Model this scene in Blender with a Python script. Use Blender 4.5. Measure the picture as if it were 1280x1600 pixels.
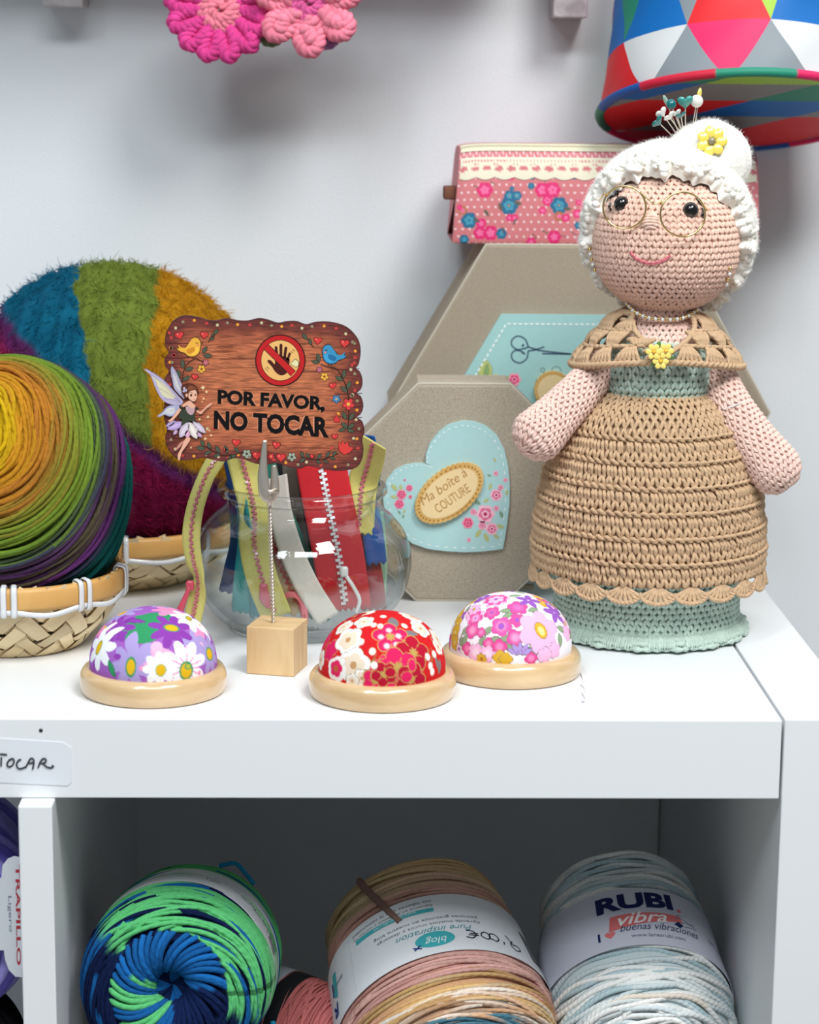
import bpy, math, random
import numpy as np
from mathutils import Matrix, Vector
from mathutils.geometry import tessellate_polygon

# ------------------------------------------------------------------ camera
# world: x right, y away from the camera, z up; script units are centimetres,
# written to the scene in metres (CM).  Origin: right front corner of the top board.
CM = 0.01
SC = bpy.context.scene
for o in list(bpy.data.objects): bpy.data.objects.remove(o)
CAM = np.array([-20.0123, -99.6379, 29.5882]); FOC = 3523.61
_p, _y, _r = .1968, .0272, .0101
_f = np.array([math.sin(_y)*math.cos(_p), math.cos(_y)*math.cos(_p), -math.sin(_p)])
_rt = np.array([math.cos(_y), -math.sin(_y), 0.]); _up = np.cross(_rt, _f)
_rt, _up = math.cos(_r)*_rt+math.sin(_r)*_up, -math.sin(_r)*_rt+math.cos(_r)*_up
cd = bpy.data.cameras.new('camera'); cam = bpy.data.objects.new('camera', cd)
SC.collection.objects.link(cam); SC.camera = cam
cam.matrix_world = Matrix([[_rt[i], _up[i], -_f[i], CAM[i]*CM] for i in range(3)]+[[0, 0, 0, 1]])
cd.sensor_fit = 'HORIZONTAL'; cd.sensor_width = 36; cd.lens = FOC/1280*36
cd.clip_start = .05; cd.clip_end = 50
cd.dof.use_dof = True; cd.dof.focus_distance = 1.13; cd.dof.aperture_fstop = 14

# ------------------------------------------------------------------ light
w = bpy.data.worlds.new('shop'); SC.world = w; w.use_nodes = True
w.node_tree.nodes['Background'].inputs[0].default_value = (.82, .92, 1, 1)
w.node_tree.nodes['Background'].inputs[1].default_value = .22
def area(name, loc, target, sx, sy, power, col=(1, 1, 1)):
    l = bpy.data.lights.new(name, 'AREA'); l.shape = 'RECTANGLE'; l.size = sx*CM; l.size_y = sy*CM
    l.energy = power; l.color = col
    o = bpy.data.objects.new(name, l); SC.collection.objects.link(o)
    o.location = Vector(loc)*CM
    o.rotation_euler = (Vector(target)-Vector(loc)).to_track_quat('-Z', 'Y').to_euler()
    return o
area('ceiling_lamp_right_offscreen', (52, -90, 178), (-14, 12, 0), 60, 60, 30, (1, .99, .975))
area('ceiling_lamp_left_offscreen', (-85, -120, 175), (-16, 12, 0), 30, 120, 15, (.82, .93, 1))
area('ceiling_lamp_front_offscreen', (-15, -165, 175), (-16, 12, -10), 120, 30, 19, (.93, .98, 1))
SC.view_settings.view_transform = 'Standard'; SC.view_settings.look = 'None'
SC.view_settings.gamma = 1; SC.view_settings.use_curve_mapping = False
SC.view_settings.exposure = 0.07

# ------------------------------------------------------------------ helpers
rng = np.random.default_rng(7); random.seed(7)
PI = math.pi
def ray(px, py): return _f+_rt*(px-640)/FOC-_up*(py-800)/FOC
def W(px, py, Y): d = ray(px, py); return CAM+d*(Y-CAM[1])/d[1]           # pixel on the upright plane y = Y
def onplane(px, py, p0, n): d = ray(px, py); return CAM+d*(np.dot(np.asarray(p0)-CAM, n)/np.dot(d, n))
def onball(px, py, c, r):
    r = np.ones(3)*r; d = ray(px, py)/r; o = (CAM-np.asarray(c))/r
    A = d@d; B = o@d; D = B*B-A*(o@o-1)
    t = (-B-math.sqrt(D))/A if D > 0 else -B/A
    p = o+d*t; p = p/np.linalg.norm(p)
    return p*r+np.asarray(c)
def lin(c):
    c = np.asarray(c, float)/255.
    return np.where(c <= .04045, c/12.92, ((c+.055)/1.055)**2.4)
def nrm(v): return v/np.maximum(np.linalg.norm(v, axis=-1, keepdims=True), 1e-12)
def lerp(a, b, t): return a+(b-a)*t
def ss(e0, e1, x): t = np.clip((x-e0)/(e1-e0), 0, 1); return t*t*(3-2*t)
def catmull(pts, n, closed=False):
    P = np.asarray(pts, float); m = len(P)
    if closed: idx = lambda i: P[i % m]; segs = m
    else: idx = lambda i: P[min(max(i, 0), m-1)]; segs = m-1
    t = np.linspace(0, segs, n, endpoint=not closed); out = []
    for x in t:
        i = min(int(x), segs-1); u = x-i
        a, b, c, d = idx(i-1), idx(i), idx(i+1), idx(i+2)
        out.append(.5*((2*b)+(-a+c)*u+(2*a-5*b+4*c-d)*u*u+(-a+3*b-3*c+d)*u**3))
    return np.array(out)

# cheap smooth pseudo-noise on points (sum of sines), about -1..1
_nk = np.random.default_rng(3)
_NK = [(nrm(_nk.normal(size=3)), _nk.uniform(.7, 1.6), _nk.uniform(0, 7)) for _ in range(10)]
def noise(P, s):
    a = 0
    for k, f, ph in _NK: a = a+np.sin((P@k)*f*s*2+ph+1.3*np.sin((P@k[::-1])*s*f+ph))
    return a/4.2

class MB:
    def __init__(self): self.V = []; self.F = []; self.C = []; self.T = []; self.n = 0
    def add(self, V, faces, col=None, tw=None, mat=0):
        V = np.asarray(V, float).reshape(-1, 3); k = len(V)
        if not isinstance(faces, list) or (len(faces) and not hasattr(faces[0], '__len__')): faces = [faces]
        groups = {}
        for f in faces:
            f = np.asarray(f, int)
            if f.ndim == 1: f = f[None]
            if len(f): groups.setdefault(f.shape[1], []).append(f)
        for kk, fs in groups.items(): self.F.append((np.concatenate(fs)+self.n, mat))
        c = np.ones((k, 3))*(1 if col is None else np.asarray(col, float)); self.C.append(c)
        self.T.append(np.zeros((k, 3)) if tw is None else tw)
        self.V.append(V); self.n += k; return self
    def build(self, name, mats, parent=None, origin=None, smooth=True):
        V = np.concatenate(self.V); o = np.zeros(3) if origin is None else np.asarray(origin, float)
        if parent is not None: o = np.array(parent['_o'])
        V = (V-o)*CM
        me = bpy.data.meshes.new(name)
        me.vertices.add(len(V)); me.vertices.foreach_set('co', V.astype(np.float32).ravel())
        L = np.concatenate([f.ravel() for f, m in self.F]); tot = np.concatenate([np.full(len(f), f.shape[1]) for f, m in self.F])
        me.loops.add(len(L)); me.loops.foreach_set('vertex_index', L.astype(np.int32))
        me.polygons.add(len(tot)); me.polygons.foreach_set('loop_start', np.concatenate([[0], np.cumsum(tot)[:-1]]).astype(np.int32))
        me.polygons.foreach_set('material_index', np.concatenate([np.full(len(f), m) for f, m in self.F]).astype(np.int32))
        me.polygons.foreach_set('use_smooth', np.full(len(tot), bool(smooth)))
        if not isinstance(mats, (list, tuple)): mats = [mats]
        for m in mats: me.materials.append(m)
        if any(m.get('usecol') for m in mats):
            a = me.attributes.new('Col', 'FLOAT_COLOR', 'POINT'); C = np.concatenate(self.C)
            a.data.foreach_set('color', np.concatenate([C, np.ones((len(C), 1))], 1).astype(np.float32).ravel())
        if any(m.get('usetw') for m in mats):
            a = me.attributes.new('tw', 'FLOAT_VECTOR', 'POINT'); a.data.foreach_set('vector', np.concatenate(self.T).astype(np.float32).ravel())
        me.update(calc_edges=True); me.validate()
        ob = bpy.data.objects.new(name, me); SC.collection.objects.link(ob)
        ob['_o'] = o.tolist()
        if parent is not None: ob.parent = parent
        else: ob.location = Vector(o)*CM
        return ob
def thing(name, o, label, cat, group=None):
    e = bpy.data.objects.new(name, None); SC.collection.objects.link(e); e.empty_display_size = .01
    e.location = Vector(o)*CM; e['_o'] = [float(x) for x in o]; return tag(e, label, cat, group)
def tag(o, label, cat=None, group=None):
    if label: o['label'] = label
    if cat: o['category'] = cat
    if group: o['group'] = group
    return o
def struct(o, label=None, cat=None):
    o['kind'] = 'structure'
    return tag(o, label, cat)
def stuff(o): o['kind'] = 'stuff'; return o
def dup(root, loc_cm, rot=None, label=None, group=None):
    r = root.copy(); SC.collection.objects.link(r); r.location = Vector(loc_cm)*CM
    if rot: r.rotation_euler = rot
    if label: r['label'] = label
    if group: r['group'] = group
    for ch in root.children:
        c = ch.copy(); SC.collection.objects.link(c); c.parent = r
        for g in ch.children: d = g.copy(); SC.collection.objects.link(d); d.parent = c
    return r

# ---- geometry builders (all return V, faces[, tw])
def tubes(P, R, sides=6, N=None, closed=False, flat=None, caps=False):
    """n tubes of s points: P [n,s,3], R broadcast to [n,s]; flat = (scale along N, scale across)."""
    P = np.asarray(P, float)
    if P.ndim == 2: P = P[None]
    n, s, _ = P.shape; R = np.broadcast_to(np.asarray(R, float), (n, s))
    if closed: T = np.roll(P, -1, 1)-np.roll(P, 1, 1)
    else: T = np.gradient(P, axis=1)
    T = nrm(T)
    if N is None:
        N = np.empty_like(P); a = np.where(np.abs(T[:, 0, 2:3]) < .8, np.array([[0, 0, 1.]]), np.array([[1., 0, 0]]))
        c = nrm(a-T[:, 0]*(T[:, 0]*a).sum(-1, keepdims=True)); N[:, 0] = c
        for i in range(1, s):
            c = nrm(c-T[:, i]*(T[:, i]*c).sum(-1, keepdims=True)); N[:, i] = c
    else: N = np.broadcast_to(N, P.shape)
    B = nrm(np.cross(T, N)); N2 = np.cross(B, T)
    a = np.arange(sides)*2*PI/sides; ca, sa = np.cos(a), np.sin(a)
    fn, fb = flat if flat is not None else (1, 1)
    V = P[:, :, None]+R[:, :, None, None]*(N2[:, :, None]*(ca*fn)[None, None, :, None]+B[:, :, None]*(sa*fb)[None, None, :, None])
    V = V.reshape(-1, 3)
    m = s if closed else s-1
    i = np.arange(m)[:, None]; j = np.arange(sides)[None]; i2 = (i+1) % s; j2 = (j+1) % sides
    q = np.stack([i*sides+j, i*sides+j2, i2*sides+j2, i2*sides+j], -1).reshape(-1, 4)
    F = (q[None]+(np.arange(n)*s*sides)[:, None, None]).reshape(-1, 4)
    faces = [F]
    if caps and not closed:
        b = (np.arange(n)*s*sides)[:, None]
        faces += [(np.arange(sides)[::-1])[None]+b, (np.arange(sides)+(s-1)*sides)[None]+b]
    d = np.linalg.norm(np.diff(P, axis=1), axis=-1); al = np.concatenate([np.zeros((n, 1)), np.cumsum(d, 1)], 1)
    tw = np.stack(np.broadcast_arrays(ca[None, None], sa[None, None], al[:, :, None]), -1).reshape(-1, 3)
    return V, faces, tw
def rep(c, s, sides):            # colours [n,s,3] or [n,3] -> per tube vertex
    c = np.asarray(c, float)
    if c.ndim == 2: c = np.repeat(c[:, None], s, 1)
    return np.repeat(c[:, :, None], sides, 2).reshape(-1, 3)
def grid(P, closeu=False, closev=False, flip=False):
    P = np.asarray(P, float); a, b, _ = P.shape
    i = np.arange(a if closeu else a-1)[:, None]; j = np.arange(b if closev else b-1)[None]
    i2 = (i+1) % a; j2 = (j+1) % b
    q = np.stack([i*b+j, i2*b+j, i2*b+j2, i*b+j2], -1).reshape(-1, 4)
    if flip: q = q[:, ::-1]
    return P.reshape(-1, 3), q
def lathe(prof, c=(0, 0, 0), n=64):
    """prof [(r,z)] bottom to top (outer side going up) about a vertical axis at c."""
    pr = np.asarray(prof, float); a = np.arange(n)*2*PI/n
    P = np.stack([pr[:, None, 0]*np.cos(a), pr[:, None, 0]*np.sin(a), np.broadcast_to(pr[:, None, 1], (len(pr), n))], -1)+np.asarray(c)
    return grid(P, closev=True, flip=True)
def box(c, s, bev=.0, rot=0, seg=2):
    """bevelled box centred at c, size s, turned by rot about z."""
    s = np.asarray(s, float)/2; b = min(bev, s.min()*.99)
    if b <= 0:
        V = np.array([[x, y, z] for x in (-1, 1) for y in (-1, 1) for z in (-1, 1)])*s
        F = [[0, 1, 3, 2], [4, 6, 7, 5], [0, 4, 5, 1], [2, 3, 7, 6], [0, 2, 6, 4], [1, 5, 7, 3]]
    else:
        k = [-1]+[-1+0]*0; lv = [(-s, -1), (s, 1)]
        ax = []
        for d in range(3): ax.append(np.array([-s[d]]+[-s[d]+b]+[s[d]-b]+[s[d]]))
        V = []; idx = {}
        def vid(p):
            key = tuple(np.round(p, 6))
            if key not in idx: idx[key] = len(V); V.append(p)
            return idx[key]
        F = []
        for d in range(3):
            u, v = (d+1) % 3, (d+2) % 3
            for sg in (-1, 1):
                for i in range(3):
                    for j in range(3):
                        q = []
                        for (a, e) in ((i, j), (i+1, j), (i+1, j+1), (i, j+1)):
                            p = np.zeros(3); p[d] = sg*s[d]; p[u] = ax[u][a]; p[v] = ax[v][e]; q.append(p)
                        if sg < 0: q = q[::-1]
                        F.append([vid(p) for p in q])
        V = np.array(V); core = np.clip(V, -(s-b), s-b); d = V-core; V = core+nrm(d)*b
    V = np.asarray(V, float); c_, s_ = math.cos(rot), math.sin(rot)
    V = np.stack([V[:, 0]*c_-V[:, 1]*s_, V[:, 0]*s_+V[:, 1]*c_, V[:, 2]], -1)
    return V+np.asarray(c), [np.array(F)]
def ball(c, r, nu=20, nv=12):
    u = np.arange(nu)*2*PI/nu; v = np.linspace(-PI/2, PI/2, nv)
    P = np.stack([np.cos(v)[:, None]*np.cos(u), np.cos(v)[:, None]*np.sin(u), np.broadcast_to(np.sin(v)[:, None], (nv, nu))], -1)*(np.ones(3)*r)+np.asarray(c)
    return grid(P, closev=True, flip=True)
def tess(poly):
    return np.array(tessellate_polygon([[Vector((float(a), float(b), 0)) for a, b in poly]]), int)
def slab(poly3, nrml, th):
    """flat outline (list of 3d points) extruded backwards along -nrml by th, front face at the outline."""
    P = np.asarray(poly3, float); n = np.asarray(nrml, float); n = n/np.linalg.norm(n)
    u = nrm(P[1]-P[0]); v = np.cross(n, u); k = len(P)
    t = tess(np.stack([(P-P[0])@u, (P-P[0])@v], -1))
    # orient
    a, b, c = P[t[0]]
    if np.dot(np.cross(b-a, c-a), n) < 0: t = t[:, ::-1]
    i = np.arange(k); j = (i+1) % k
    area2 = sum(np.dot(np.cross(P[i_]-P[0], P[(i_+1) % k]-P[0]), n) for i_ in range(k))
    side = np.stack([i, i+k, j+k, j], -1) if area2 > 0 else np.stack([i, j, j+k, i+k], -1)
    return np.concatenate([P, P-n*th]), [t, t[:, ::-1]+k, side]
_tc = {}
def text2d(s, bold=0., shear=0.):
    """outline of a string with the built-in font -> 2d verts in 0..1 box, tris, aspect."""
    key = (s, bold, shear)
    if key in _tc: return _tc[key]
    c = bpy.data.curves.new('t', 'FONT'); c.body = s; c.offset = bold; c.shear = shear; c.resolution_u = 3; c.fill_mode = 'FRONT'
    o = bpy.data.objects.new('t', c); SC.collection.objects.link(o)
    dg = bpy.context.evaluated_depsgraph_get(); me = bpy.data.meshes.new_from_object(o.evaluated_get(dg))
    V = np.array([v.co[:2] for v in me.vertices]); me.calc_loop_triangles()
    T = np.array([t.vertices[:] for t in me.loop_triangles])
    bpy.data.objects.remove(o); bpy.data.curves.remove(c); bpy.data.meshes.remove(me)
    lo, hi = V.min(0), V.max(0); asp = (hi[0]-lo[0])/(hi[1]-lo[1])
    _tc[key] = ((V-lo)/(hi-lo), T, asp); return _tc[key]
def split_long(V2, T, L):
    V = [tuple(v) for v in V2]; out = []; st = [tuple(t) for t in T]; mid = {}
    while st:
        a, b, c = st.pop(); P = [np.array(V[i]) for i in (a, b, c)]
        e = [np.hypot(*(P[i]-P[(i+1) % 3])) for i in range(3)]; k = int(np.argmax(e))
        if e[k] < L: out.append((a, b, c)); continue
        t = (a, b, c); i, j, o = t[k], t[(k+1) % 3], t[(k+2) % 3]; key = (min(i, j), max(i, j))
        if key not in mid: mid[key] = len(V); V.append(tuple((np.array(V[i])+np.array(V[j]))/2))
        m = mid[key]; st += [(i, m, o), (m, j, o)]
    return np.array(V), np.array(out)
def stroke2d(pts, wd):
    """flat ribbon along a 2d polyline -> verts, quads"""
    P = np.asarray(pts, float); T = nrm(np.gradient(P, axis=0)); n = np.stack([-T[:, 1], T[:, 0]], -1)*wd/2
    k = len(P); V = np.concatenate([P+n, P-n]); i = np.arange(k-1)
    return V, np.stack([i, i+1, i+1+k, i+k], -1)
def loops_stroke(pts, n=24): return catmull(pts, n)

# ------------------------------------------------------------------ materials
def newmat(name):
    m = bpy.data.materials.new(name); m.use_nodes = True; nt = m.node_tree
    return m, nt, nt.nodes['Principled BSDF']
def N(nt, t, **k):
    n = nt.nodes.new(t)
    for a, b in k.items(): setattr(n, a, b)
    return n
def mat(name, col=(200, 200, 200), rough=.5, metal=0., usecol=False, var=.0, vscale=300., stretch=(1, 1, 1), bump=0., bscale=400., bstretch=(1, 1, 1),
        sheen=0., coat=0., spec=.5, twist=None, trans=0., sss=0.):
    """col sRGB; var = noise variation of the colour; bump in metres; twist=(plies, turns per cm, depth) for plied yarn."""
    m, nt, b = newmat(name); L = nt.links.new
    b.inputs['Roughness'].default_value = rough; b.inputs['Metallic'].default_value = metal
    b.inputs['Specular IOR Level'].default_value = spec
    b.inputs['Sheen Weight'].default_value = sheen; b.inputs['Coat Weight'].default_value = coat; b.inputs['Coat Roughness'].default_value = .12
    if sheen: b.inputs['Sheen Roughness'].default_value = .5
    c4 = tuple(lin(col))+(1,)
    b.inputs['Base Color'].default_value = c4
    if usecol:
        m['usecol'] = 1; at = N(nt, 'ShaderNodeAttribute', attribute_name='Col'); src = at.outputs['Color']; L(src, b.inputs['Base Color'])
        if sheen: L(src, b.inputs['Sheen Tint'])
    tc = N(nt, 'ShaderNodeTexCoord'); height = None
    if var:
        mp = N(nt, 'ShaderNodeMapping'); mp.inputs['Scale'].default_value = stretch; L(tc.outputs['Object'], mp.inputs[0])
        no = N(nt, 'ShaderNodeTexNoise'); no.inputs['Scale'].default_value = vscale; no.inputs['Detail'].default_value = 4; L(mp.outputs[0], no.inputs['Vector'])
        mr = N(nt, 'ShaderNodeMapRange'); mr.inputs[1].default_value = .25; mr.inputs[2].default_value = .75
        mr.inputs[3].default_value = 1-var; mr.inputs[4].default_value = 1+var; L(no.outputs[0], mr.inputs[0])
        mx = N(nt, 'ShaderNodeMix', data_type='RGBA', blend_type='MULTIPLY'); mx.inputs[0].default_value = 1
        if usecol: L(src, mx.inputs[6])
        else: mx.inputs[6].default_value = c4
        L(mr.outputs[0], mx.inputs[7]); L(mx.outputs[2], b.inputs['Base Color'])
    if twist:
        m['usetw'] = 1; pl, tn, dp = twist
        at2 = N(nt, 'ShaderNodeAttribute', attribute_name='tw'); sp = N(nt, 'ShaderNodeSeparateXYZ'); L(at2.outputs['Vector'], sp.inputs[0])
        an = N(nt, 'ShaderNodeMath', operation='ARCTAN2'); L(sp.outputs[1], an.inputs[0]); L(sp.outputs[0], an.inputs[1])
        m1 = N(nt, 'ShaderNodeMath', operation='MULTIPLY'); m1.inputs[1].default_value = pl; L(an.outputs[0], m1.inputs[0])
        m2 = N(nt, 'ShaderNodeMath', operation='MULTIPLY_ADD'); m2.inputs[1].default_value = tn*2*PI; L(sp.outputs[2], m2.inputs[0]); L(m1.outputs[0], m2.inputs[2])
        si = N(nt, 'ShaderNodeMath', operation='SINE'); L(m2.outputs[0], si.inputs[0])
        bp = N(nt, 'ShaderNodeBump'); bp.inputs['Strength'].default_value = 1; bp.inputs['Distance'].default_value = dp
        L(si.outputs[0], bp.inputs['Height']); height = bp
    if bump:
        mp = N(nt, 'ShaderNodeMapping'); mp.inputs['Scale'].default_value = bstretch; L(tc.outputs['Object'], mp.inputs[0])
        no = N(nt, 'ShaderNodeTexNoise'); no.inputs['Scale'].default_value = bscale; no.inputs['Detail'].default_value = 3; L(mp.outputs[0], no.inputs['Vector'])
        bp = N(nt, 'ShaderNodeBump'); bp.inputs['Strength'].default_value = 1; bp.inputs['Distance'].default_value = bump
        L(no.outputs[0], bp.inputs['Height'])
        if height: L(height.outputs[0], bp.inputs['Normal'])
        height = bp
    if height: L(height.outputs[0], b.inputs['Normal'])
    if sss: b.inputs['Subsurface Weight'].default_value = sss; b.inputs['Subsurface Radius'].default_value = (.003, .002, .0015)
    return m
def linen(name, col, col2, sc):
    m, nt, b = newmat(name); L = nt.links.new; tc = N(nt, 'ShaderNodeTexCoord'); b.inputs['Roughness'].default_value = .9; b.inputs['Specular IOR Level'].default_value = .2
    w1 = N(nt, 'ShaderNodeTexWave', bands_direction='X'); w2 = N(nt, 'ShaderNodeTexWave', bands_direction='Z')
    for w_ in (w1, w2): w_.inputs['Scale'].default_value = sc; w_.inputs['Distortion'].default_value = 1.5; w_.inputs['Detail Scale'].default_value = 3; L(tc.outputs['Object'], w_.inputs['Vector'])
    mu = N(nt, 'ShaderNodeMath', operation='MULTIPLY'); L(w1.outputs['Fac'], mu.inputs[0]); L(w2.outputs['Fac'], mu.inputs[1])
    no = N(nt, 'ShaderNodeTexNoise'); no.inputs['Scale'].default_value = 1100; no.inputs['Detail'].default_value = 5; L(tc.outputs['Object'], no.inputs['Vector'])
    ad = N(nt, 'ShaderNodeMath', operation='ADD'); L(mu.outputs[0], ad.inputs[0]); L(no.outputs[0], ad.inputs[1])
    cr = N(nt, 'ShaderNodeValToRGB'); cr.color_ramp.elements[0].position = .35; cr.color_ramp.elements[1].position = 1.0
    cr.color_ramp.elements[0].color = tuple(lin(col2))+(1,); cr.color_ramp.elements[1].color = tuple(lin(col))+(1,)
    L(ad.outputs[0], cr.inputs[0]); L(cr.outputs[0], b.inputs['Base Color'])
    bp = N(nt, 'ShaderNodeBump'); bp.inputs['Strength'].default_value = .6; bp.inputs['Distance'].default_value = .0002; L(mu.outputs[0], bp.inputs['Height']); L(bp.outputs[0], b.inputs['Normal'])
    return m
def wood(name, c1, c2, sc=60, stretch=(1, 8, 8), rough=.45, coat=0., usecol=False):
    m, nt, b = newmat(name); L = nt.links.new; tc = N(nt, 'ShaderNodeTexCoord'); mp = N(nt, 'ShaderNodeMapping'); mp.inputs['Scale'].default_value = stretch
    L(tc.outputs['Object'], mp.inputs[0]); no = N(nt, 'ShaderNodeTexNoise'); no.inputs['Scale'].default_value = sc; no.inputs['Detail'].default_value = 6; no.inputs['Distortion'].default_value = .6
    L(mp.outputs[0], no.inputs['Vector']); cr = N(nt, 'ShaderNodeValToRGB')
    cr.color_ramp.elements[0].position = .32; cr.color_ramp.elements[1].position = .68
    cr.color_ramp.elements[0].color = tuple(lin(c1))+(1,); cr.color_ramp.elements[1].color = tuple(lin(c2))+(1,); L(no.outputs[0], cr.inputs[0])
    out = cr.outputs[0]
    if usecol:
        m['usecol'] = 1; at = N(nt, 'ShaderNodeAttribute', attribute_name='Col'); mx = N(nt, 'ShaderNodeMix', data_type='RGBA', blend_type='MULTIPLY'); mx.inputs[0].default_value = 1
        L(out, mx.inputs[6]); L(at.outputs['Color'], mx.inputs[7]); out = mx.outputs[2]
    L(out, b.inputs['Base Color']); b.inputs['Roughness'].default_value = rough; b.inputs['Coat Weight'].default_value = coat; b.inputs['Coat Roughness'].default_value = .08
    return m
def thin_glass(name, tint=(.97, .99, .985)):
    m = bpy.data.materials.new(name); m.use_nodes = True; nt = m.node_tree; L = nt.links.new
    nt.nodes.remove(nt.nodes['Principled BSDF']); out = nt.nodes['Material Output']
    tr = N(nt, 'ShaderNodeBsdfTransparent'); gl = N(nt, 'ShaderNodeBsdfGlossy'); gl.inputs['Roughness'].default_value = .03
    ly = N(nt, 'ShaderNodeLayerWeight'); ly.inputs['Blend'].default_value = .5        # facing = 1-|cos|
    pw = N(nt, 'ShaderNodeMath', operation='POWER'); pw.inputs[1].default_value = 3.2; L(ly.outputs['Facing'], pw.inputs[0])
    lw = N(nt, 'ShaderNodeMath', operation='MULTIPLY_ADD'); lw.inputs[1].default_value = .8; lw.inputs[2].default_value = .07; L(pw.outputs[0], lw.inputs[0])
    cr = N(nt, 'ShaderNodeValToRGB'); cr.color_ramp.elements[0].position = .5; cr.color_ramp.elements[0].color = tint+(1,); cr.color_ramp.elements[1].color = (.46, .52, .53, 1)
    L(ly.outputs['Facing'], cr.inputs[0]); L(cr.outputs[0], tr.inputs[0])
    mx = N(nt, 'ShaderNodeMixShader'); L(lw.outputs[0], mx.inputs[0]); L(tr.outputs[0], mx.inputs[1]); L(gl.outputs[0], mx.inputs[2]); L(mx.outputs[0], out.inputs[0])
    return m
M = {}
M['wall'] = mat('wall_paint', (225, 228, 231), .75, bump=.00025, bscale=900, spec=.2, var=.015, vscale=8)
M['white'] = mat('white_laminate', (238, 240, 242), .32, bump=.00002, bscale=1500, spec=.4)
M['floor'] = mat('grey_floor', (150, 145, 138), .5, var=.1, vscale=12)
M['yarn'] = mat('yarn', usecol=True, rough=.9, sheen=.25, spec=.15, var=.12, vscale=900, twist=(2, 2.2, .00008), bump=.0001, bscale=2500)
M['yarnfine'] = mat('yarn_fine', usecol=True, rough=.9, sheen=.3, spec=.12, var=.16, vscale=1500, twist=(2, 5, .00006), bump=.0001, bscale=3500)
M['cotton'] = mat('cotton_yarn', usecol=True, rough=.85, sheen=.2, spec=.2, var=.08, vscale=1200, twist=(2, 3.2, .0001))
M['fuzz'] = mat('yarn_fibre', usecol=True, rough=1, sheen=.4, spec=.05)
M['paint'] = mat('print', usecol=True, rough=.8, spec=.2)
M['fabric'] = mat('printed_cotton', usecol=True, rough=.85, spec=.2, bump=.00004, bscale=4500, sheen=.1)
M['satin'] = mat('printed_satin', usecol=True, rough=.55, spec=.4, bump=.00005, bscale=3500)
M['gloss'] = mat('plastic', usecol=True, rough=.18, spec=.6, coat=.3)
M['gold'] = mat('gold_wire', (240, 212, 146), .2, 1.)
M['steel'] = mat('nickel_steel', (222, 213, 200), .45, 1.)
M['paper'] = mat('white_paper', (232, 234, 238), .5, spec=.4)
M['black'] = mat('black_gloss', (8, 8, 9), .08, spec=.7, coat=.5)
M['ink'] = mat('ink', usecol=True, rough=.7)
M['glass'] = thin_glass('jar_glass')
M['linen'] = linen('linen_cloth', (200, 187, 168), (144, 132, 116), 420)
M['linen2'] = linen('kraft_linen', (182, 168, 149), (150, 137, 119), 500)
M['beech'] = wood('light_beech', (208, 172, 126), (228, 196, 150), 30, (1, 1, 5), .25, 1.)
M['pine'] = wood('pine_block', (205, 168, 118), (226, 194, 146), 45, (1, 6, .7), .55)

# ================================================================== setting
def boxobj(name, m, lo, hi, bev=.08, parent=None, origin=None):
    lo, hi = np.array(lo, float), np.array(hi, float); b = MB(); b.add(*box((lo+hi)/2, hi-lo, bev))
    return b.build(name, m, parent, origin, smooth=False)
YW = 39.2
struct(boxobj('wall_back', M['wall'], (-260, YW, -77), (200, YW+10, 200), 0))
struct(boxobj('floor', M['floor'], (-260, -230, -82), (200, YW, -77), 0))
# the white cube shelf: two columns, two rows
us = thing('shelf_unit', (-34.3, 19.5, -77), 'white laminate cube shelf unit standing against the white wall', 'shelf unit')
boxobj('top_board', M['white'], (-69.1, 0, -3.8), (0, 39, 0), .06, us)
for x0, x1 in ((.12, 3.9), (-73, -69.22)): boxobj('side_panel', M['white'], (x0, 0, -77), (x1, 39, .05), .06, us)
boxobj('bottom_board', M['white'], (-69.1, 0, -77), (0, 39, -73.2), .06, us)
boxobj('divider', M['white'], (-35.05, -1.1, -73.2), (-33.5, 39, -3.82), .07, us)
for x0, x1 in ((-33.5, .0), (-69.1, -35.05)): boxobj('shelf_board', M['white'], (x0, .2, -38.8), (x1, 39, -37.3), .06, us)
boxobj('back_panel', M['white'], (-69.1, 38.6, -73.2), (0, 39, -3.8), 0, us)
b = MB(); p = W(64, 1141, 0); b.add(*tubes([[p+[0, -.03, 0], p+[0, .02, 0]]], .09, 10, N=np.array([0, 0, 1.]), caps=True)); tag(b.build('screw_hole', M['black'], us), 'tiny dark screw hole')

# shelf on the wall above, only the lower ends of its whitewashed brackets hang into view
ws = thing('wall_shelf', (-22, YW, 30), 'whitewashed wooden wall shelf on two short brackets above the cube shelf', 'shelf')
M['wash'] = wood('whitewashed_wood', (150, 140, 142), (196, 190, 192), 90, (1, 3, 1), .8)
for px0, px1, py in ((66, 130, 11), (864, 918, 28)):
    a = W(px0, py, 36.2); c = W(px1, py, 36.2)
    tag(boxobj('bracket', M['wash'], (a[0], 36.2, a[2]), (c[0], YW-.02, a[2]+7.5), .12, ws), 'grey whitewashed wooden bracket')
boxobj('board', M['wash'], (-62, 27.5, 39.9), (-9, YW-.02, 42), .15, ws)

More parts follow.
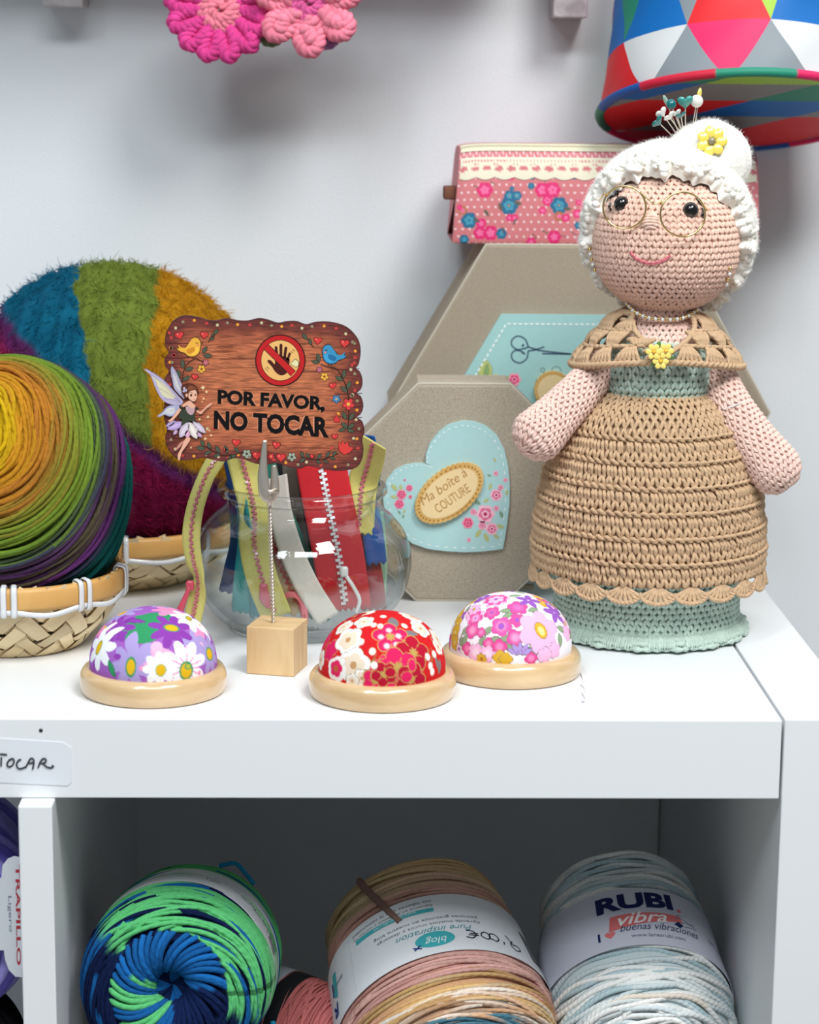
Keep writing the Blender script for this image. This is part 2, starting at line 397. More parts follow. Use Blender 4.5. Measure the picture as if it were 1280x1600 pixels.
# handwritten label under clear tape on the board edge
pl = thing('paper_label', W(40, 1198, 0), 'white paper label with pencilled capitals stuck on the shelf edge', 'label')
b = MB(); q = [W(x, y, -.03) for x, y in ((-60, 1150), (98, 1160), (111, 1168), (112, 1222), (106, 1228), (-60, 1220))]
b.add(*slab(q, (0, -1, 0), .025)); b.build('paper', mat('label_paper', (234, 237, 243), .45), pl, smooth=False)
b = MB()
TO = [[(0, 1178), (11, 1179)], [(2, 1183), (1.5, 1197)],
      [(20, 1185), (15, 1187), (11.5, 1192), (11.5, 1196.5), (15, 1198), (20, 1195), (22, 1189), (20, 1185)],
      [(33, 1186.5), (29, 1188), (26, 1194), (27.5, 1199.5), (33, 1201), (40, 1198)],
      [(40, 1199.5), (44, 1191), (48, 1185), (52, 1186), (53, 1192), (51, 1202)], [(43, 1192.5), (53, 1191.5)],
      [(59.5, 1199.5), (63, 1190), (68, 1185), (72, 1187), (71, 1191), (66, 1192.5), (63, 1192)], [(67, 1192.5), (73, 1198), (80, 1199.5), (84, 1197)], [(81, 1196), (83.5, 1197.2)]]
for s in TO:
    P = catmull([W(x, y, -.06) for x, y in s], 14); b.add(*[z for z in tubes(P, .042, 5)][:2], col=lin((58, 62, 72)))
tag(b.build('handwriting', M['ink'], pl), 'pencilled letters TOCAR.')

# ================================================================== print painting on dense meshes
class Paint:
    """colours on the vertices of a dense surface, drawn as flat cloth print."""
    def __init__(self, V, Nn, base): self.V = V; self.N = Nn; self.C = np.ones((len(V), 3))*lin(base)
    def frame(self, c, up=(0, 0, 1)):
        i = int(np.argmin(((self.V-c)**2).sum(1))); n = self.N[i]; u = np.cross(up, n)
        u = u/max(np.linalg.norm(u), 1e-6); v = np.cross(n, u); return u, v, n
    def local(self, c, rot=0.):
        u, v, n = self.frame(c); d = self.V-c; x, y = d@u, d@v; h = d@n
        r = np.sqrt((d*d).sum(1)); k = r/np.maximum(np.hypot(x, y), 1e-6); x, y = x*k, y*k
        ok = (self.N@n > .1)
        x, y = x*math.cos(rot)+y*math.sin(rot), -x*math.sin(rot)+y*math.cos(rot)
        return x, y, ok
    def put(self, m, col, a=1.):
        m = np.clip(m, 0, 1)[:, None]*a; self.C = self.C*(1-m)+lin(col)*m
    def flower(self, c, R, n, col, cen, rot=0., depth=.35, out=None, cr=.28, inner=None, sharp=.012, pw=1., ol=.03, pointy=False):
        x, y, ok = self.local(c, rot); r = np.hypot(x, y); a = np.arctan2(y, x)
        w_ = np.abs(np.cos(n*a/2))**pw
        lim = R*(1-depth+depth*w_) if not pointy else R*(1-depth+depth*(1-2*np.abs(((a*n/(2*PI)) % 1)-.5))*1.0)
        e = sharp
        if out is not None: self.put(ss(e, -e, r-lim-ol)*ok, out)
        self.put(ss(e, -e, r-lim)*ok, col)
        if inner is not None: self.put(ss(R*.75, R*.2, r)*ok*(r < lim), inner, .8)
        if cen is not None:
            if out is not None: self.put(ss(e, -e, r-R*cr-ol*.7)*ok, out)
            self.put(ss(e, -e, r-R*cr)*ok, cen)
    def spot(self, c, rx, ry, col, rot=0., sharp=.012, out=None, ol=.03):
        x, y, ok = self.local(c, rot); r = np.hypot(x/rx, y/ry); k = min(rx, ry)
        if out is not None: self.put(ss(sharp, -sharp, (r-1)*k-ol)*ok, out)
        self.put(ss(sharp, -sharp, (r-1)*k)*ok, col)
    def leaf(self, c, L, wd, col, rot=0., out=None, sharp=.012):
        x, y, ok = self.local(c, rot); t = np.clip(x/L+.5, 0, 1); h = wd*.5*np.sin(PI*t)**.8
        d = np.maximum(np.abs(y)-h, np.abs(x)-L/2)
        if out is not None: self.put(ss(sharp, -sharp, d-.03)*ok, out)
        self.put(ss(sharp, -sharp, d)*ok, col)
    def line(self, pts, wd, col, sharp=.01):
        P = np.asarray(pts); best = np.full(len(self.V), 9.)
        for a, b_ in zip(P[:-1], P[1:]):
            ab = b_-a; t = np.clip(((self.V-a)@ab)/(ab@ab+1e-9), 0, 1); d = np.linalg.norm(self.V-a-t[:, None]*ab, axis=1); best = np.minimum(best, d)
        self.put(ss(sharp, -sharp, best-wd/2), col)

def dome_mesh(c, r, h, n=360, m=100):
    v = np.linspace(0, 1, m)**.9; a = np.arange(n)*2*PI/n
    e = v*PI/2*1.22-.22*PI/2                                   # goes a little under, like stuffing over the rim
    rr = np.abs(np.cos(e))**.86; zz = np.sign(np.sin(e))*np.abs(np.sin(e))
    P = np.stack([r*rr[:, None]*np.cos(a), r*rr[:, None]*np.sin(a), np.broadcast_to(h*zz[:, None], (m, n))], -1)
    P = P*(1+.008*noise(P.reshape(-1, 3)+c, .9).reshape(m, n, 1))
    Q = P.reshape(-1, 3)
    Nn = nrm(Q/np.array([r*r, r*r, h*h]))
    V, F = grid(P+np.asarray(c), closev=True, flip=True)
    return V, F, Nn
def pincushion(c, label, base, draw):
    t = thing('pincushion', (c[0], c[1], 0), label, 'pincushion', 'wooden based pincushions')
    b = MB(); b.add(*lathe([(0, 0), (3.3, 0), (3.43, .06), (3.5, .25), (3.52, .65), (3.46, .95), (3.34, 1.13), (3.15, 1.22), (2.95, 1.2), (2.86, 1.12), (2.8, .8), (0, .8)], (c[0], c[1], .005), 96))
    b.build('base', M['beech'], t)
    cc = np.array([c[0], c[1], 1.42]); r, h = 3.02, 2.55
    V, F, Nn = dome_mesh(cc, r, h); p = Paint(V, Nn, base)
    at = lambda x, y: onball(x, y, cc, (r, r, h))
    draw(p, at, cc, (r, r, h))
    b = MB(); b.add(V, F, col=p.C); b.build('cushion', M['fabric'], t)
    return t
def around(cc, rad, seed, k, lo=25, hi=335):
    g = np.random.default_rng(seed)                            # print on the side away from the camera too
    for _ in range(k):
        a = math.radians(g.uniform(lo, hi))+PI*1.5; e = math.radians(g.uniform(0, 70)); 
        yield np.array([math.cos(a)*math.cos(e), math.sin(a)*math.cos(e), math.sin(e)])*np.array(rad)+cc, g

def draw1(p, at, cc, rad):
    A, Bc = 120, 930; z = lambda x, y: at(A+x/5.12, Bc+y/5.12)
    YEL, GRN, PUR, LIL, WH, PK = (232, 184, 28), (52, 150, 98), (142, 62, 170), (176, 158, 214), (246, 246, 250), (246, 150, 196)
    def back(front):
        for q, g in around(cc, rad, 5, 16, 75, 285):
            c_ = [PUR, LIL, WH, PK][g.integers(4)]; p.flower(q, g.uniform(.8, 1.15), 8, c_, YEL, g.uniform(0, 6), .5, None, .25)
    back(0)
    p.spot(z(640, 520), .95, .6, (246, 176, 210)); p.spot(z(960, 430), .7, .6, (246, 190, 220)); p.spot(z(520, 260), 1.1, .95, GRN); p.spot(z(640, 180), .9, .5, GRN)
    p.flower(z(330, 270), 1.0, 7, PUR, None, .4, .62, None); p.leaf(z(470, 215), 1.05, .3, PUR, .1, (90, 40, 120)); p.leaf(z(360, 330), .8, .4, PUR, .9)
    p.flower(z(755, 130), .95, 7, PK, None, 0, .5)
    p.spot(z(960, 290), .5, .5, PK); p.flower(z(930, 380), .75, 7, LIL, None, .2, .5)
    # white daisy upper right
    p.flower(z(890, 200), .95, 7, WH, YEL, .3, .5, None, .2); p.spot(z(893, 190), .22, .13, YEL, 0, .02, GRN, .05)
    # purple flower
    p.flower(z(752, 280), 1.08, 8, PUR, None, .2, .55, (110, 40, 140), ol=.02)
    for k in range(8):
        a = k*PI/4+.2; q = z(752+120*math.cos(a), 280+85*math.sin(a)); p.line([z(752+70*math.cos(a), 280+50*math.sin(a)), q], .04, (205, 170, 225))
    p.spot(z(755, 270), .32, .2, YEL, -.3, .02, GRN, .05)
    # right lilac
    p.flower(z(1065, 470), 1.0, 8, LIL, None, .2, .5); p.spot(z(1062, 470), .25, .26, YEL, 0, .02, GRN, .07)
    p.leaf(z(1120, 400), .7, .25, PUR, 2.2)
    # left lilac
    p.flower(z(430, 560), 1.12, 7, LIL, None, .6, .5); p.leaf(z(440, 370), 1.1, .62, LIL, 1.45); p.leaf(z(545, 440), .95, .55, LIL, .9)
    p.spot(z(432, 575), .2, .36, YEL, 0, .02, GRN, .07)
    p.spot(z(525, 585), .16, .12, PK); p.spot(z(640, 420), .28, .3, (246, 186, 214)); p.spot(z(325, 490), .2, .14, PUR)
    # left white daisy
    p.flower(z(190, 420), 1.1, 7, WH, None, .35, .52); p.leaf(z(300, 300), 1.25, .42, WH, .75); p.leaf(z(265, 265), 1.0, .35, WH, 1.1)
    for a in (0, .5, 1, -.5, -1): p.line([z(205, 420), z(205+45*math.cos(a), 420-60*math.sin(a))], .02, (150, 140, 160))
    p.spot(z(180, 420), .17, .3, YEL, 0, .02, (120, 150, 60), .04)
    p.leaf(z(275, 590), .85, .3, GRN, -1.0, (36, 110, 70)); p.spot(z(138, 560), .1, .3, PUR)
    # front white daisies
    p.flower(z(875, 570), 1.28, 8, WH, None, .2, .42)
    for k in range(12):
        a = k*PI/6; p.line([z(880+40*math.cos(a), 580+40*math.sin(a)), z(880+(105+25*(k % 2))*math.cos(a), 580+(95+20*(k % 2))*math.sin(a))], .07, PK)
    p.spot(z(880, 605), .3, .36, YEL, 0, .02, GRN, .08); p.spot(z(895, 570), .14, .1, (190, 190, 60), 0, .02, GRN, .05)
    p.flower(z(665, 590), .82, 8, WH, None, 0, .32)
    for k in range(10): a = k*PI/5; p.line([z(670+30*math.cos(a), 600+30*math.sin(a)), z(670+62*math.cos(a), 600+62*math.sin(a))], .02, (120, 110, 140))
    p.spot(z(672, 600), .22, .26, YEL, 0, .02, (150, 170, 70), .03); p.spot(z(985, 620), .1, .12, PK)
pincushion((-29.35, 4.95), 'pincushion with big white, purple and lilac daisies on pale wood', (164, 98, 190), draw1)

def draw2(p, at, cc, rad):
    z = lambda x, y: at(470+x/4.923, 940+y/4.923)
    RED, MAG, CRM, GOLD, WH, CRI = (214, 26, 34), (228, 34, 96), (236, 206, 180), (196, 160, 88), (250, 244, 238), (186, 16, 50)
    OL, GR = (150, 118, 62), (128, 124, 128)
    def plum(q, R, rot=0): p.flower(q, R, 5, WH, None, rot, .2, OL, ol=.025); p.flower(q, R*.7, 5, (240, 220, 196), (200, 150, 104), rot, .2, None, .3)
    def lace(q, R, col, rot=0, n=5):
        p.flower(q, R, n, col, None, rot, .3, GOLD, ol=.05)
        for k in range(n):
            a = rot+PI/n+k*2*PI/n; u, v, nn = p.frame(q); p.line([q, q+(u*math.cos(a)+v*math.sin(a))*R*.72], .045, GOLD)
        p.flower(q, R*.3, 8, GOLD, None, 0, .5)
    for q, g in around(cc, rad, 9, 26, 70, 290):
        k = g.integers(4); r_ = g.uniform(.45, .7)
        if k < 2: plum(q, r_)
        else: lace(q, r_, [MAG, CRI][k-2], g.uniform(0, 6))
    for a, b_ in (((480, 560), (660, 300)), ((430, 280), (600, 230)), ((930, 240), (1010, 380)), ((1010, 380), (1010, 560)), ((1000, 330), (930, 560)), ((560, 260), (590, 150))):
        p.line([z(*lerp(np.array(a), np.array(b_), t)) for t in np.linspace(0, 1, 5)], .08, OL)
    for x, y, l, w_, r_ in ((710, 170, .95, .5, 1.3), (840, 250, .8, .32, -.35), (1070, 500, .7, .25, 1.2), (1050, 470, .6, .2, 1.7)): p.leaf(z(x, y), l, w_, GR, r_, OL)
    for x, y in ((525, 560), (570, 610), (870, 580), (640, 500), (720, 600), (480, 620), (200, 300), (230, 380)): p.flower(z(x, y), .55, 5, MAG, None, .3, .3, GOLD, ol=.03)
    for x, y, r_ in ((340, 205, .5), (490, 165, .5), (370, 300, .75), (405, 490, .85), (470, 590, .45), (915, 215, .55), (1045, 290, .6), (395, 610, .35)): plum(z(x, y), r_, x*.01)
    p.flower(z(272, 520), .62, 5, WH, None, .2, .15); p.flower(z(272, 515), .42, 5, MAG, (196, 90, 60), .2, .2, None, .4)
    lace(z(570, 610), .62, MAG); lace(z(690, 275), .85, MAG, .3)
    for x, y in ((677, 228), (750, 270), (735, 335), (662, 345), (617, 277)): p.spot(z(x, y), .15, .15, (255, 200, 220), 0, .05); p.spot(z(x, y), .1, .1, WH)
    lace(z(865, 395), .88, CRI, .1); lace(z(745, 510), .98, MAG, .5); lace(z(850, 600), .8, CRI, 1.1); lace(z(640, 560), .6, CRI, .8)
    p.spot(z(690, 545), .25, .22, CRI, 0, .02, GOLD, .03); p.spot(z(815, 580), .28, .26, MAG, 0, .02, GOLD, .03); p.spot(z(855, 490), .2, .28, MAG, 0, .02, GOLD, .03)
    for x, y in ((552, 385), (468, 315), (325, 460), (612, 197), (563, 190), (795, 195), (565, 490), (975, 425), (1025, 405), (1000, 495), (1015, 540), (635, 122), (860, 155)): p.spot(z(x, y), .15, .17, WH, 0, .02, (210, 180, 140), .02)
pincushion((-18.4, 4.3), 'red pincushion with cream plum blossoms and gold outlined flowers', (214, 26, 34), draw2)

def draw3(p, at, cc, rad):
    z = lambda x, y: at(680+x/4.923, 900+y/4.923)
    HP, LP, PU, YE, GN, OUT, LI = (232, 84, 160), (244, 186, 222), (156, 92, 190), (222, 176, 52), (142, 166, 128), (120, 96, 110), (178, 150, 214)
    def fl(x, y, R, c, cen=None, n=5, inner=None, rot=0): p.flower(x if y is None else z(x, y), R*.84, n, c, cen, rot, .25, OUT, .3, inner, ol=.022)
    for q, g in around(cc, rad, 12, 70, 65, 295):
        k = g.integers(5)
        if k == 4: p.leaf(q, .5, .25, GN, g.uniform(0, 6), OUT)
        else: fl(q, None, g.uniform(.3, .5), [HP, LP, PU, YE][k], [PU, YE, (250, 240, 250), (250, 220, 120)][k], 5)
    for x, y, r_ in ((560, 310, .6), (545, 275, .2), (615, 155, 0), (750, 268, .1), (240, 420, 1.), (405, 425, .9), (360, 505, 1.1), (460, 490, .3), (535, 490, 1.4), (570, 550, -.9), (205, 510, -1.2), (120, 380, 1.3), (745, 555, 1.), (700, 450, -.8), (960, 490, 1.4), (965, 410, -.6), (230, 490, 1.3), (650, 130, .2), (935, 290, -.4), (390, 150, .3)):
        p.leaf(z(x, y), .62, .3, GN, r_, OUT)
    for x, y, R in ((245, 235, .62), (195, 310, .5), (180, 370, .45), (155, 440, .6), (150, 510, .5), (300, 190, .35)): fl(x, y, R, YE, (246, 216, 110), 4, None, x)
    fl(470, 190, .78, LP, PU, 8, (250, 220, 240)); p.flower(z(470, 185), .6, 8, HP, None, .2, .2); p.flower(z(470, 187), .42, 6, LP, PU, .2, .25, OUT, .25, ol=.015)
    fl(435, 130, .4, HP, None, 5); fl(330, 160, .4, (236, 130, 180)); fl(160, 270, .3, LP)
    fl(310, 320, .62, LP, None, 7); p.flower(z(315, 330), .45, 5, HP, PU, .4, .35, None, .2, (250, 190, 230)); fl(290, 420, .5, HP, None, 4, (248, 170, 210)); fl(355, 435, .3, HP, None, 4, (250, 150, 200))
    fl(440, 290, .5, HP, (190, 90, 190), 5, (240, 120, 190)); fl(635, 250, .62, HP, None, 5, (250, 120, 190), .3); fl(630, 345, .48, HP, (160, 90, 200), 5, None, .8); fl(510, 390, .62, (240, 90, 170), (170, 90, 200), 5, (248, 160, 210))
    fl(615, 475, .52, HP, None, 4, (252, 170, 210), .5)
    for x, y, R, rt_ in ((715, 195, .68, .2), (910, 290, .74, .6), (575, 115, .45, 0)): p.flower(z(x, y), R, 5, PU, (236, 210, 240), rt_, .62, (110, 70, 140), .12, ol=.02, pointy=True)
    p.flower(z(805, 425), 1.12, 6, LP, None, .2, .28, OUT, ol=.022); p.spot(z(812, 420), .3, .42, YE, .3, .02, OUT, .02); p.spot(z(815, 425), .16, .24, (252, 236, 150), .3)
    fl(845, 180, .5, (246, 210, 230), YE, 6); fl(985, 320, .4, HP); fl(1010, 440, .5, LP, None, 6); fl(920, 570, .5, LP, None, 5, None, .4); fl(845, 610, .5, LP, None, 5)
    for x, y, R in ((245, 560, .4), (410, 520, .36), (495, 545, .46), (740, 635, .4)): fl(x, y, R, (232, 74, 150), None, 4, (250, 150, 195), x)
    fl(310, 590, .55, LP, None, 5, (252, 230, 244)); fl(400, 600, .5, LP, None, 5, (252, 230, 244)); fl(355, 640, .35, YE, (180, 120, 30), 7); fl(500, 630, .45, YE, None, 4); fl(545, 640, .4, YE, None, 4)
    for a in (-1.1, -.6, 0, .6, 1.1): p.leaf(z(655+60*math.sin(a), 605-50*math.cos(a)), .6, .22, LI, PI/2-a, OUT)
    fl(185, 560, .3, (240, 220, 235), PU, 8)
pincushion((-12.0, 8.35), 'pincushion with small pink, violet and yellow flowers on white cotton', (244, 240, 246), draw3)

# ================================================================== flat print on a plane
class Board:
    """flat printed shapes on the plane through p0 with normal n; (x, y) of every shape go through zx() to photo pixels."""
    def __init__(self, p0, n, zx): self.p0 = np.asarray(p0, float); self.n = nrm(np.asarray(n, float)); self.zx = zx; self.b = MB()
    def at(self, x, y, layer=0): px, py = self.zx(x, y); return onplane(px, py, self.p0, self.n)+self.n*(.012+.0035*layer)
    def fill(self, pts, col, layer=1, out=None, ow=3.):
        pts = np.asarray(pts, float)
        if out is not None:
            c = pts.mean(0); d = pts-c; q = c+d*(1+ow/np.maximum(np.linalg.norm(d, axis=1, keepdims=True), 1e-6)); self.fill(q, out, layer-.5)
        t = tess(pts); P = np.array([self.at(x, y, layer) for x, y in pts])
        if np.dot(np.cross(P[t[0][1]]-P[t[0][0]], P[t[0][2]]-P[t[0][0]]), self.n) < 0: t = t[:, ::-1]
        self.b.add(P, t, col=lin(col))
    def line(self, pts, wd, col, layer=1, n=None):
        pts = catmull(pts, n or max(8, 6*len(pts))) if len(pts) > 2 else np.asarray(pts, float)
        V, F = stroke2d(pts, wd); self.b.add(np.array([self.at(x, y, layer) for x, y in V]), F, col=lin(col))
    def text(self, s, quad, col, layer=2, bold=0., shear=0.):
        """quad: bottom-left, bottom-right, top-right, top-left"""
        V, T, _ = text2d(s, bold, shear); q = np.asarray(quad, float)
        x, y = V[:, :1], V[:, 1:]; P2 = (q[0]*(1-x)+q[1]*x)*(1-y)+(q[3]*(1-x)+q[2]*x)*y
        self.b.add(np.array([self.at(a, b, layer) for a, b in P2]), T, col=lin(col))
    def build(self, name, parent, m=None, label=None):
        o = self.b.build(name, m or M['paint'], parent, smooth=False); self.b = MB(); return tag(o, label)
def ell(cx, cy, rx, ry, rot=0., n=24):
    a = np.arange(n)*2*PI/n; x, y = rx*np.cos(a), ry*np.sin(a); c, s = math.cos(rot), math.sin(rot)
    return np.stack([cx+x*c-y*s, cy+x*s+y*c], -1)
def heart(cx, cy, s, rot=0., n=24):
    a = np.arange(n)*2*PI/n; x = 16*np.sin(a)**3/17; y = -(13*np.cos(a)-5*np.cos(2*a)-2*np.cos(3*a)-np.cos(4*a))/17
    c, d = math.cos(rot), math.sin(rot); return np.stack([cx+s*(x*c-y*d), cy+s*(x*d+y*c)], -1)
def leaf2(cx, cy, L, wd, rot, n=9):
    t = np.linspace(0, 1, n); h = wd/2*np.sin(PI*t)**.75; x = np.concatenate([t, t[-2:0:-1]])*L-L/2; y = np.concatenate([h, -h[-2:0:-1]])
    c, d = math.cos(rot), math.sin(rot); return np.stack([cx+x*c-y*d, cy+x*d+y*c], -1)
def petals(cx, cy, R, n=5, depth=.35, rot=0., k=None):
    a = np.arange(k or n*8)*2*PI/(k or n*8); r = R*(1-depth+depth*np.abs(np.cos(n*a/2))); return np.stack([cx+r*np.cos(a+rot), cy+r*np.sin(a+rot)], -1)

# ================================================================== linen covered boxes
def prism_box(name, sides, c, rad, y0, depth, rot, label, m):
    """box with a regular polygon front, standing on one edge, lid in front, cord along the edges"""
    t = thing(name, (c[0], (y0+depth/2), 0), label, 'box', None)
    a = rot+np.arange(sides)*2*PI/sides
    out = lambda r, y: np.array([[c[0]+r*math.cos(q), y, c[1]+r*math.sin(q)] for q in a])
    lid = depth*.32; R = rad
    b = MB(); rings = [out(R-.22, y0), out(R-.06, y0+.05), out(R, y0+.22), out(R, y0+lid)]
    V, F = grid(np.array(rings), closev=True); b.add(V, F); k = sides; b.add(out(R-.22, y0), [np.arange(k)]); b.add(out(R, y0+lid), [np.arange(k)[::-1]]); b.build('lid', m, t, smooth=False)
    b = MB(); rings = [out(R-.12, y0+lid), out(R-.12, y0+depth-.1), out(R-.2, y0+depth)]
    V, F = grid(np.array(rings), closev=True); b.add(V, F); b.add(out(R-.2, y0+depth), [np.arange(k)[::-1]]); b.build('body', m, t, smooth=False)
    ring = out(R-.04, y0+.1); P = np.concatenate([np.linspace(ring[i], ring[(i+1) % k], 8, endpoint=False) for i in range(k)])
    b = MB(); b.add(*tubes(P, .075, 6, closed=True)[:2]); tag(b.build('piping', mat('cord_edge', (196, 188, 172), .9), t), 'pale cord edging')
    b = MB()
    b.add(*box((c[0]+R*.55, y0+lid+.05, c[1]-R*.845), (1.0, .5, .25), .05, 0)); b.build('hinge_tape', M['linen'], t)
    return t
octo = prism_box('sewing_box', 8, (-13.72, 6.17), 6.15/math.cos(PI/8), 23.1, 4.4, PI/8, 'small octagonal linen box with a pale blue heart plaque', M['linen'])
hexb = prism_box('sewing_box', 6, (-6.65, 9.72), 11.2, 30.0, 7.8, 0, 'large hexagonal linen box with a turquoise scissors panel behind the doll', M['linen2'])

AQ = (176, 214, 214)
# heart plaque on the octagonal box
zx = lambda x, y: (560+x/3.2, 460+y/3.2)
bd = Board((0, 23.1, 0), (0, -1, 0), zx)
HT = [(365, 856), (330, 846), (290, 845), (235, 853), (180, 880), (142, 928), (122, 990), (128, 1060), (158, 1130), (208, 1197), (270, 1245), (350, 1273), (440, 1284), (530, 1289), (630, 1285), (723, 1273), (733, 1220), (745, 1140), (756, 1050), (757, 950), (750, 860), (730, 775), (692, 702), (640, 658), (580, 636), (520, 632), (450, 652), (400, 690), (358, 745), (338, 800), (338, 845)]
hp = [onplane(*zx(x, y), (0, 22.85, 0), (0, -1, 0)) for x, y in HT]
b = MB(); b.add(*slab(hp, (0, -1, 0), .25)); hpo = tag(b.build('heart_plaque', mat('aqua_card', AQ, .35, var=.02), octo, smooth=False), 'pale blue heart plaque')
bd = Board((0, 22.85, 0), (0, -1, 0), zx)
hc = np.array([455., 990.]); inn = hc+(np.array(HT)-hc)*.93
dl = catmull(inn, 300, True)
for i in range(0, 300, 5): bd.line(dl[[i, (i+1) % 300, (i+2) % 300]], 5, (236, 246, 244), 1, 3)
def rose(bd, x, y, R, c1=(226, 110, 150), c2=(244, 176, 196), ly=2):
    bd.fill(petals(x, y, R, 6, .18), c2, ly); bd.fill(petals(x, y, R*.7, 5, .2, .4), c1, ly+.5); bd.fill(petals(x, y, R*.42, 5, .2, .9), c2, ly+1); bd.fill(ell(x, y, R*.2, R*.2), (190, 50, 100), ly+1.5)
for x, y, R in ((635, 1098, 48), (690, 1003, 32), (548, 1142, 30), (668, 1172, 32), (620, 1155, 24), (575, 1088, 18), (688, 895, 14), (736, 928, 12), (712, 965, 16), (690, 1070, 16), (553, 1227, 12), (216, 1000, 26), (255, 968, 18), (205, 1048, 26), (260, 1012, 10), (232, 928, 6)): rose(bd, x, y, R, *(((214, 62, 110), (240, 140, 168)) if x < 300 or R == 30 else ((226, 110, 150), (246, 190, 206)))) 
for x, y, l, r_ in ((595, 1040, 40, .5), (640, 1030, 34, 2.6), (715, 1100, 40, 1.2), (710, 1160, 44, .3), (600, 1195, 50, 2.2), (640, 1215, 50, 1.1), (690, 1210, 36, .6), (660, 960, 36, 1.9), (742, 990, 30, 1.4), (655, 905, 22, .4), (682, 828, 26, 1.1), (180, 965, 46, .8), (178, 1012, 36, .1), (212, 965, 34, 1.4), (205, 1090, 24, .9), (230, 1085, 24, 2.), (225, 1110, 22, 1.6), (520, 1010, 14, .4)): bd.fill(leaf2(x, y, l, l*.45, r_), (128, 160, 136) if int(x) % 2 else (186, 190, 130), 1.5)
bd.build('rose_print', hpo)
# biscuit shaped wooden tag
def cookie(cx, cy, ra, rb, rot, n, zx, p0y, name, parent, layer=0):
    a = np.arange(n*8)*2*PI/(n*8); k = 1+.035*np.abs(np.sin(n*a/2))**.7
    x, y = ra*k*np.cos(a), rb*(k+.02*np.abs(np.sin(n*a/2)))*np.sin(a); c, s = math.cos(rot), math.sin(rot)
    pts = [onplane(*zx(cx+u*c-v*s, cy+u*s+v*c), (0, p0y, 0), (0, -1, 0)) for u, v in zip(x, y)]
    b = MB(); b.add(*slab(pts, (0, -1, 0), .3)); o = tag(b.build(name, wood('biscuit_wood', (208, 160, 84), (226, 184, 112), 40, (1, 6, 1), .6), parent, smooth=False), 'scalloped oval wooden tag')
    bd = Board((0, p0y, 0), (0, -1, 0), zx); bd.fill(ell(cx, cy, ra*.86, rb*.84, rot, 40), (236, 208, 158), 1)
    for q in np.arange(n)*2*PI/n:
        u, v = ra*.93*math.cos(q), rb*.92*math.sin(q); bd.fill(ell(cx+u*c-v*s, cy+u*s+v*c, ra*.022, ra*.022, 0, 8), (150, 96, 36), 1.5)
    return o, bd
co, cb = cookie(455, 995, 192, 112, -.66, 40, zx, 22.55, 'wooden_tag', hpo)
r_ = -.60; u = np.array([math.cos(r_), math.sin(r_)]); v = np.array([math.sin(r_), -math.cos(r_)])
def rq(c, w_, h_): c = np.array(c, float); return [c-u*w_/2-v*h_/2, c+u*w_/2-v*h_/2, c+u*w_/2+v*h_/2, c-u*w_/2+v*h_/2]
cb.text('Ma boîte à', rq((424, 962), 270, 46), (176, 132, 68), 2, 0, .25); cb.text('COUTURE', rq((470, 1020), 200, 46), (176, 132, 68), 2)
for t_ in np.linspace(-.42, .42, 22): q = np.array([486, 1068])+u*t_*200+v*(-26+90*t_*t_); cb.fill(ell(q[0], q[1], 3, 3, 0, 8), (176, 132, 68), 2)
tag(cb.build('engraving', co), 'engraved words Ma boîte à COUTURE')

# turquoise panel with scissors on the hexagonal box
cx0, cz0 = -6.65, 9.72
pp = [(cx0+9.2*math.cos(k*PI/3), 29.72, cz0+9.2*math.sin(k*PI/3)-.1) for k in range(6)]
pp = [(W(783, 491, 29.72)[0], 29.72, W(783, 491, 29.72)[2]), (W(1028, 491, 29.72)[0], 29.72, W(1028, 491, 29.72)[2])]
s_ = pp[1][0]-pp[0][0]; xm = (pp[0][0]+pp[1][0])/2; zt = pp[0][2]
pp = [(xm+s_*math.cos(k*PI/3), 29.72, zt-s_*.866+s_*math.sin(k*PI/3)) for k in range(6)]
b = MB(); b.add(*slab(pp, (0, -1, 0), .26)); pn = tag(b.build('panel', mat('turquoise_card', (164, 208, 206), .4, var=.02), hexb, smooth=False), 'turquoise hexagonal panel with white stitching')
bd = Board((0, 29.72, 0), (0, -1, 0), zx)
inv = []
for k in range(6):
    a, c = (np.array([xm+s_*.93*math.cos(q*PI/3), 0, zt-s_*.866+s_*.93*math.sin(q*PI/3)]) for q in (k, k+1))
    L_ = 26
    for i in range(L_):
        p0, p1 = lerp(a, c, (i+.2)/L_), lerp(a, c, (i+.8)/L_)
        n_ = nrm(np.array([-(p1-p0)[2], 0, (p1-p0)[0]]))*.05; y_ = 29.72-.016
        Q = np.array([p0+n_, p1+n_, p1-n_, p0-n_]); Q[:, 1] = y_; bd.b.add(Q, [[0, 1, 2, 3]], col=lin((232, 244, 242)))
INK = (72, 92, 116)
for pts in ([(850, 262), (835, 225), (800, 208), (770, 225), (768, 255), (795, 275), (830, 270), (850, 262)], [(850, 282), (842, 320), (810, 342), (775, 330), (766, 300), (785, 280), (815, 284), (835, 300)], [(850, 262), (880, 272), (920, 282), (1065, 298)], [(850, 282), (880, 278), (930, 262)], [(920, 296), (1065, 298)], [(825, 262), (820, 255), (830, 250)], [(818, 296), (826, 290)]): bd.line(pts, 7, INK, 1)
for x, y, R in ((990, 385, 24), (922, 378, 10), (897, 435, 10)): bd.line(ell(x, y, R, R, 0, 14).tolist()+[(x+R, y)], 3.5, (108, 140, 152), 1)
bd.fill(leaf2(635, 385, 110, 66, -1.45), (190, 196, 120), 1, (150, 160, 110), 3); bd.fill(leaf2(640, 388, 95, 30, -1.45), (140, 168, 110), 1.5)
bd.fill(leaf2(680, 415, 50, 20, -1.1), (206, 206, 150), 1)
rose(bd, 780, 425, 34, (232, 70, 130), (244, 160, 180)); bd.fill(leaf2(740, 420, 50, 22, -.6), (160, 180, 130), 1.5); rose(bd, 610, 430, 14)
bd.build('scissors_print', pn)
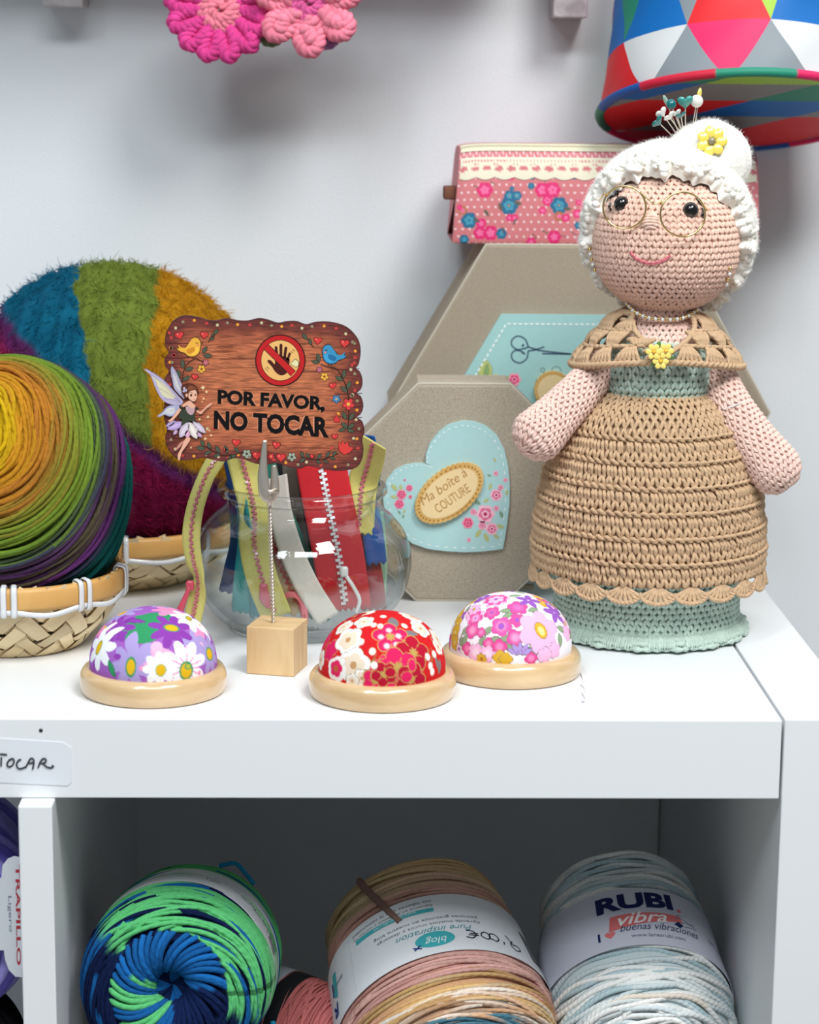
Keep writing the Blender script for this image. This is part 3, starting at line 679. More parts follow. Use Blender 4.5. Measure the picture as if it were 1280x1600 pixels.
c2, cb2 = cookie(975, 480, 92, 92, 0, 26, zx, 29.42, 'wooden_tag', pn); cb2.build('engraving', c2)

# ================================================================== flowered pouch
po = thing('zip_pouch', (-5.3, 34, 19.45), 'pink flowered zip pouch with cream lace lying on the hexagonal box', 'pouch')
NX, NZ = 340, 120
x0, x1 = W(708, 300, 30.2)[0], W(1189, 300, 30.2)[0]; zb, ztp = 19.46, 25.0
yb = 37.6
# cross-section: front bottom -> front top -> top, as a swept sheet; ends taper a little
t = np.linspace(0, 1, NZ)
prof = catmull([(30.3, zb), (30.05, zb+.15), (30.15, zb+2), (30.5, 23.6), (31.1, 24.55), (32.2, 24.95), (33.9, 25.02), (36.2, 24.9), (37.4, 24.2), (37.7, 22), (37.6, zb+.2), (37.3, zb)], 1200)
_d = np.concatenate([[0], np.cumsum(np.linalg.norm(np.diff(prof, axis=0), axis=1))]); _s = np.concatenate([np.linspace(0, 5.2, 120), np.linspace(5.3, _d[-1], 36)]); prof = np.stack([np.interp(_s, _d, prof[:, i]) for i in (0, 1)], -1); NPF = len(prof)
xs = np.linspace(x0, x1, NX); P = np.zeros((NX, len(prof), 3))
e = np.minimum((xs-x0), (x1-xs)); infl = 1-.06*np.exp(-e/.5)
zc = (zb+ztp)/2
P[:, :, 0] = xs[:, None]+(prof[None, :, 1]-zb)/5.*(-.12+.5*np.exp(-(xs-x0)/2.5))[:, None]*1.0; P[:, :, 1] = 33.9+(prof[None, :, 0]-33.9)*infl[:, None]; P[:, :, 2] = zb+(prof[None, :, 1]-zb)*(1-.035*np.exp(-e/.7))[:, None]
P[:, :, 1] += .05*noise(P.reshape(-1, 3), .8).reshape(NX, -1)
V, F = grid(P, flip=True)
Nn = np.zeros_like(P); du = np.gradient(P, axis=0); dv = np.gradient(P, axis=1); Nn = nrm(np.cross(du, dv)).reshape(-1, 3)
if Nn[(NX//2)*NPF+50][1] > 0: Nn = -Nn; 
pt = Paint(V, Nn, (208, 120, 124))
s2 = np.concatenate([[0], np.cumsum(np.linalg.norm(np.diff(prof, axis=0), axis=1))])
U = np.repeat(xs, len(prof)); S = np.tile(s2, NX)
gx, gy = U/.42, S/.42; row = np.floor(gy); fx = (gx+.5*(row % 2)) % 1-.5; fy = gy % 1-.5
pt.put(ss(.20, .13, np.hypot(fx, fy)), (238, 208, 208))
PKH, PKL, BL, GNL, BR = (222, 40, 110), (240, 110, 160), (36, 104, 138), (96, 92, 78), (176, 110, 60)
zp = lambda x, y: onplane(670+x/3.879, 200+y/3.879, (0, 30.2, 0), (0, -1, 0))
def pflow(q, R, c, c2): pt.flower(q, R, 6, c, None, 0, .15); pt.flower(q, R*.6, 5, c2, c, .5, .3, None, .35)
SP = [('r', 340, 375, 36), ('l', 285, 355, .5), ('l', 390, 330, .6), ('b', 487, 470, 40), ('b', 490, 410, 24), ('b', 535, 410, 22), ('b', 505, 368, 14), ('l', 435, 480, 1.2), ('l', 540, 455, .3), ('r', 490, 545, 18), ('r', 520, 545, 18), ('l', 520, 570, 2), ('r', 690, 375, 34), ('r', 752, 375, 36), ('r', 720, 440, 24), ('l', 708, 315, 1.5), ('b', 790, 470, 38), ('r', 690, 500, 18), ('l', 840, 490, 0), ('o', 790, 535, 22), ('r', 830, 545, 20), ('b', 245, 560, 36), ('r', 318, 578, 24), ('o', 205, 500, 20), ('r', 185, 480, 14), ('l', 290, 560, .6), ('l', 350, 515, 1), ('r', 310, 635, 30), ('r', 375, 635, 34), ('b', 440, 640, 26), ('l', 450, 620, 1.3), ('b', 215, 675, 22), ('r', 760, 660, 32), ('l', 815, 655, .2), ('l', 705, 630, .5), ('r', 495, 285, 28), ('b', 632, 300, 18), ('b', 622, 350, 18), ('l', 650, 300, .4), ('b', 840, 275, 30), ('b', 880, 280, 28), ('b', 910, 295, 16), ('r', 175, 290, 22), ('l', 250, 265, 1.4), ('l', 205, 290, .5), ('r', 560, 690, 26), ('r', 620, 690, 24), ('l', 640, 655, .9), ('r', 900, 520, 20), ('b', 905, 590, 20), ('l', 880, 640, .6), ('r', 150, 450, 14)]
for dx in (0, 760):
    for k, x, y, r_ in SP:
        q = zp(x+dx, y); r_ = r_*1.45 if k != 'l' else r_
        if k == 'r': pflow(q, r_/107, PKH, PKL)
        elif k == 'b': pflow(q, r_/107, BL, (70, 150, 176)); pt.spot(q, .06, .06, (200, 160, 90))
        elif k == 'o': pflow(q, r_/107, BR, PKL)
        else: pt.leaf(q, .5, .22, GNL, -r_)
g = np.random.default_rng(4)
for _ in range(40):
    i = g.integers(NX)*NPF+g.integers(122, 152); q = V[i]; pflow(q, g.uniform(.18, .36), *((PKH, PKL) if g.random() < .6 else (BL, (70, 150, 176))))
b = MB(); b.add(V, F, col=pt.C)
for k in (0, NX-1):                                             # end caps
    ring = P[k]; c = ring.mean(0); m_ = len(ring); b.add(np.concatenate([ring, [c]]), np.stack([np.arange(m_-1), np.arange(1, m_), np.full(m_-1, m_)], -1)[:, ::(1 if k else -1)], col=lin((208, 120, 124)))
b.add(np.array([P[0, 0], P[-1, 0], P[-1, -1], P[0, -1]]), [[0, 1, 2, 3]], col=lin((208, 120, 124)))
tag(b.build('body', M['satin'], po), 'pink cloth with white dots and small flowers')
# lace and zip tape
b = MB(); k0 = int(np.argmin(np.abs(s2-3.35)))
lx = np.linspace(x0+.12, x1-.12, 260); arc = np.linspace(0, 1, 12)
def onp(x, s, h=.04):
    i = np.clip((x-x0)/(x1-x0)*(NX-1), 0, NX-1.001); j = np.interp(s, s2, np.arange(len(s2))); i0 = i.astype(int); j0 = np.clip(j.astype(int), 0, len(s2)-2); fi = (i-i0)[..., None]; fj = (j-j0)[..., None]
    p = (P[i0, j0]*(1-fj)+P[i0, j0+1]*fj)*(1-fi)+(P[i0+1, j0]*(1-fj)+P[i0+1, j0+1]*fj)*fi
    n = Nn.reshape(NX, -1, 3)[i0, j0]; return p+n*h
sb = 4.02-.16*np.abs(np.sin((lx-x0)*PI/1.17)); sT = 5.2
X, Sg = np.meshgrid(lx, arc, indexing='ij'); SS = sb[:, None]+(sT-sb)[:, None]*Sg
Pl = onp(X, SS); V2, F2 = grid(Pl, flip=True)
uu = ((X-x0)/.74) % 1-.5; vv = SS-4.5
hole = (np.hypot(uu*.74/.27, vv/.14) < 1); h2 = (np.hypot((((X-x0)/.2) % 1-.5)*.2/.05, (SS-4.94)/.06) < 1)|(np.hypot((((X-x0)/.2) % 1-.5)*.2/.05, (SS-4.78)/.04) < 1)
col = np.where((hole | h2)[..., None], lin((208, 120, 124)), lin((232, 224, 200))).reshape(-1, 3)
b.add(V2, F2, col=col); lc = tag(b.build('lace', M['fabric'], po), 'cream lace trim')
b = MB(); X, Sg = np.meshgrid(lx, np.linspace(5.7, 7.0, 6), indexing='ij'); V2, F2 = grid(onp(X, Sg, .05), flip=True); b.add(V2, F2, col=lin((228, 222, 196))); b.build('zip_tape', M['fabric'], po)
b = MB(); b.add(*tubes(onp(lx, np.full(260, 6.35), .1), .12, 6)[:2], col=lin((214, 206, 178))); b.build('zip_teeth', M['gloss'], po)
b = MB(); q = W(697, 302, 30.9); b.add(*box(q+[.25, .8, 0], (.75, 1.3, .75), .1), col=lin((120, 78, 62))); b.build('end_tab', M['fabric'], po)

# ================================================================== harlequin drum bag
bg = thing('drum_bag', (1.75, 33, 25.2), 'round fabric bag with bright red, blue, white and grey diamonds hanging behind the doll', 'bag')
tilt = math.radians(17.5); ax = np.array([0, math.sin(tilt)*.98, math.cos(tilt)]); ax = nrm(ax)           # axis from the base upwards: base turned to the camera
ub = np.array([1., 0, 0]); vb = np.cross(ax, ub)                                                    # vb points away from the camera
Cb = W(1150, 175, 31.8); Rb = 7.8
def onbag(a, h, r): return Cb+np.multiply.outer(r*np.cos(a), ub)+np.multiply.outer(r*np.sin(a), vb)+np.multiply.outer(h*np.ones_like(a), ax)
nB = 10; cB_ = 2*PI/nB; uF = -PI/2-.22-cB_/2; h0, h1 = 3.1, 9.2; n = 360; A = np.arange(n)*2*PI/n
radb = lambda h: Rb*(1-.018*h)*(1+.008*np.sin(h*1.1))
BLB, WHB, REB, GYB, PKB, TEB, LIB, DGB = (0, 104, 180), (212, 214, 214), (224, 28, 36), (134, 142, 148), (230, 30, 98), (36, 136, 108), (160, 198, 66), (104, 108, 116)
LOW = [PKB, WHB, BLB, WHB, TEB, PKB, WHB, LIB, REB, WHB]; UPR = [GYB, BLB, GYB, REB, GYB, TEB, BLB, GYB, REB, GYB]        # inverted / upright triangles of the lower band
TOPU = [REB, BLB, GYB, REB, PKB, BLB, REB, TEB, BLB, BLB]; TOPD = [LIB, TEB, WHB, TEB, WHB, GYB, WHB, PKB, TEB, GYB]
b = MB()
def patch(f0, f1, hs, col, k):
    fr = np.linspace(0, 1, 12); U = uF+(k+lerp(f0(hs)[:, None], f1(hs)[:, None], fr[None]))*cB_
    R = radb(hs)[:, None]*(1+.006*np.sin(5*U+hs[:, None])+.004*np.sin(11*U-2*hs[:, None])); P = Cb+(R*np.cos(U))[..., None]*ub+(R*np.sin(U))[..., None]*vb+(hs[:, None]*np.ones_like(U))[..., None]*ax
    V, F = grid(P); b.add(V, F, col=lin(col))
w0 = lambda h: .06+.44*np.clip(h/h0, 0, 1)**.85; w1 = lambda h: .5*np.clip(1-(h-h0)/(h1-h0), 0.001, 1)
hl, hu, ht = np.linspace(0, h0, 16), np.linspace(h0, h1, 16), np.linspace(h1, 13.5, 10)
for k in range(nB):
    patch(lambda h: .5-w0(h), lambda h: .5+w0(h), hl, LOW[k], k); patch(lambda h: .5+w0(h), lambda h: 1.5-w0(h), hl, UPR[k], k)
    patch(lambda h: .5-w1(h), lambda h: .5+w1(h), hu, TOPU[k], k); patch(lambda h: .5+w1(h), lambda h: 1.5-w1(h), hu, TOPD[k], k)
    patch(lambda h: 0*h, lambda h: 0*h+1, ht, TOPD[k-1], k)
rad = [radb(13.5)]
b.build('side', M['satin'], bg)
b = MB(); rr = np.linspace(0, Rb*.985, 64); Pd = np.array([onbag(A, -.25*(1-(r/Rb)**2)*0-.06, r*np.ones_like(A)) for r in rr])
xx = Pd[..., 0]-Cb[0]; yy = (Pd-Cb)@vb
q1, q2 = xx/6.2+yy/6.4+.33, xx/6.2-yy/6.4+.55; j1, j2 = np.floor(q1).astype(int), np.floor(q2).astype(int); tr2 = ((q1-j1) > (q2-j2)).astype(int)
PALD = [(224, 28, 36), (134, 132, 130), (230, 40, 84), (0, 104, 180), (212, 212, 210), (224, 28, 36), (160, 198, 66), (134, 132, 130), (36, 136, 108)]
cold = np.array([lin(c) for c in PALD])[(j1*2+j2*5+tr2*4+3) % len(PALD)]
V, F = grid(Pd, closev=True, flip=True); b.add(V, F, col=cold.reshape(-1, 3)); tag(b.build('base', M['satin'], bg), 'round diamond patterned base')
Pr = onbag(A, -.02, Rb*1.005*np.ones_like(A)); PALP = [(36, 140, 112), (226, 36, 100), (24, 90, 170), (50, 52, 66), (226, 36, 100), (30, 130, 104), (24, 84, 160), (206, 30, 60)]
cp = np.array([lin(PALP[int((a/(2*PI)*11+.3) % len(PALP))]) for a in A])
b = MB(); V, F, _ = tubes(Pr, .27, 8, closed=True); b.add(V, F, col=rep(cp[None], n, 8)); b.build('piping', M['satin'], bg)
b = MB(); hs = catmull([onbag(np.array([PI*.5]), 13.2, Rb*.7)[0], onbag(np.array([PI*.5]), 17, Rb*.45)[0], np.array([Cb[0], 38.2, Cb[2]+17.])], 20); b.add(*tubes(hs, 1., 8, flat=(.12, .9))[:2], col=lin((30, 90, 160))); b.build('strap', M['satin'], bg)
b = MB(); Pt_ = np.array([onbag(A, 13.5, r*np.ones_like(A)) for r in np.linspace(rad[-1], 0, 6)]); V, F = grid(Pt_, closev=True); b.add(V, F, col=lin((24, 84, 160))); b.build('top', M['satin'], bg)
hk = MB(); hk.add(*tubes([[(Cb[0], YW, Cb[2]+17.2), (Cb[0], 37.4, Cb[2]+17.2), (Cb[0], 37.3, Cb[2]+17.8)]], .25, 8, caps=True)[:2]); tag(hk.build('wall_hook', M['steel'], origin=(Cb[0], YW, Cb[2]+17.2)), 'steel hook in the wall above the diamond bag', 'hook')

# ================================================================== crochet flowers hanging from the shelf above
def chunky(path, r, col, b, seed=0, plies=3, pitch=.55, closed=False, cv=.1):
    """thick yarn: plies twisted round a path, each bulging"""
    P = np.asarray(path, float); T = nrm(np.gradient(P, axis=0)); L = np.concatenate([[0], np.cumsum(np.linalg.norm(np.diff(P, axis=0), axis=1))])
    k = max(12, int(L[-1]/pitch*7)); s = np.linspace(0, L[-1], k); Q = np.stack([np.interp(s, L, P[:, i]) for i in range(3)], -1)
    T = nrm(np.gradient(Q, axis=0)); c = nrm(np.cross(T[0], [.3, .5, .8])); Nf = [c]
    for i in range(1, k): c = nrm(c-T[i]*(T[i]@c)); Nf.append(c)
    Nf = np.array(Nf); B_ = np.cross(T, Nf)
    for q in range(plies):
        a = 2*PI*s/pitch/2+q*2*PI/plies; R = Q+(Nf*np.cos(a)[:, None]+B_*np.sin(a)[:, None])*r*.52
        rr = r*.58*(1+.12*np.sin(s*11+seed+q)); rr[0] *= .3; rr[-1] *= .3
        cc = lin(col)*(1+cv*np.sin(s*4+q*2+seed))[:, None]
        V, F, tw = tubes(R, rr, 6); b.add(V, F, col=rep(cc[None], k, 6), tw=tw)
def fuzz(b, P, Nn, n, L, r, col, jit=.6, seed=1, seg=3):
    g = np.random.default_rng(seed); i = g.integers(len(P), size=n); p = P[i]; d = nrm(Nn[i]*g.uniform(.3, 1, (n, 1))+g.normal(size=(n, 3))*jit); e = nrm(d+g.normal(size=(n, 3))*.9)
    l = L*g.uniform(.3, 1, (n, 1)); t = np.linspace(0, 1, seg)[None, :, None]
    Q = p[:, None]+d[:, None]*l[:, None]*t+(e-d)[:, None]*l[:, None]*t*t*.6
    rr = r*(1-.75*np.linspace(0, 1, seg))[None]*np.ones((n, 1)); V, F, tw = tubes(Q, rr, 3)
    c = col[i] if np.ndim(col) == 2 else np.ones((n, 3))*col
    c = c*g.uniform(.8, 1.2, (n, 1)); b.add(V, F, col=rep(c, seg, 3), tw=tw)
M['chunk'] = mat('chunky_yarn', usecol=True, rough=.95, sheen=.5, spec=.1, var=.15, vscale=700, bump=.0006, bscale=1400)
def flower(px, py, Y, R, np_, colp, colc, label, rot, back=None, leaf=None):
    c = W(px, py, Y); t = thing('crochet_flower', c, label, 'flower', 'crochet flowers hanging over the shelf')
    for k in range(np_):
        a = rot+k*2*PI/np_; d = np.array([math.cos(a), 0, math.sin(a)]); s = np.array([-math.sin(a), 0, math.cos(a)]); w_ = R*.2*(9/np_)**.6
        tq = np.linspace(0, 1, 26); ang = PI*2*tq
        loop = c+np.outer(R*(.62-.40*np.cos(ang)), d)+np.outer(w_*np.sin(ang)*(.55+.3*(1-np.cos(ang))), s)+np.outer(-.25*np.sin(PI*tq)**2-.15, [0, 1, 0])
        b = MB(); chunky(loop, R*.15, colp, b, k, 3, .5, cv=.12)
        if np_ < 9: chunky(c+np.outer(R*np.linspace(.3, .88, 12), d)+np.outer(.12*np.sin(np.linspace(0, 9, 12)), s)+[0, -.35, 0], R*.19, colp, b, k+5, 3, .5, cv=.1)
        V = np.concatenate(b.V); fuzz(b, V, nrm(V-c), 120, .22, .007, lin(colp), 1., k)
        b.build('petal', M['chunk'], t)
    b = MB(); sp = np.linspace(0, 1, 160); a = sp*2*PI*3.6; rr = R*.47*np.sqrt(sp)
    chunky(c+np.stack([rr*np.cos(a), -.42+.3*sp**2+0*a, rr*np.sin(a)], -1), R*.13, colc, b, 3, 3, .5)
    V = np.concatenate(b.V); fuzz(b, V, np.tile([0, -1., 0], (len(V), 1)), 150, .2, .007, lin(colc), 1.)
    b.build('centre', M['chunk'], t)
    if leaf is not None:
        b = MB(); (lx_, ly_), lr = leaf; lc_ = W(lx_, ly_, Y+.8); a = np.linspace(0, 2*PI*2.6, 150); q = np.linspace(1, .25, 150)
        chunky(lc_+np.stack([lr*.62*q*np.cos(a), .1*np.sin(a*3), lr*q*np.sin(a)], -1), .26, (104, 118, 88), b, 1, 3, .5); tag(b.build('leaf', M['chunk'], t), 'grey green crochet leaf')
    if back is not None:
        b = MB(); (bx, by), br, bc = back; q = W(bx, by, Y+1.); a = np.linspace(0, 2*PI*1.8, 60); k_ = np.linspace(1, .3, 60)
        chunky(q+np.stack([br*k_*np.cos(a), 0*a, br*k_*np.sin(a)], -1), .25, bc, b, 2, 3, .5); tag(b.build('back_petal', M['chunk'], t), 'mauve petal behind')
    b = MB(); top = np.array([c[0], c[1]+.6, 39.95]); b.add(*tubes([[c+[0, .5, 0], lerp(c, top, .5)+[.1, 0, 0], top]], .1, 6)[:2], col=lin((104, 118, 88))); b.build('hanging_cord', M['chunk'], t)
    return t
flower(344, 12, 32.6, 2.75, 13, (228, 74, 150), (250, 140, 160), 'hot pink crochet flower with looped petals and a peach centre', .1)
flower(482, 2, 32.0, 2.75, 7, (250, 142, 164), (226, 100, 158), 'pale pink crochet flower with plump petals and a magenta centre', .25, ((512, 58), .7, (168, 120, 168)), ((424, 30), 1.7))

# ================================================================== clip stand
ck = np.array([-23.55, 8.65]); rc = math.radians(-15)
st = thing('sign_holder', (ck[0], ck[1], 0), 'wooden cube with a twisted wire and an alligator clip holding the sign', 'sign holder')
b = MB(); b.add(*box((ck[0], ck[1], 1.21), (2.42, 2.42, 2.4), .05, rc)); b.build('block', M['pine'], st, smooth=False)
b = MB(); top = np.array([ck[0]-.18, ck[1]-.1, 2.38]); wt = W(421, 783, 8.2)
wp = np.linspace(top+[0, 0, -.6], wt, 120); s = np.linspace(0, 1, 120); L = np.linalg.norm(wt-top)
for q in (0, 1):
    a = s*2*PI*L/.34+q*PI; off = np.stack([np.cos(a), np.sin(a), 0*a], -1)*.055; b.add(*tubes(wp+off, .06, 6)[:2])
b.build('twisted_wire', M['steel'], st)
b = MB()
b.add(*tubes([[wt+[0, 0, -.25], wt+[0, 0, .1], wt+[0, 0, .35]]], [[.1, .16, .12]], 10, caps=True)[:2])
b.build('ferrule', M['steel'], st)
def jaw(pts, wds, Y, name, depth):
    b = MB(); P = catmull(np.array([W(x, y, Y) for x, y in pts]), 24); w_ = np.interp(np.linspace(0, 1, 24), np.linspace(0, 1, len(wds)), wds)
    V, F, _ = tubes(P, w_, 10, N=np.array([0, -1., 0]), flat=(depth, 1), caps=True); b.add(V, F); return b.build(name, M['steel'], st)
jaw([(420, 782), (414, 770), (411, 745), (412, 715), (414, 688)], [.2, .31, .27, .17, .11], 7.32, 'front_jaw', .45)
jaw([(424, 783), (429, 768), (429, 745), (428, 727)], [.16, .25, .2, .13], 7.75, 'back_jaw', .6)
b = MB(); q = W(424, 768, 7.35); b.add(*tubes([[q+[-.12, -.15, 0], q+[.3, .35, 0]]], .1, 8, caps=True)[:2]); b.build('pivot', M['steel'], st)

# ================================================================== wooden sign
zs = lambda x, y: (220+x/3.3684, 480+y/3.37)
YS = 7.62; nS = (0, -1., 0)
sg = thing('wooden_sign', W(415, 725, YS), 'wooden sign with fairy, birds and hearts asking not to touch, held by the clip', 'sign')
OUTL = [(128, 200), (130, 150), (150, 100), (180, 65), (230, 45), (290, 52), (350, 68), (400, 72), (450, 60), (500, 70), (560, 73), (620, 60), (670, 68), (720, 84), (770, 76), (820, 76), (870, 92), (920, 80), (980, 78), (1040, 88), (1090, 110), (1130, 150), (1152, 190), (1158, 240), (1148, 298), (1132, 324), (1155, 345), (1168, 390), (1160, 430), (1137, 455), (1160, 475), (1172, 520), (1160, 560), (1137, 582), (1165, 604), (1178, 650), (1166, 700), (1173, 745), (1165, 800), (1140, 840), (1090, 858), (1020, 861), (950, 850), (880, 836), (840, 850), (780, 842), (720, 822), (660, 830), (600, 822), (540, 800), (490, 796), (440, 812), (390, 806), (330, 793), (270, 802), (210, 806), (170, 780), (140, 740), (128, 690), (138, 645), (126, 600), (120, 560), (125, 500), (146, 455), (128, 420), (126, 375), (148, 338), (128, 310), (126, 270), (147, 238)]
out = catmull(OUTL, 260, True)
M['signwood'] = wood('sign_wood', (150, 150, 150), (255, 255, 255), 140, (1, 1, 9), .55, 0, True)
tp = lambda x, y: onplane(*zs(x, y), (0, YS, 0), nS)
b = MB(); V, F = slab([tp(x, y) for x, y in out], nS, .3); b.add(V, F, col=lin((96, 38, 34))); b.build('board', M['signwood'], sg, smooth=False)
# tonal print: darker reddish rim, warm centre
cO = np.array([650., 455.]); rings = [1, .985, .95, .9, .84, .76, .62, .4, .0]; cols = [(70, 26, 26), (128, 54, 48), (134, 58, 50), (140, 64, 52), (172, 86, 60), (202, 108, 72), (220, 124, 82), (226, 132, 86), (226, 132, 86)]
b = MB(); n_ = len(out); RR = np.array([[tp(*(cO+(q-cO)*r))+np.array([0, -.008, 0]) for q in out] for r in rings]); V, F = grid(RR, closev=True)
b.add(V, F, col=np.repeat([lin(c) for c in cols], n_, 0)); V_ = np.concatenate(b.V)
b.build('woodgrain_print', M['signwood'], sg, smooth=False)
S = Board((0, YS, 0), nS, zs); DK = (44, 20, 20)
# plank joints and grain strokes
g = np.random.default_rng(2)
for y0 in (190, 262, 330, 430, 555, 640, 735):
    for _ in range(4):
        xa = g.uniform(160, 900); xb = xa+g.uniform(120, 260); yy = y0+g.uniform(-14, 14); S.line([(xa, yy), ((xa+xb)/2, yy+g.uniform(-5, 5)), (min(xb, 1120), yy+g.uniform(-4, 4))], 2.2, (112, 54, 42), .4)
for x0_, x1_, y_ in ((130, 330, 188), (130, 260, 265), (1000, 1150, 325), (1020, 1165, 455), (1060, 1165, 582), (130, 240, 612), (130, 210, 690)): S.line([(x0_, y_), ((x0_+x1_)/2, y_+3), (x1_, y_-2)], 4, (74, 30, 30), .5)
for k in (32, 26, 19, 12): S.line(ell(450, 220, k*1.9, k*.55, .0, 20).tolist(), 2.2, (136, 70, 48), .4)
S.build('grain_lines', sg)
# dots along the rim
DOT = [(240, 160, 60), (206, 70, 66), (206, 196, 150), (150, 140, 110)]
inn = catmull([cO+(np.array(q)-cO)*.945 for q in OUTL], 62, True)
for i, (x, y) in enumerate(inn): S.fill(ell(x, y, 8, 8, 0, 10), DOT[i % 4], 1)
for x, y in ((160, 215), (175, 250), (165, 290), (150, 135), (1125, 190), (1128, 265), (1110, 465), (1112, 305), (1005, 740), (385, 640), (350, 640), (1120, 690), (1040, 560), (1035, 600)): S.fill(ell(x, y, 8, 8, 0, 10), DOT[(int(x+y)) % 4], 1)
S.build('rim_dots', sg)
# lettering
BK = (14, 10, 12)
for c_, ly, bo in (((226, 150, 116), 1.5, .075), (BK, 2.5, .05)):
    S.text('POR FAVOR,', [(404, 514+8), (968, 556), (972, 470), (406, 432)], c_, ly, bo)
    S.text('NO TOCAR', [(384, 642), (990, 688), (990, 578), (386, 542)], c_, ly, bo)
tag(S.build('lettering', sg), 'black words POR FAVOR, NO TOCAR')
# no-touch symbol
S.fill(ell(735, 280, 133, 137, 0, 48), DK, 1); S.fill(ell(735, 280, 127, 131, 0, 48), (196, 36, 38), 1.5); S.fill(ell(735, 280, 103, 108, 0, 48), DK, 2); S.fill(ell(735, 280, 100, 105, 0, 48), (240, 186, 112), 2.5)
HAND = (74, 30, 26)
S.fill(catmull([(706, 262), (720, 255), (765, 262), (785, 278), (775, 320), (765, 350), (735, 358), (708, 340), (690, 312), (668, 288), (672, 276), (688, 282), (706, 300)], 40, True), HAND, 3)
for xa, ya, xb, yb_, w_ in ((718, 265, 712, 212, 15), (738, 262, 738, 200, 16), (757, 266, 764, 214, 15), (772, 280, 784, 244, 13)):
    S.line([(xa, ya), ((xa+xb)/2, (ya+yb_)/2), (xb, yb_)], w_, HAND, 3); S.fill(ell(xb, yb_, w_/2, w_/2, 0, 12), HAND, 3.2)
S.fill(catmull([(788, 296), (800, 288), (812, 275), (822, 280), (830, 292), (828, 308), (815, 314), (800, 304)], 24, True), (232, 224, 170), 3.4, DK, 3)
for pts in ([(790, 232), (802, 240)], [(800, 222), (812, 232)], [(655, 320), (668, 335)], [(662, 312), (676, 325)]): S.line(pts, 3, DK, 3)
a = math.radians(45); S.line([(735-96*math.cos(a)-6, 280-100*math.sin(a)), (735+96*math.cos(a), 280+98*math.sin(a))], 38, DK, 3.8); S.line([(735-97*math.cos(a)-6, 280-101*math.sin(a)), (735+97*math.cos(a), 280+99*math.sin(a))], 31, (200, 38, 40), 4.2)
tag(S.build('no_touch_symbol', sg), 'red barred circle over a dark hand')
# hearts
RD = (218, 62, 62)
for x, y, s_, r_ in ((203, 148, 24, -.2), (334, 146, 22, .15), (932, 175, 22, .1), (1073, 190, 25, .1), (284, 367, 18, .2), (1010, 413, 20, -.1), (502, 712, 22, .1), (714, 725, 22, .1), (612, 780, 26, 0), (738, 790, 26, 0), (445, 750, 11, .2), (1021, 680, 17, 0), (902, 785, 12, .2)): S.fill(heart(x, y, s_, r_), RD, 2, DK, 3); S.fill(ell(x-s_*.35, y-s_*.25, s_*.16, s_*.2), (240, 130, 120), 2.5); S.build('heart', sg)
# vines
LF = (88, 98, 78)
def vine(stem, leaves, w_=5): 
    S.line(stem, w_, (58, 34, 26), 1.5)
    for x, y, l, r_ in leaves: S.fill(leaf2(x, y, l, l*.42, r_), LF, 2, DK, 3); S.line([(x-l*.35*math.cos(r_), y-l*.35*math.sin(r_)), (x+l*.35*math.cos(r_), y+l*.35*math.sin(r_))], 2, (50, 50, 44), 2.5)
vine([(218, 395), (225, 340), (245, 300), (285, 272), (315, 282), (335, 290)], [(352, 255, 46, .05), (337, 225, 42, -1.), (220, 298, 46, -1.7), (255, 325, 44, -.25), (200, 350, 44, -1.9), (238, 376, 44, -.5)])
vine([(356, 186), (368, 160), (392, 142)], [(396, 130, 36, -.9), (375, 165, 26, -.3), (380, 148, 20, .4)], 4)
vine([(912, 215), (895, 190), (872, 160)], [(864, 155, 40, .9), (892, 182, 34, 1.3)], 4)
vine([(945, 300), (985, 315), (1030, 325), (1065, 380), (1090, 450), (1095, 560), (1090, 640)], [(935, 265, 44, 1.3), (920, 288, 40, .2), (1070, 350, 44, -1.4), (1045, 375, 44, .4), (1095, 410, 46, -1.2), (1070, 432, 44, .7), (1110, 575, 44, -1.), (1072, 570, 44, 1.1), (1108, 625, 42, -.6), (1072, 622, 42, .7), (1105, 650, 38, .3), (1060, 645, 38, -.3)])
vine([(325, 722), (370, 750), (430, 780), (500, 775), (545, 760)], [(315, 742, 46, .2), (325, 716, 38, 1.1), (352, 766, 36, -.5), (360, 728, 36, 1.2), (405, 750, 40, 1.1), (400, 780, 34, -.6), (450, 748, 40, 1.2), (485, 785, 34, -.4), (505, 752, 34, .8), (470, 790, 30, -.8)])
vine([(845, 785), (880, 798), (960, 800), (1040, 770)], [(850, 775, 34, 1.2), (850, 805, 36, -.7), (880, 780, 30, 1.), (940, 785, 34, -1.), (935, 815, 30, .5), (985, 775, 36, -1.), (975, 812, 30, .4), (1020, 770, 32, -1.), (1010, 795, 30, .4)])
tag(S.build('vines', sg), 'dark green leafy vines')
for x, y, R, c_, cc_ in ((320, 325, 22, (238, 178, 70), (130, 70, 30)), (967, 365, 22, (238, 178, 70), (130, 70, 30)), (1093, 510, 32, (220, 66, 66), (240, 180, 80)), (558, 772, 24, (160, 168, 150), (60, 60, 50)), (795, 788, 24, (160, 168, 150), (60, 60, 50)), (686, 785, 18, (214, 60, 70), (240, 160, 90)), (342, 291, 16, (200, 110, 120), None), (940, 328, 16, (190, 104, 122), None), (1030, 483, 22, (76, 130, 180), (200, 180, 120))):
    S.fill(petals(x, y, R, 5, .45, .3), c_, 2, DK, 3)
    if cc_: S.fill(ell(x, y, R*.28, R*.28), cc_, 2.5)
    S.build('painted_flower', sg)
S.fill([(1040, 705), (1055, 725), (1062, 700), (1075, 722), (1090, 705), (1095, 735), (1120, 740), (1100, 765), (1070, 776), (1045, 755)], (222, 66, 62), 2, DK, 3); S.build('painted_tulip', sg); S.fill([(1012, 568), (1022, 585), (1032, 562), (1040, 585), (1050, 575), (1045, 605), (1020, 605)], (210, 60, 60), 2, DK, 3)
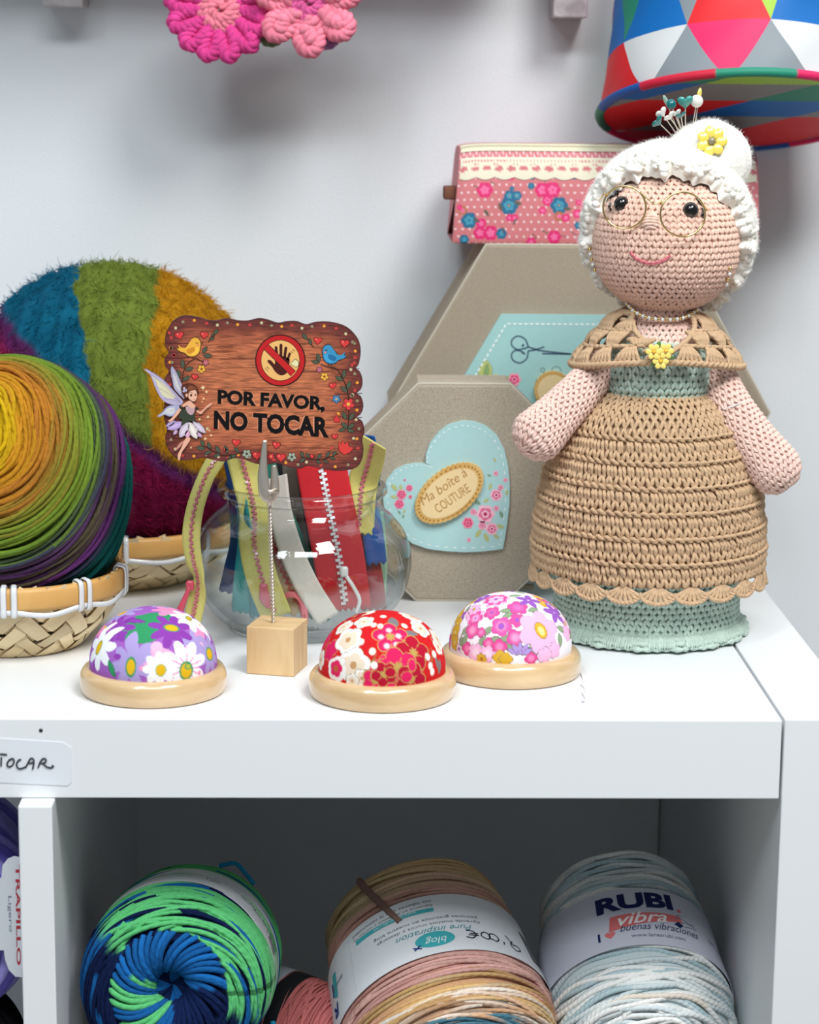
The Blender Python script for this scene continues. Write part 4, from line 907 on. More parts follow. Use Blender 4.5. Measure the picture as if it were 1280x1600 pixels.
S.build('painted_tulip', sg)
# birds
def bird(mir, c1, c2, ox, oy, label):
    T = lambda pts: [(ox+(-x if mir else x), oy+y) for x, y in pts]
    S.fill(catmull(T([(0, -48), (24, -46), (38, -26), (37, 0), (30, 30), (5, 48), (-25, 46), (-45, 30), (-70, 22), (-86, 8), (-74, 6), (-80, -12), (-62, 2), (-40, 2), (-22, -22)]), 60, True), c1, 2.2, DK, 4)
    S.fill(T([(37, -24), (50, -24), (39, -14)]), (120, 70, 40), 2.4); S.fill(catmull(T([(-30, 12), (5, 0), (8, 20), (-12, 34), (-30, 30)]), 24, True), c2, 2.6, DK, 2)
    S.line(T([(14, -24), (20, -19), (27, -24)]), 3.5, DK, 3); S.fill(ell(ox+(-25 if mir else 25), oy-10, 6, 5), (240, 130, 110), 3); S.fill(catmull(T([(10, 5), (28, 0), (24, 28), (0, 42), (-12, 38)]), 20, True), tuple(min(255, int(c*1.12)) for c in c1), 2.5)
    S.line(T([(-4, 48), (-6, 62)]), 4, DK, 2); S.line(T([(8, 47), (8, 60)]), 4, DK, 2)
    tag(S.build('bird', sg), label)
bird(False, (240, 178, 66), (214, 140, 44), 276, 210, 'small yellow bird'); bird(True, (62, 146, 190), (40, 112, 160), 996, 248, 'small blue bird')
# fairy: winged cut-out that sticks out beyond the board
zf = lambda x, y: zs((x/9.415+0)*3.3684+0, (y/9.41+80)*3.37)
F_ = Board((0, YS-.10, 0), nS, zf)
WG = [(55, 165), (90, 165), (160, 205), (260, 265), (370, 350), (480, 470), (560, 560), (620, 630), (600, 670), (560, 690), (460, 680), (380, 650), (310, 600), (250, 500), (200, 390), (150, 260), (95, 200)]
W2 = [(455, 120), (490, 150), (530, 220), (570, 310), (610, 400), (640, 500), (640, 590), (600, 560), (540, 500), (490, 430), (470, 330), (445, 200)]
W3 = [(560, 690), (500, 690), (420, 700), (360, 740), (320, 790), (245, 850), (300, 850), (350, 825), (420, 850), (500, 830), (560, 770)]
b = MB()
for w_ in (WG, W3): b.add(*slab([onplane(*zf(x, y), (0, YS-.10, 0), nS) for x, y in catmull(w_, 50, True)], nS, .2), col=lin((120, 110, 130)))
b.build('fairy_wing_board', M['paint'], sg, smooth=False)
for w_, c1, c2 in ((WG, (188, 176, 204), (222, 214, 178)), (W2, (178, 172, 196), (206, 204, 206)), (W3, (176, 178, 208), (220, 220, 214))):
    q = catmull(w_, 50, True); c = q.mean(0); F_.fill(q, c1, 1.2, (96, 84, 110), 7); F_.fill(c+(q-c)*.62, c2, 1.6)
for a_, b_ in (((580, 640), (120, 210)), ((580, 645), (230, 420)), ((580, 660), (330, 590)), ((570, 620), (340, 340)), ((610, 560), (490, 200)), ((620, 580), (540, 300)), ((540, 720), (300, 840)), ((540, 740), (400, 820))): F_.line([a_, tuple(lerp(np.array(a_), np.array(b_), .5)+[8, -14]), b_], 5, (142, 124, 160), 2)
SK = (236, 178, 150)
F_.fill(catmull([(690, 1150), (730, 1180), (715, 1220), (660, 1300), (610, 1370), (590, 1430), (570, 1500), (545, 1470), (550, 1400), (600, 1310), (640, 1210)], 40, True), SK, 2.2, (120, 60, 50), 5)
F_.fill(catmull([(610, 1220), (640, 1210), (590, 1290), (540, 1340), (510, 1360), (520, 1320), (560, 1260)], 24, True), (206, 140, 122), 2)
for x, y, l, wd, r_, c_ in ((510, 990, 260, 110, 2.75, (186, 160, 206)), (640, 1050, 260, 120, 2.1, (206, 190, 206)), (770, 1060, 270, 120, 1.15, (226, 214, 206)), (860, 1010, 260, 90, .75, (206, 190, 206)), (690, 1110, 120, 80, 1.7, (216, 160, 190)), (510, 1085, 90, 50, 2.2, (196, 160, 190)), (860, 1120, 110, 50, .7, (196, 160, 196)), (440, 960, 170, 60, 2.6, (170, 150, 190))): F_.fill(leaf2(x, y, l, wd, r_), c_, 2.6, (84, 66, 90), 6); F_.fill(leaf2(x, y, l*.7, wd*.4, r_), tuple(min(255, c+22) for c in c_), 3)
F_.fill(catmull([(560, 880), (580, 800), (640, 740), (760, 760), (790, 840), (800, 900), (840, 950), (760, 920), (690, 930), (600, 990), (610, 900)], 40, True), (58, 66, 52), 3.4, (30, 30, 28), 5)
F_.fill(catmull([(660, 720), (700, 700), (760, 740), (790, 720), (790, 780), (750, 830), (690, 800)], 24, True), (196, 160, 166), 3.6, (70, 50, 50), 5)
F_.fill(catmull([(600, 690), (660, 650), (720, 620), (770, 660), (805, 700), (790, 730), (740, 740), (690, 690), (640, 710), (600, 720)], 30, True), SK, 3.3)
F_.fill(catmull([(560, 740), (600, 740), (560, 810), (500, 880), (450, 930), (400, 915), (440, 890), (500, 820)], 30, True), SK, 3.7, (130, 70, 56), 4)
F_.fill(catmull([(830, 750), (870, 780), (920, 750), (980, 690), (1050, 650), (1030, 690), (960, 740), (890, 815), (850, 800), (820, 780)], 36, True), SK, 3.7, (130, 70, 56), 4)
for q in ([(565, 715), (620, 700), (630, 740), (590, 750)], [(800, 710), (850, 720), (850, 760), (810, 770)]): F_.fill(q, (58, 48, 40), 4)
F_.fill(catmull([(600, 420), (640, 380), (720, 370), (800, 400), (845, 470), (840, 540), (800, 470), (720, 500), (700, 580), (650, 580), (610, 500)], 40, True), (92, 48, 34), 3.4, (40, 20, 18), 5)
F_.fill(catmull([(710, 500), (760, 470), (810, 470), (830, 540), (815, 600), (785, 632), (740, 615), (705, 580)], 30, True), (238, 184, 156), 3.9)
F_.fill(ell(676, 540, 18, 26), SK, 3.9); F_.fill(ell(742, 540, 15, 22), (70, 34, 30), 4.3); F_.fill(ell(806, 535, 9, 18), (70, 34, 30), 4.3); F_.line([(715, 505), (742, 498), (765, 512)], 6, (60, 30, 24), 4.3); F_.line([(775, 600), (795, 600)], 7, (180, 80, 80), 4.3)
F_.fill(catmull([(720, 400), (780, 410), (820, 450), (770, 450), (720, 470), (690, 450)], 20, True), (136, 78, 50), 3.7)
for x, y in ((640, 440), (665, 470), (635, 480)): F_.fill(petals(x, y, 20, 5, .4), (196, 190, 214), 4.3)
for x, y, r_ in ((915, 430, 20), (968, 492, 14), (925, 590, 12), (990, 860, 14), (865, 895, 12), (950, 1180, 14), (1035, 1130, 12), (905, 640, 8), (1010, 1060, 9), (740, 1310, 10)): F_.fill(petals(x, y, r_*1.6, 4, .75), (246, 214, 160), 1.4)
tag(F_.build('fairy_print', sg), 'small winged fairy in a petal skirt')

# ================================================================== zippers in a glass jar
JC = np.array([-22.5, 17.6, 0.]);
JP = [(0, .02), (3.6, .02), (3.9, .15), (4.6, .7), (5.35, 1.7), (5.75, 2.9), (5.8, 3.9), (5.5, 5.0), (4.9, 5.85), (4.3, 6.35), (4.02, 6.7), (4.0, 6.95), (4.14, 7.1), (4.4, 7.2), (4.52, 7.42), (4.42, 7.66), (4.18, 7.76), (3.96, 7.66), (3.86, 7.35), (3.82, 6.9), (3.88, 6.55), (4.2, 6.15), (4.78, 5.65), (5.34, 4.9), (5.62, 3.9), (5.56, 2.95), (5.15, 1.85), (4.4, .95), (3.6, .45), (2., .38), (0, .38)]
jp = catmull(JP, 90); jp[:, 0] = np.maximum(jp[:, 0], 0)
b = MB(); b.add(*lathe(jp, JC, 96)); tag(b.build('glass_jar', M['glass'], origin=JC), 'round clear glass fishbowl jar full of zippers', 'jar')
def ribbon(b, P, wd, Wd, th, col, zig=(0, 0), nw=9, wob=.0):
    """cloth tape along P (k x 3); Wd: width directions; zig: length of pinked teeth at start/end"""
    P = np.asarray(P, float); k = len(P); T = nrm(np.gradient(P, axis=0)); Wd = nrm(Wd-T*(Wd*T).sum(1, keepdims=True)); Nr = np.cross(T, Wd)
    u = np.linspace(-.5, .5, nw); z = np.abs(((np.arange(nw)) % 2)-.5)-.5+.5*((np.arange(nw)) % 2)
    G = P[:, None]+Wd[:, None]*(u*wd)[None, :, None]+Nr[:, None]*(wob*np.sin(u*9)[None, :, None])
    tooth = ((np.arange(nw)) % 2)
    G[0] -= T[0]*(tooth*zig[0])[:, None]; G[-1] += T[-1]*(tooth*zig[1])[:, None]
    A, Bk = G+Nr[:, None]*th/2, G-Nr[:, None]*th/2
    V1, F1 = grid(A); V2, F2 = grid(Bk, flip=True); n = k*nw
    edge = list(range(nw))+[i*nw+nw-1 for i in range(1, k)]+[(k-1)*nw+j for j in range(nw-2, -1, -1)]+[i*nw for i in range(k-2, 0, -1)]
    e = np.array(edge); e2 = np.roll(e, -1); F3 = np.stack([e, e2, e2+n, e+n], -1)
    b.add(np.concatenate([V1, V2]), [F1, F2+n, F3], col=col)
    return T, Wd, Nr
M['tape'] = mat('zip_tape_cloth', usecol=True, rough=.85, sheen=.2, bump=.00012, bscale=2200, var=.06, vscale=900)
def zipper(label, path, wd, tape, teeth=None, pull=None, zig=(0, .12), wdir=None, tw=.35, both=True, npt=40, pullc=None, slider=None):
    P = catmull(np.array([W(*p) for p in path]), npt)
    T = nrm(np.gradient(P, axis=0)); view = nrm(CAM-P)
    Wd = np.cross(T, view) if wdir is None else np.tile(wdir, (npt, 1))
    a = np.linspace(0, tw, npt)[:, None] if np.isscalar(tw) else np.interp(np.linspace(0, 1, npt), np.linspace(0, 1, len(tw)), tw)[:, None]
    Wd = nrm(Wd); Wd = Wd*np.cos(a)+np.cross(T, Wd)*np.sin(a)
    t = thing('zipper', P[np.argmin(P[:, 2])], label, 'zipper', 'zippers in the jar')
    b = MB(); T, Wd, Nr = ribbon(b, P, wd, Wd, .07, lin(tape), zig, nw=max(7, int(wd/.14) | 1)); b.build('tape', M['tape'], t)
    if teeth is not None:
        col, w_ = teeth; sgn = 1 if np.mean((Nr*view).sum(1)) > 0 else -1; b = MB(); L = np.concatenate([[0], np.cumsum(np.linalg.norm(np.diff(P, axis=0), axis=1))]); step = .17; ks = np.arange(.1, L[-1]-.3, step)
        for i, s_ in enumerate(ks):
            j = np.array([np.interp(s_, L, P[:, q]) for q in range(3)]); wv = np.array([np.interp(s_, L, Wd[:, q]) for q in range(3)]); nv = np.array([np.interp(s_, L, Nr[:, q]) for q in range(3)])*sgn; tv = np.array([np.interp(s_, L, T[:, q]) for q in range(3)])
            off = (.5 if i % 2 else -.5)*w_*.45; c = j+wv*off+nv*.075
            Q = np.array([c+wv*x*w_*.42+tv*y*step*.42+nv*z*.05 for x in (-1, 1) for y in (-1, 1) for z in (-1, 1)]); b.add(Q, [np.array([[0, 1, 3, 2], [4, 6, 7, 5], [0, 4, 5, 1], [2, 3, 7, 6], [0, 2, 6, 4], [1, 5, 7, 3]])], col=lin(col))
        b.build('teeth', M['gloss'], t, smooth=False)
    if pull is not None:
        (sx, sy, sY), pts, pw, pc = pull; q = W(sx, sy, sY); b = MB(); b.add(*box(q, (.42, .32, .55), .12), col=lin(pc)); sl = b.build('slider', M['gloss'], t)
        b = MB(); Q = catmull(np.array([W(*p) for p in pts]), 16); b.add(*tubes(Q, np.interp(np.linspace(0, 1, 16), np.linspace(0, 1, len(pw)), pw), 8, flat=(.45, 1), N=np.array([0, -1., 0]), caps=True)[:2], col=lin(pc)); b.build('pull_tab', M['gloss'], sl)
    return t
YL, PKT, TEAL, NAV, RDZ, WHT, GRZ = (212, 204, 116), (206, 120, 130), (38, 150, 156), (22, 62, 120), (196, 22, 34), (216, 208, 198), (28, 112, 98)
zipper('yellow zipper with pink teeth draped outside the glass jar', [(352, 690, 13.6), (335, 722, 13.2), (322, 745, 12.9), (306, 790, 12.2), (299, 835, 11.8), (303, 875, 11.7), (311, 905, 11.8), (308, 935, 11.9), (299, 975, 12.0)], .92, YL, (PKT, .17), ((297, 915, 11.65), [(296, 918, 11.5), (289, 935, 11.4), (280, 957, 11.35)], [.1, .13, .2], (206, 76, 96)), (0, .06), None, [.3, .3, .5, .4, .2, .5, 1.1, .3, .1])
zipper('yellow zipper with pink teeth ending in a pink slider inside the jar', [(374, 700, 16.8), (387, 750, 17.0), (398, 800, 15.4), (398, 850, 14.0), (410, 905, 13.3), (432, 962, 13.4)], 1.62, YL, (PKT, .2), ((412, 920, 13.05), [(412, 922, 13), (414, 935, 13), (420, 950, 13)], [.2, .3, .1], (214, 100, 120)), (.05, .1), None, [.25, .1, .2, .2, .1, .3])
zipper('teal zipper folded at the left wall of the jar', [(362, 690, 17.9), (374, 760, 17.9), (380, 810, 15.3), (384, 850, 14.7), (380, 900, 14.3), (376, 955, 14.2)], 1.0, TEAL, None, None, (.0, .12), None, [1.0, 1.1, .9, .6, .4, .3])
zipper('navy blue zipper end leaning behind the teal one in the jar', [(356, 700, 17.8), (368, 760, 17.7), (375, 840, 15.8), (366, 890, 15.2), (358, 925, 15.0)], 1.1, NAV, None, None, (0, .12), None, [.9, .8, .4, .2, .1])
zipper('white zipper with red teeth slanting down inside the jar', [(432, 745, 16.4), (438, 800, 15.4), (455, 860, 14.3), (480, 915, 13.9), (512, 966, 14.2)], 1.25, WHT, None, None, (0, .12), None, [.5, .3, .1, 0, 0])
zipper('beige zipper with red teeth behind the white one in the jar', [(420, 790, 16.6), (432, 865, 15.2), (448, 905, 14.6), (470, 955, 14.4)], 1.1, (206, 180, 140), ((196, 30, 40), .22), ((472, 945, 14.1), [(473, 948, 14), (476, 960, 14), (477, 972, 14)], [.15, .22, .1], (190, 26, 44)), (0, .12), None, .1)
zipper('green zipper running behind the white one in the jar', [(410, 700, 18.2), (424, 760, 17.6), (452, 830, 16.2), (485, 900, 15.2), (497, 935, 15.3), (499, 966, 15.8)], 1.15, GRZ, None, None, (0, .14), None, [.3, .3, .2, .2, .3, .3])
zipper('black zipper in the middle of the jar', [(432, 690, 20.2), (452, 760, 19.6), (474, 850, 18.2), (488, 948, 17.8)], 2.1, (22, 22, 26), None, None, (0, .12), None, .1)
zipper('taupe mesh zipper behind the black one in the jar', [(452, 690, 18.8), (455, 760, 18.4), (468, 840, 17.2), (474, 900, 16.6)], .8, (104, 94, 82), None, None, (0, .12), None, .1)
zipper('wide red zipper with white teeth in the jar', [(497, 690, 17.8), (506, 750, 17.0), (520, 820, 15.2), (531, 880, 14.7), (540, 950, 15.0)], 2.65, RDZ, ((226, 222, 224), .3), ((538, 893, 14.25), [(541, 900, 14.2), (553, 918, 14.2), (562, 938, 14.4), (556, 958, 14.6)], [.1, .1, .1, .1], (232, 232, 230)), (0, .2), None, .05)
zipper('yellow zipper with pinked end hooked over the right side of the jar', [(584, 690, 16.4), (577, 720, 17.0), (566, 760, 17.4), (562, 800, 16.4), (561, 832, 15.6)], 1.6, YL, (PKT, .2), None, (0, .16), None, [.5, .3, .1, 0, 0])
zipper('blue zipper with frayed end at the right side of the jar', [(574, 680, 18.2), (584, 730, 18.4), (573, 775, 18.2), (582, 828, 15.7), (588, 878, 15.2)], 1.1, (24, 84, 160), None, None, (0, .2), None, [.9, .8, .4, .1, .1])
zipper('grey zipper bent over the right rim of the jar', [(566, 690, 18.6), (580, 700, 18.8), (584, 740, 18.9), (578, 780, 18.9), (578, 840, 18.2)], .8, (130, 122, 112), None, None, (0, .12), None, [1., 1., 1., .9, .8])
zipper('dark red zipper end low on the right in the jar', [(560, 780, 18.4), (568, 850, 16.4), (578, 900, 15.4), (584, 950, 15.4)], 1.35, (150, 18, 34), None, None, (0, .16), None, .1)
zipper('pale green zipper end against the right wall of the jar', [(588, 800, 17.6), (594, 870, 16.2), (592, 935, 15.9)], .75, (150, 190, 160), None, None, (0, .14), None, .3)
zipper('coral zipper curled at the foot of the jar', [(437, 950, 14.4), (446, 932, 14.0), (462, 930, 13.9), (474, 945, 13.9), (477, 975, 14.0)], .3, (226, 110, 122), None, None, (0, 0), None, .1)
zipper('turquoise zipper end lying low on the left in the jar', [(395, 890, 16.4), (400, 930, 15.6), (408, 960, 15.4)], 1.2, (52, 150, 170), None, None, (0, .14), None, .1)

# ================================================================== woven baskets
def splintmat(*a):
    m = wood(*a); nt = m.node_tree; L = nt.links.new; oi = N(nt, 'ShaderNodeObjectInfo'); mr = N(nt, 'ShaderNodeMapRange'); mr.inputs[3].default_value = .72; mr.inputs[4].default_value = 1.08
    L(oi.outputs['Random'], mr.inputs[0]); bs = nt.nodes['Principled BSDF']; src = bs.inputs['Base Color'].links[0].from_socket
    mx = N(nt, 'ShaderNodeMix', data_type='RGBA', blend_type='MULTIPLY'); mx.inputs[0].default_value = 1; L(src, mx.inputs[6]); L(mr.outputs[0], mx.inputs[7]); L(mx.outputs[2], bs.inputs['Base Color']); return m
def basket(c, rb, rr, h, label, ns=34, seed=0):
    """splint bowl: two families of diagonal splints woven over and under, bamboo hoop, white binding"""
    t = thing('woven_basket', (c[0], c[1], 0), label, 'basket', 'woven splint baskets with yarn')
    vv = np.linspace(0, 1, 200); pr = catmull([(rb*.55, .03), (rb*.9, .12), (rb*1.08, .75), (lerp(rb, rr, .62), h*.45), (lerp(rb, rr, .9), h*.75), (rr, h)], 200)
    surf = lambda u, v: (lambda R, Z: np.stack([c[0]+R*np.cos(u), c[1]+R*np.sin(u), Z], -1))(np.interp(v, vv, pr[:, 0]), np.interp(v, vv, pr[:, 1]))
    M_ = [splintmat('basket_splint', (222, 194, 146), (244, 224, 182), 40, (1, 1, 1), .7)] if 'splint' not in M else [M['splint']]; M['splint'] = M_[0]
    k = 1.15; nrow = 10; g = np.random.default_rng(seed)
    s = np.linspace(0, 1, 61)
    for fam in (1, -1):
        for i in range(ns):
            u0 = i*2*PI/ns+g.normal()*.01; u = u0+fam*k*s; P = surf(u, s); e = 1e-3
            Nr = nrm(np.cross(surf(u+e, s)-P, surf(u, np.clip(s+e, 0, 1.001))-P+1e-9*np.array([0, 0, 1.])))
            Nr[-1] = Nr[-2]
            cr = (u-fam*(-1)*0)/(2*PI/ns)
            j = 2*k*s*ns/(2*PI)                                                     # index of the crossing splint of the other family
            q_ = (2*i+fam*np.round(j)) % 4                                           # twill: over two, under two
            off = np.where(q_ < 2, 1, -1)*fam; off = np.convolve(np.pad(off, 1, mode='edge'), [.2, .6, .2], 'valid')*.10
            wd = 2*PI*np.interp(s, vv, pr[:, 0])/ns*.41*math.cos(math.atan(.6))
            b = MB(); V, F, tw = tubes(P+Nr*off[:, None], wd, 6, N=Nr, flat=(.11, 1.)); b.add(V, F); b.build('splint', M['splint'], t, smooth=False)
    b = MB(); q = lathe([(0, .02), (rb*.6, .02), (rb*.95, .1), (rb*1.02, .7), (rb*.98, .7), (rb*.9, .18), (0, .1)], (c[0], c[1], 0), 40); b.add(*q); b.build('bottom', M['splint'], t)
    b = MB(); pr2 = [(rr-.22, h-.8), (rr+.1, h-.85), (rr+.18, h-.65), (rr+.2, h+.1), (rr+.12, h+.3), (rr-.12, h+.32), (rr-.22, h+.1), (rr-.22, h-.8)]
    b.add(*lathe(pr2, (c[0], c[1], 0), 90)); M.setdefault('bamboo', wood('bamboo_hoop', (206, 150, 78), (226, 178, 106), 30, (1, 1, 1), .5)); tag(b.build('rim_hoop', M['bamboo'], t), 'orange bamboo hoop')
    b = MB(); a = np.linspace(0, 2*PI, 160, endpoint=False); nb = 9; zz = h-.98+.12*np.cos((a+1.48)*nb)
    P = np.stack([c[0]+(rr+.16)*np.cos(a), c[1]+(rr+.16)*np.sin(a), zz], -1); b.add(*tubes(P, .15, 6, closed=True, N=nrm(P-np.array([c[0], c[1], 0])-np.stack([0*a, 0*a, zz], -1)), flat=(.4, 1))[:2], col=lin((228, 230, 232))); b.build('lacing', M['gloss'], t)
    for i in range(nb):
        for d in (-.045, .045):
            a = -1.48+i*2*PI/nb+d; e_ = np.array([math.cos(a), math.sin(a)]); pts = [(rr-.3, h-.6), (rr-.28, h+.35), (rr, h+.42), (rr+.27, h+.28), (rr+.3, h-.4), (rr+.24, h-1.05), (rr-.1, h-.95)]
            b = MB(); P = catmull([(c[0]+e_[0]*r, c[1]+e_[1]*r, z) for r, z in pts], 22); b.add(*tubes(P, .16, 6, N=np.array([-e_[1], e_[0], 0.])*1., flat=(1, .35))[:2], col=lin((228, 230, 232))); b.build('binding', M['gloss'], t)
    return t
FB = np.array([-37.35, 14.0, 8.65]); FR = 6.15
basket((-37.2, 14.0), 3.6, 5.5, 3.75, 'woven basket with orange hoop and white binding holding the striped yarn ball', 24, 1)
BB = np.array([-33.7, 29.2, 9.55]); BR = 8.75
basket((-33.3, 29.4), 4.4, 6.95, 3.3, 'woven basket behind, under the big teal, green and magenta yarn ball', 28, 2)

# ================================================================== yarn balls
def ramp(x, stops):
    xs = [s[0] for s in stops]; C = np.array([lin(s[1]) for s in stops]); return np.stack([np.interp(x, xs, C[:, i]) for i in range(3)], -1)
t = thing('yarn_ball', (FB[0], FB[1], FB[2]-FR), 'mohair yarn ball striped yellow, orange, green, purple and teal in the front basket', 'yarn ball', 'big yarn balls')
A = nrm(np.array([-.21, -.787, .58])); E1 = nrm(np.cross(A, [0, 0, 1.])); E2 = np.cross(A, E1)
nc, ns_ = 146, 104; g = np.random.default_rng(11)
al = np.linspace(.06, PI-.1, nc); th = np.arange(ns_)*2*PI/ns_
AL = al[:, None]+.03*np.sin(th[None]*2+g.uniform(0, 6, (nc, 1)))*np.minimum(1, al*3)[:, None]+.035*np.sin(3*th+.7)[None]
Rr = FR-.12+g.normal(0, .05, (nc, 1))+.06*np.sin(th*5+g.uniform(0, 6, (nc, 1)))
Dv = A*np.cos(AL)[..., None]+(E1*np.cos(th)[:, None]+E2*np.sin(th)[:, None])[None]*np.sin(AL)[..., None]
zz_ = np.clip(-Dv[..., 2], 0, .999); kf = np.where(Dv[..., 2] < 0, (1-zz_**2.5)**(1/2.5)/np.sqrt(np.maximum(1-zz_**2, 1e-6)), 1.); kf = np.minimum(kf, 1.3)
P = FB+Dv*Rr[..., None]*np.stack([kf, kf, np.where(Dv[..., 2] < 0, 1.06, 1.)], -1)
STOP = [(0, (222, 188, 20)), (.38, (214, 174, 22)), (.5, (204, 142, 34)), (.7, (182, 116, 42)), (.82, (146, 120, 44)), (.94, (122, 138, 46)), (1.12, (112, 144, 46)), (1.19, (84, 104, 56)), (1.24, (60, 62, 76)), (1.29, (84, 48, 96)), (1.34, (80, 70, 60)), (1.40, (90, 82, 62)), (1.46, (86, 46, 96)), (1.55, (98, 48, 108)), (1.62, (40, 62, 74)), (1.68, (10, 88, 84)), (2.6, (14, 90, 88)), (3.14, (60, 50, 90))]
cols = ramp(al+g.normal(0, .035, nc), STOP)*g.uniform(.88, 1.12, (nc, 1))
cols = cols*.84
b = MB(); V, F, tw = tubes(P, .12+.018*np.sin(np.arange(nc)*2.4)[:, None], 5, N=Dv, closed=True); b.add(V, F, col=rep(cols, ns_, 5), tw=tw)
V, F = ball(FB, FR-.2, 48, 30); d = nrm(V-FB); b.add(V, F, col=ramp(np.arccos(np.clip(d@A, -1, 1)), STOP)*.84)
stuff(b.build('wound_strands', M['yarn'], t))
pts = P.reshape(-1, 3); nn = Dv.reshape(-1, 3); cc = np.repeat(cols, ns_, 0)
b = MB(); fuzz(b, pts, nn, 7600, .8, .0065, cc, .8, 5, 3); stuff(b.build('loose_fibres', M['fuzz'], t))

t = thing('yarn_ball', (BB[0], BB[1], BB[2]-BR), 'large brushed yarn ball in teal, green, mustard and magenta in the back basket', 'yarn ball', 'big yarn balls')
def bcol(D):
    X, Z, Yd = D[:, 0], D[:, 2], D[:, 1]
    w_ = .02*np.sin(D@np.array([9., 3, 7])+1)+.012*np.sin(D@np.array([-13., 8, 21]))
    line = Z+.74*X+w_                                                       # below it the magenta layer
    tl, gr, mu, mg, pu, dt = (lin(c) for c in ((12, 84, 110), (102, 116, 46), (166, 116, 20), (116, 18, 58), (88, 34, 84), (14, 58, 78)))
    c = np.where((X < -.12+.22*(.7-Z)+w_)[:, None], tl, np.where((X < .33+w_)[:, None], gr, mu))
    k1 = ss(.24, .16, line)[:, None]; c = c*(1-k1)+pu*k1; k2 = ss(.12, .03, line)[:, None]; c = c*(1-k2)+mg*k2
    k3 = ss(-.42, -.6, line+0*X)[:, None]; c = c*(1-k3)+pu*k3; k4 = ss(-.66, -.8, line)[:, None]; return c*(1-k4)+dt*k4
nu, nv = 220, 120; u = np.arange(nu)*2*PI/nu; v = np.linspace(-PI/2+.02, PI/2-.02, nv)
D = np.stack([np.cos(v)[:, None]*np.cos(u), np.cos(v)[:, None]*np.sin(u), np.broadcast_to(np.sin(v)[:, None], (nv, nu))], -1)
Df = D.reshape(-1, 3); X_ = Df[:, 0]
rr = BR*(1-.012+.012*noise(Df*BR, .55)+.012*np.sin(Df[:, 0]*46+2*noise(Df*BR, .3))+.006*noise(Df*BR, 2.2))
rr = rr-.14*np.exp(-((X_+.12-.22*(.7-Df[:, 2]))/.03)**2)*(Df[:, 2]+.74*X_ > .1)-.14*np.exp(-((X_-.33)/.03)**2)*(Df[:, 2]+.74*X_ > .1)-.2*np.exp(-((Df[:, 2]+.74*X_-.12)/.05)**2)
cB = bcol(Df); V, F = grid((BB+Df*rr[:, None]).reshape(nv, nu, 3), closev=True, flip=True); b = MB(); b.add(V, F, col=cB*(1+.18*noise(Df*BR, 1.8))[:, None]); b.build('wound_yarn', M['chunk'], t)
b = MB(); g = np.random.default_rng(8); D2 = nrm(g.normal(size=(16000, 3))); D2 = D2[D2[:, 1] < .35]; k = len(D2)
# brushed nap lies along the winding: down on the upper stripes, slanting on the magenta layer
low = (D2[:, 2]+.74*D2[:, 0] < .12)[:, None]; lay = np.where(low, np.array([.75, 0, -.6]), np.array([.05, 0, -1.])); lay = lay-D2*(lay*D2).sum(1, keepdims=True)
p0 = BB+D2*(BR-.03); dr = nrm(lay*.9+D2*.45+g.normal(size=(k, 3))*.45); ln = g.uniform(.3, .75, (k, 1)); tt = np.linspace(0, 1, 3)[None, :, None]
Q = p0[:, None]+dr[:, None]*ln[:, None]*tt+(g.normal(size=(k, 3))*.3-D2*.35)[:, None]*ln[:, None]*tt**2
c2 = bcol(D2)*g.uniform(.75, 1.35, (k, 1)); V, F, tw = tubes(Q, np.array([.022, .018, .005])[None], 3); b.add(V, F, col=rep(c2, 3, 3)); stuff(b.build('brushed_fibres', M['fuzz'], t))
b = MB(); fuzz(b, BB+D2*BR, D2, 4200, .45, .006, bcol(D2), .6, 9, 3); stuff(b.build('loose_fibres', M['fuzz'], t))

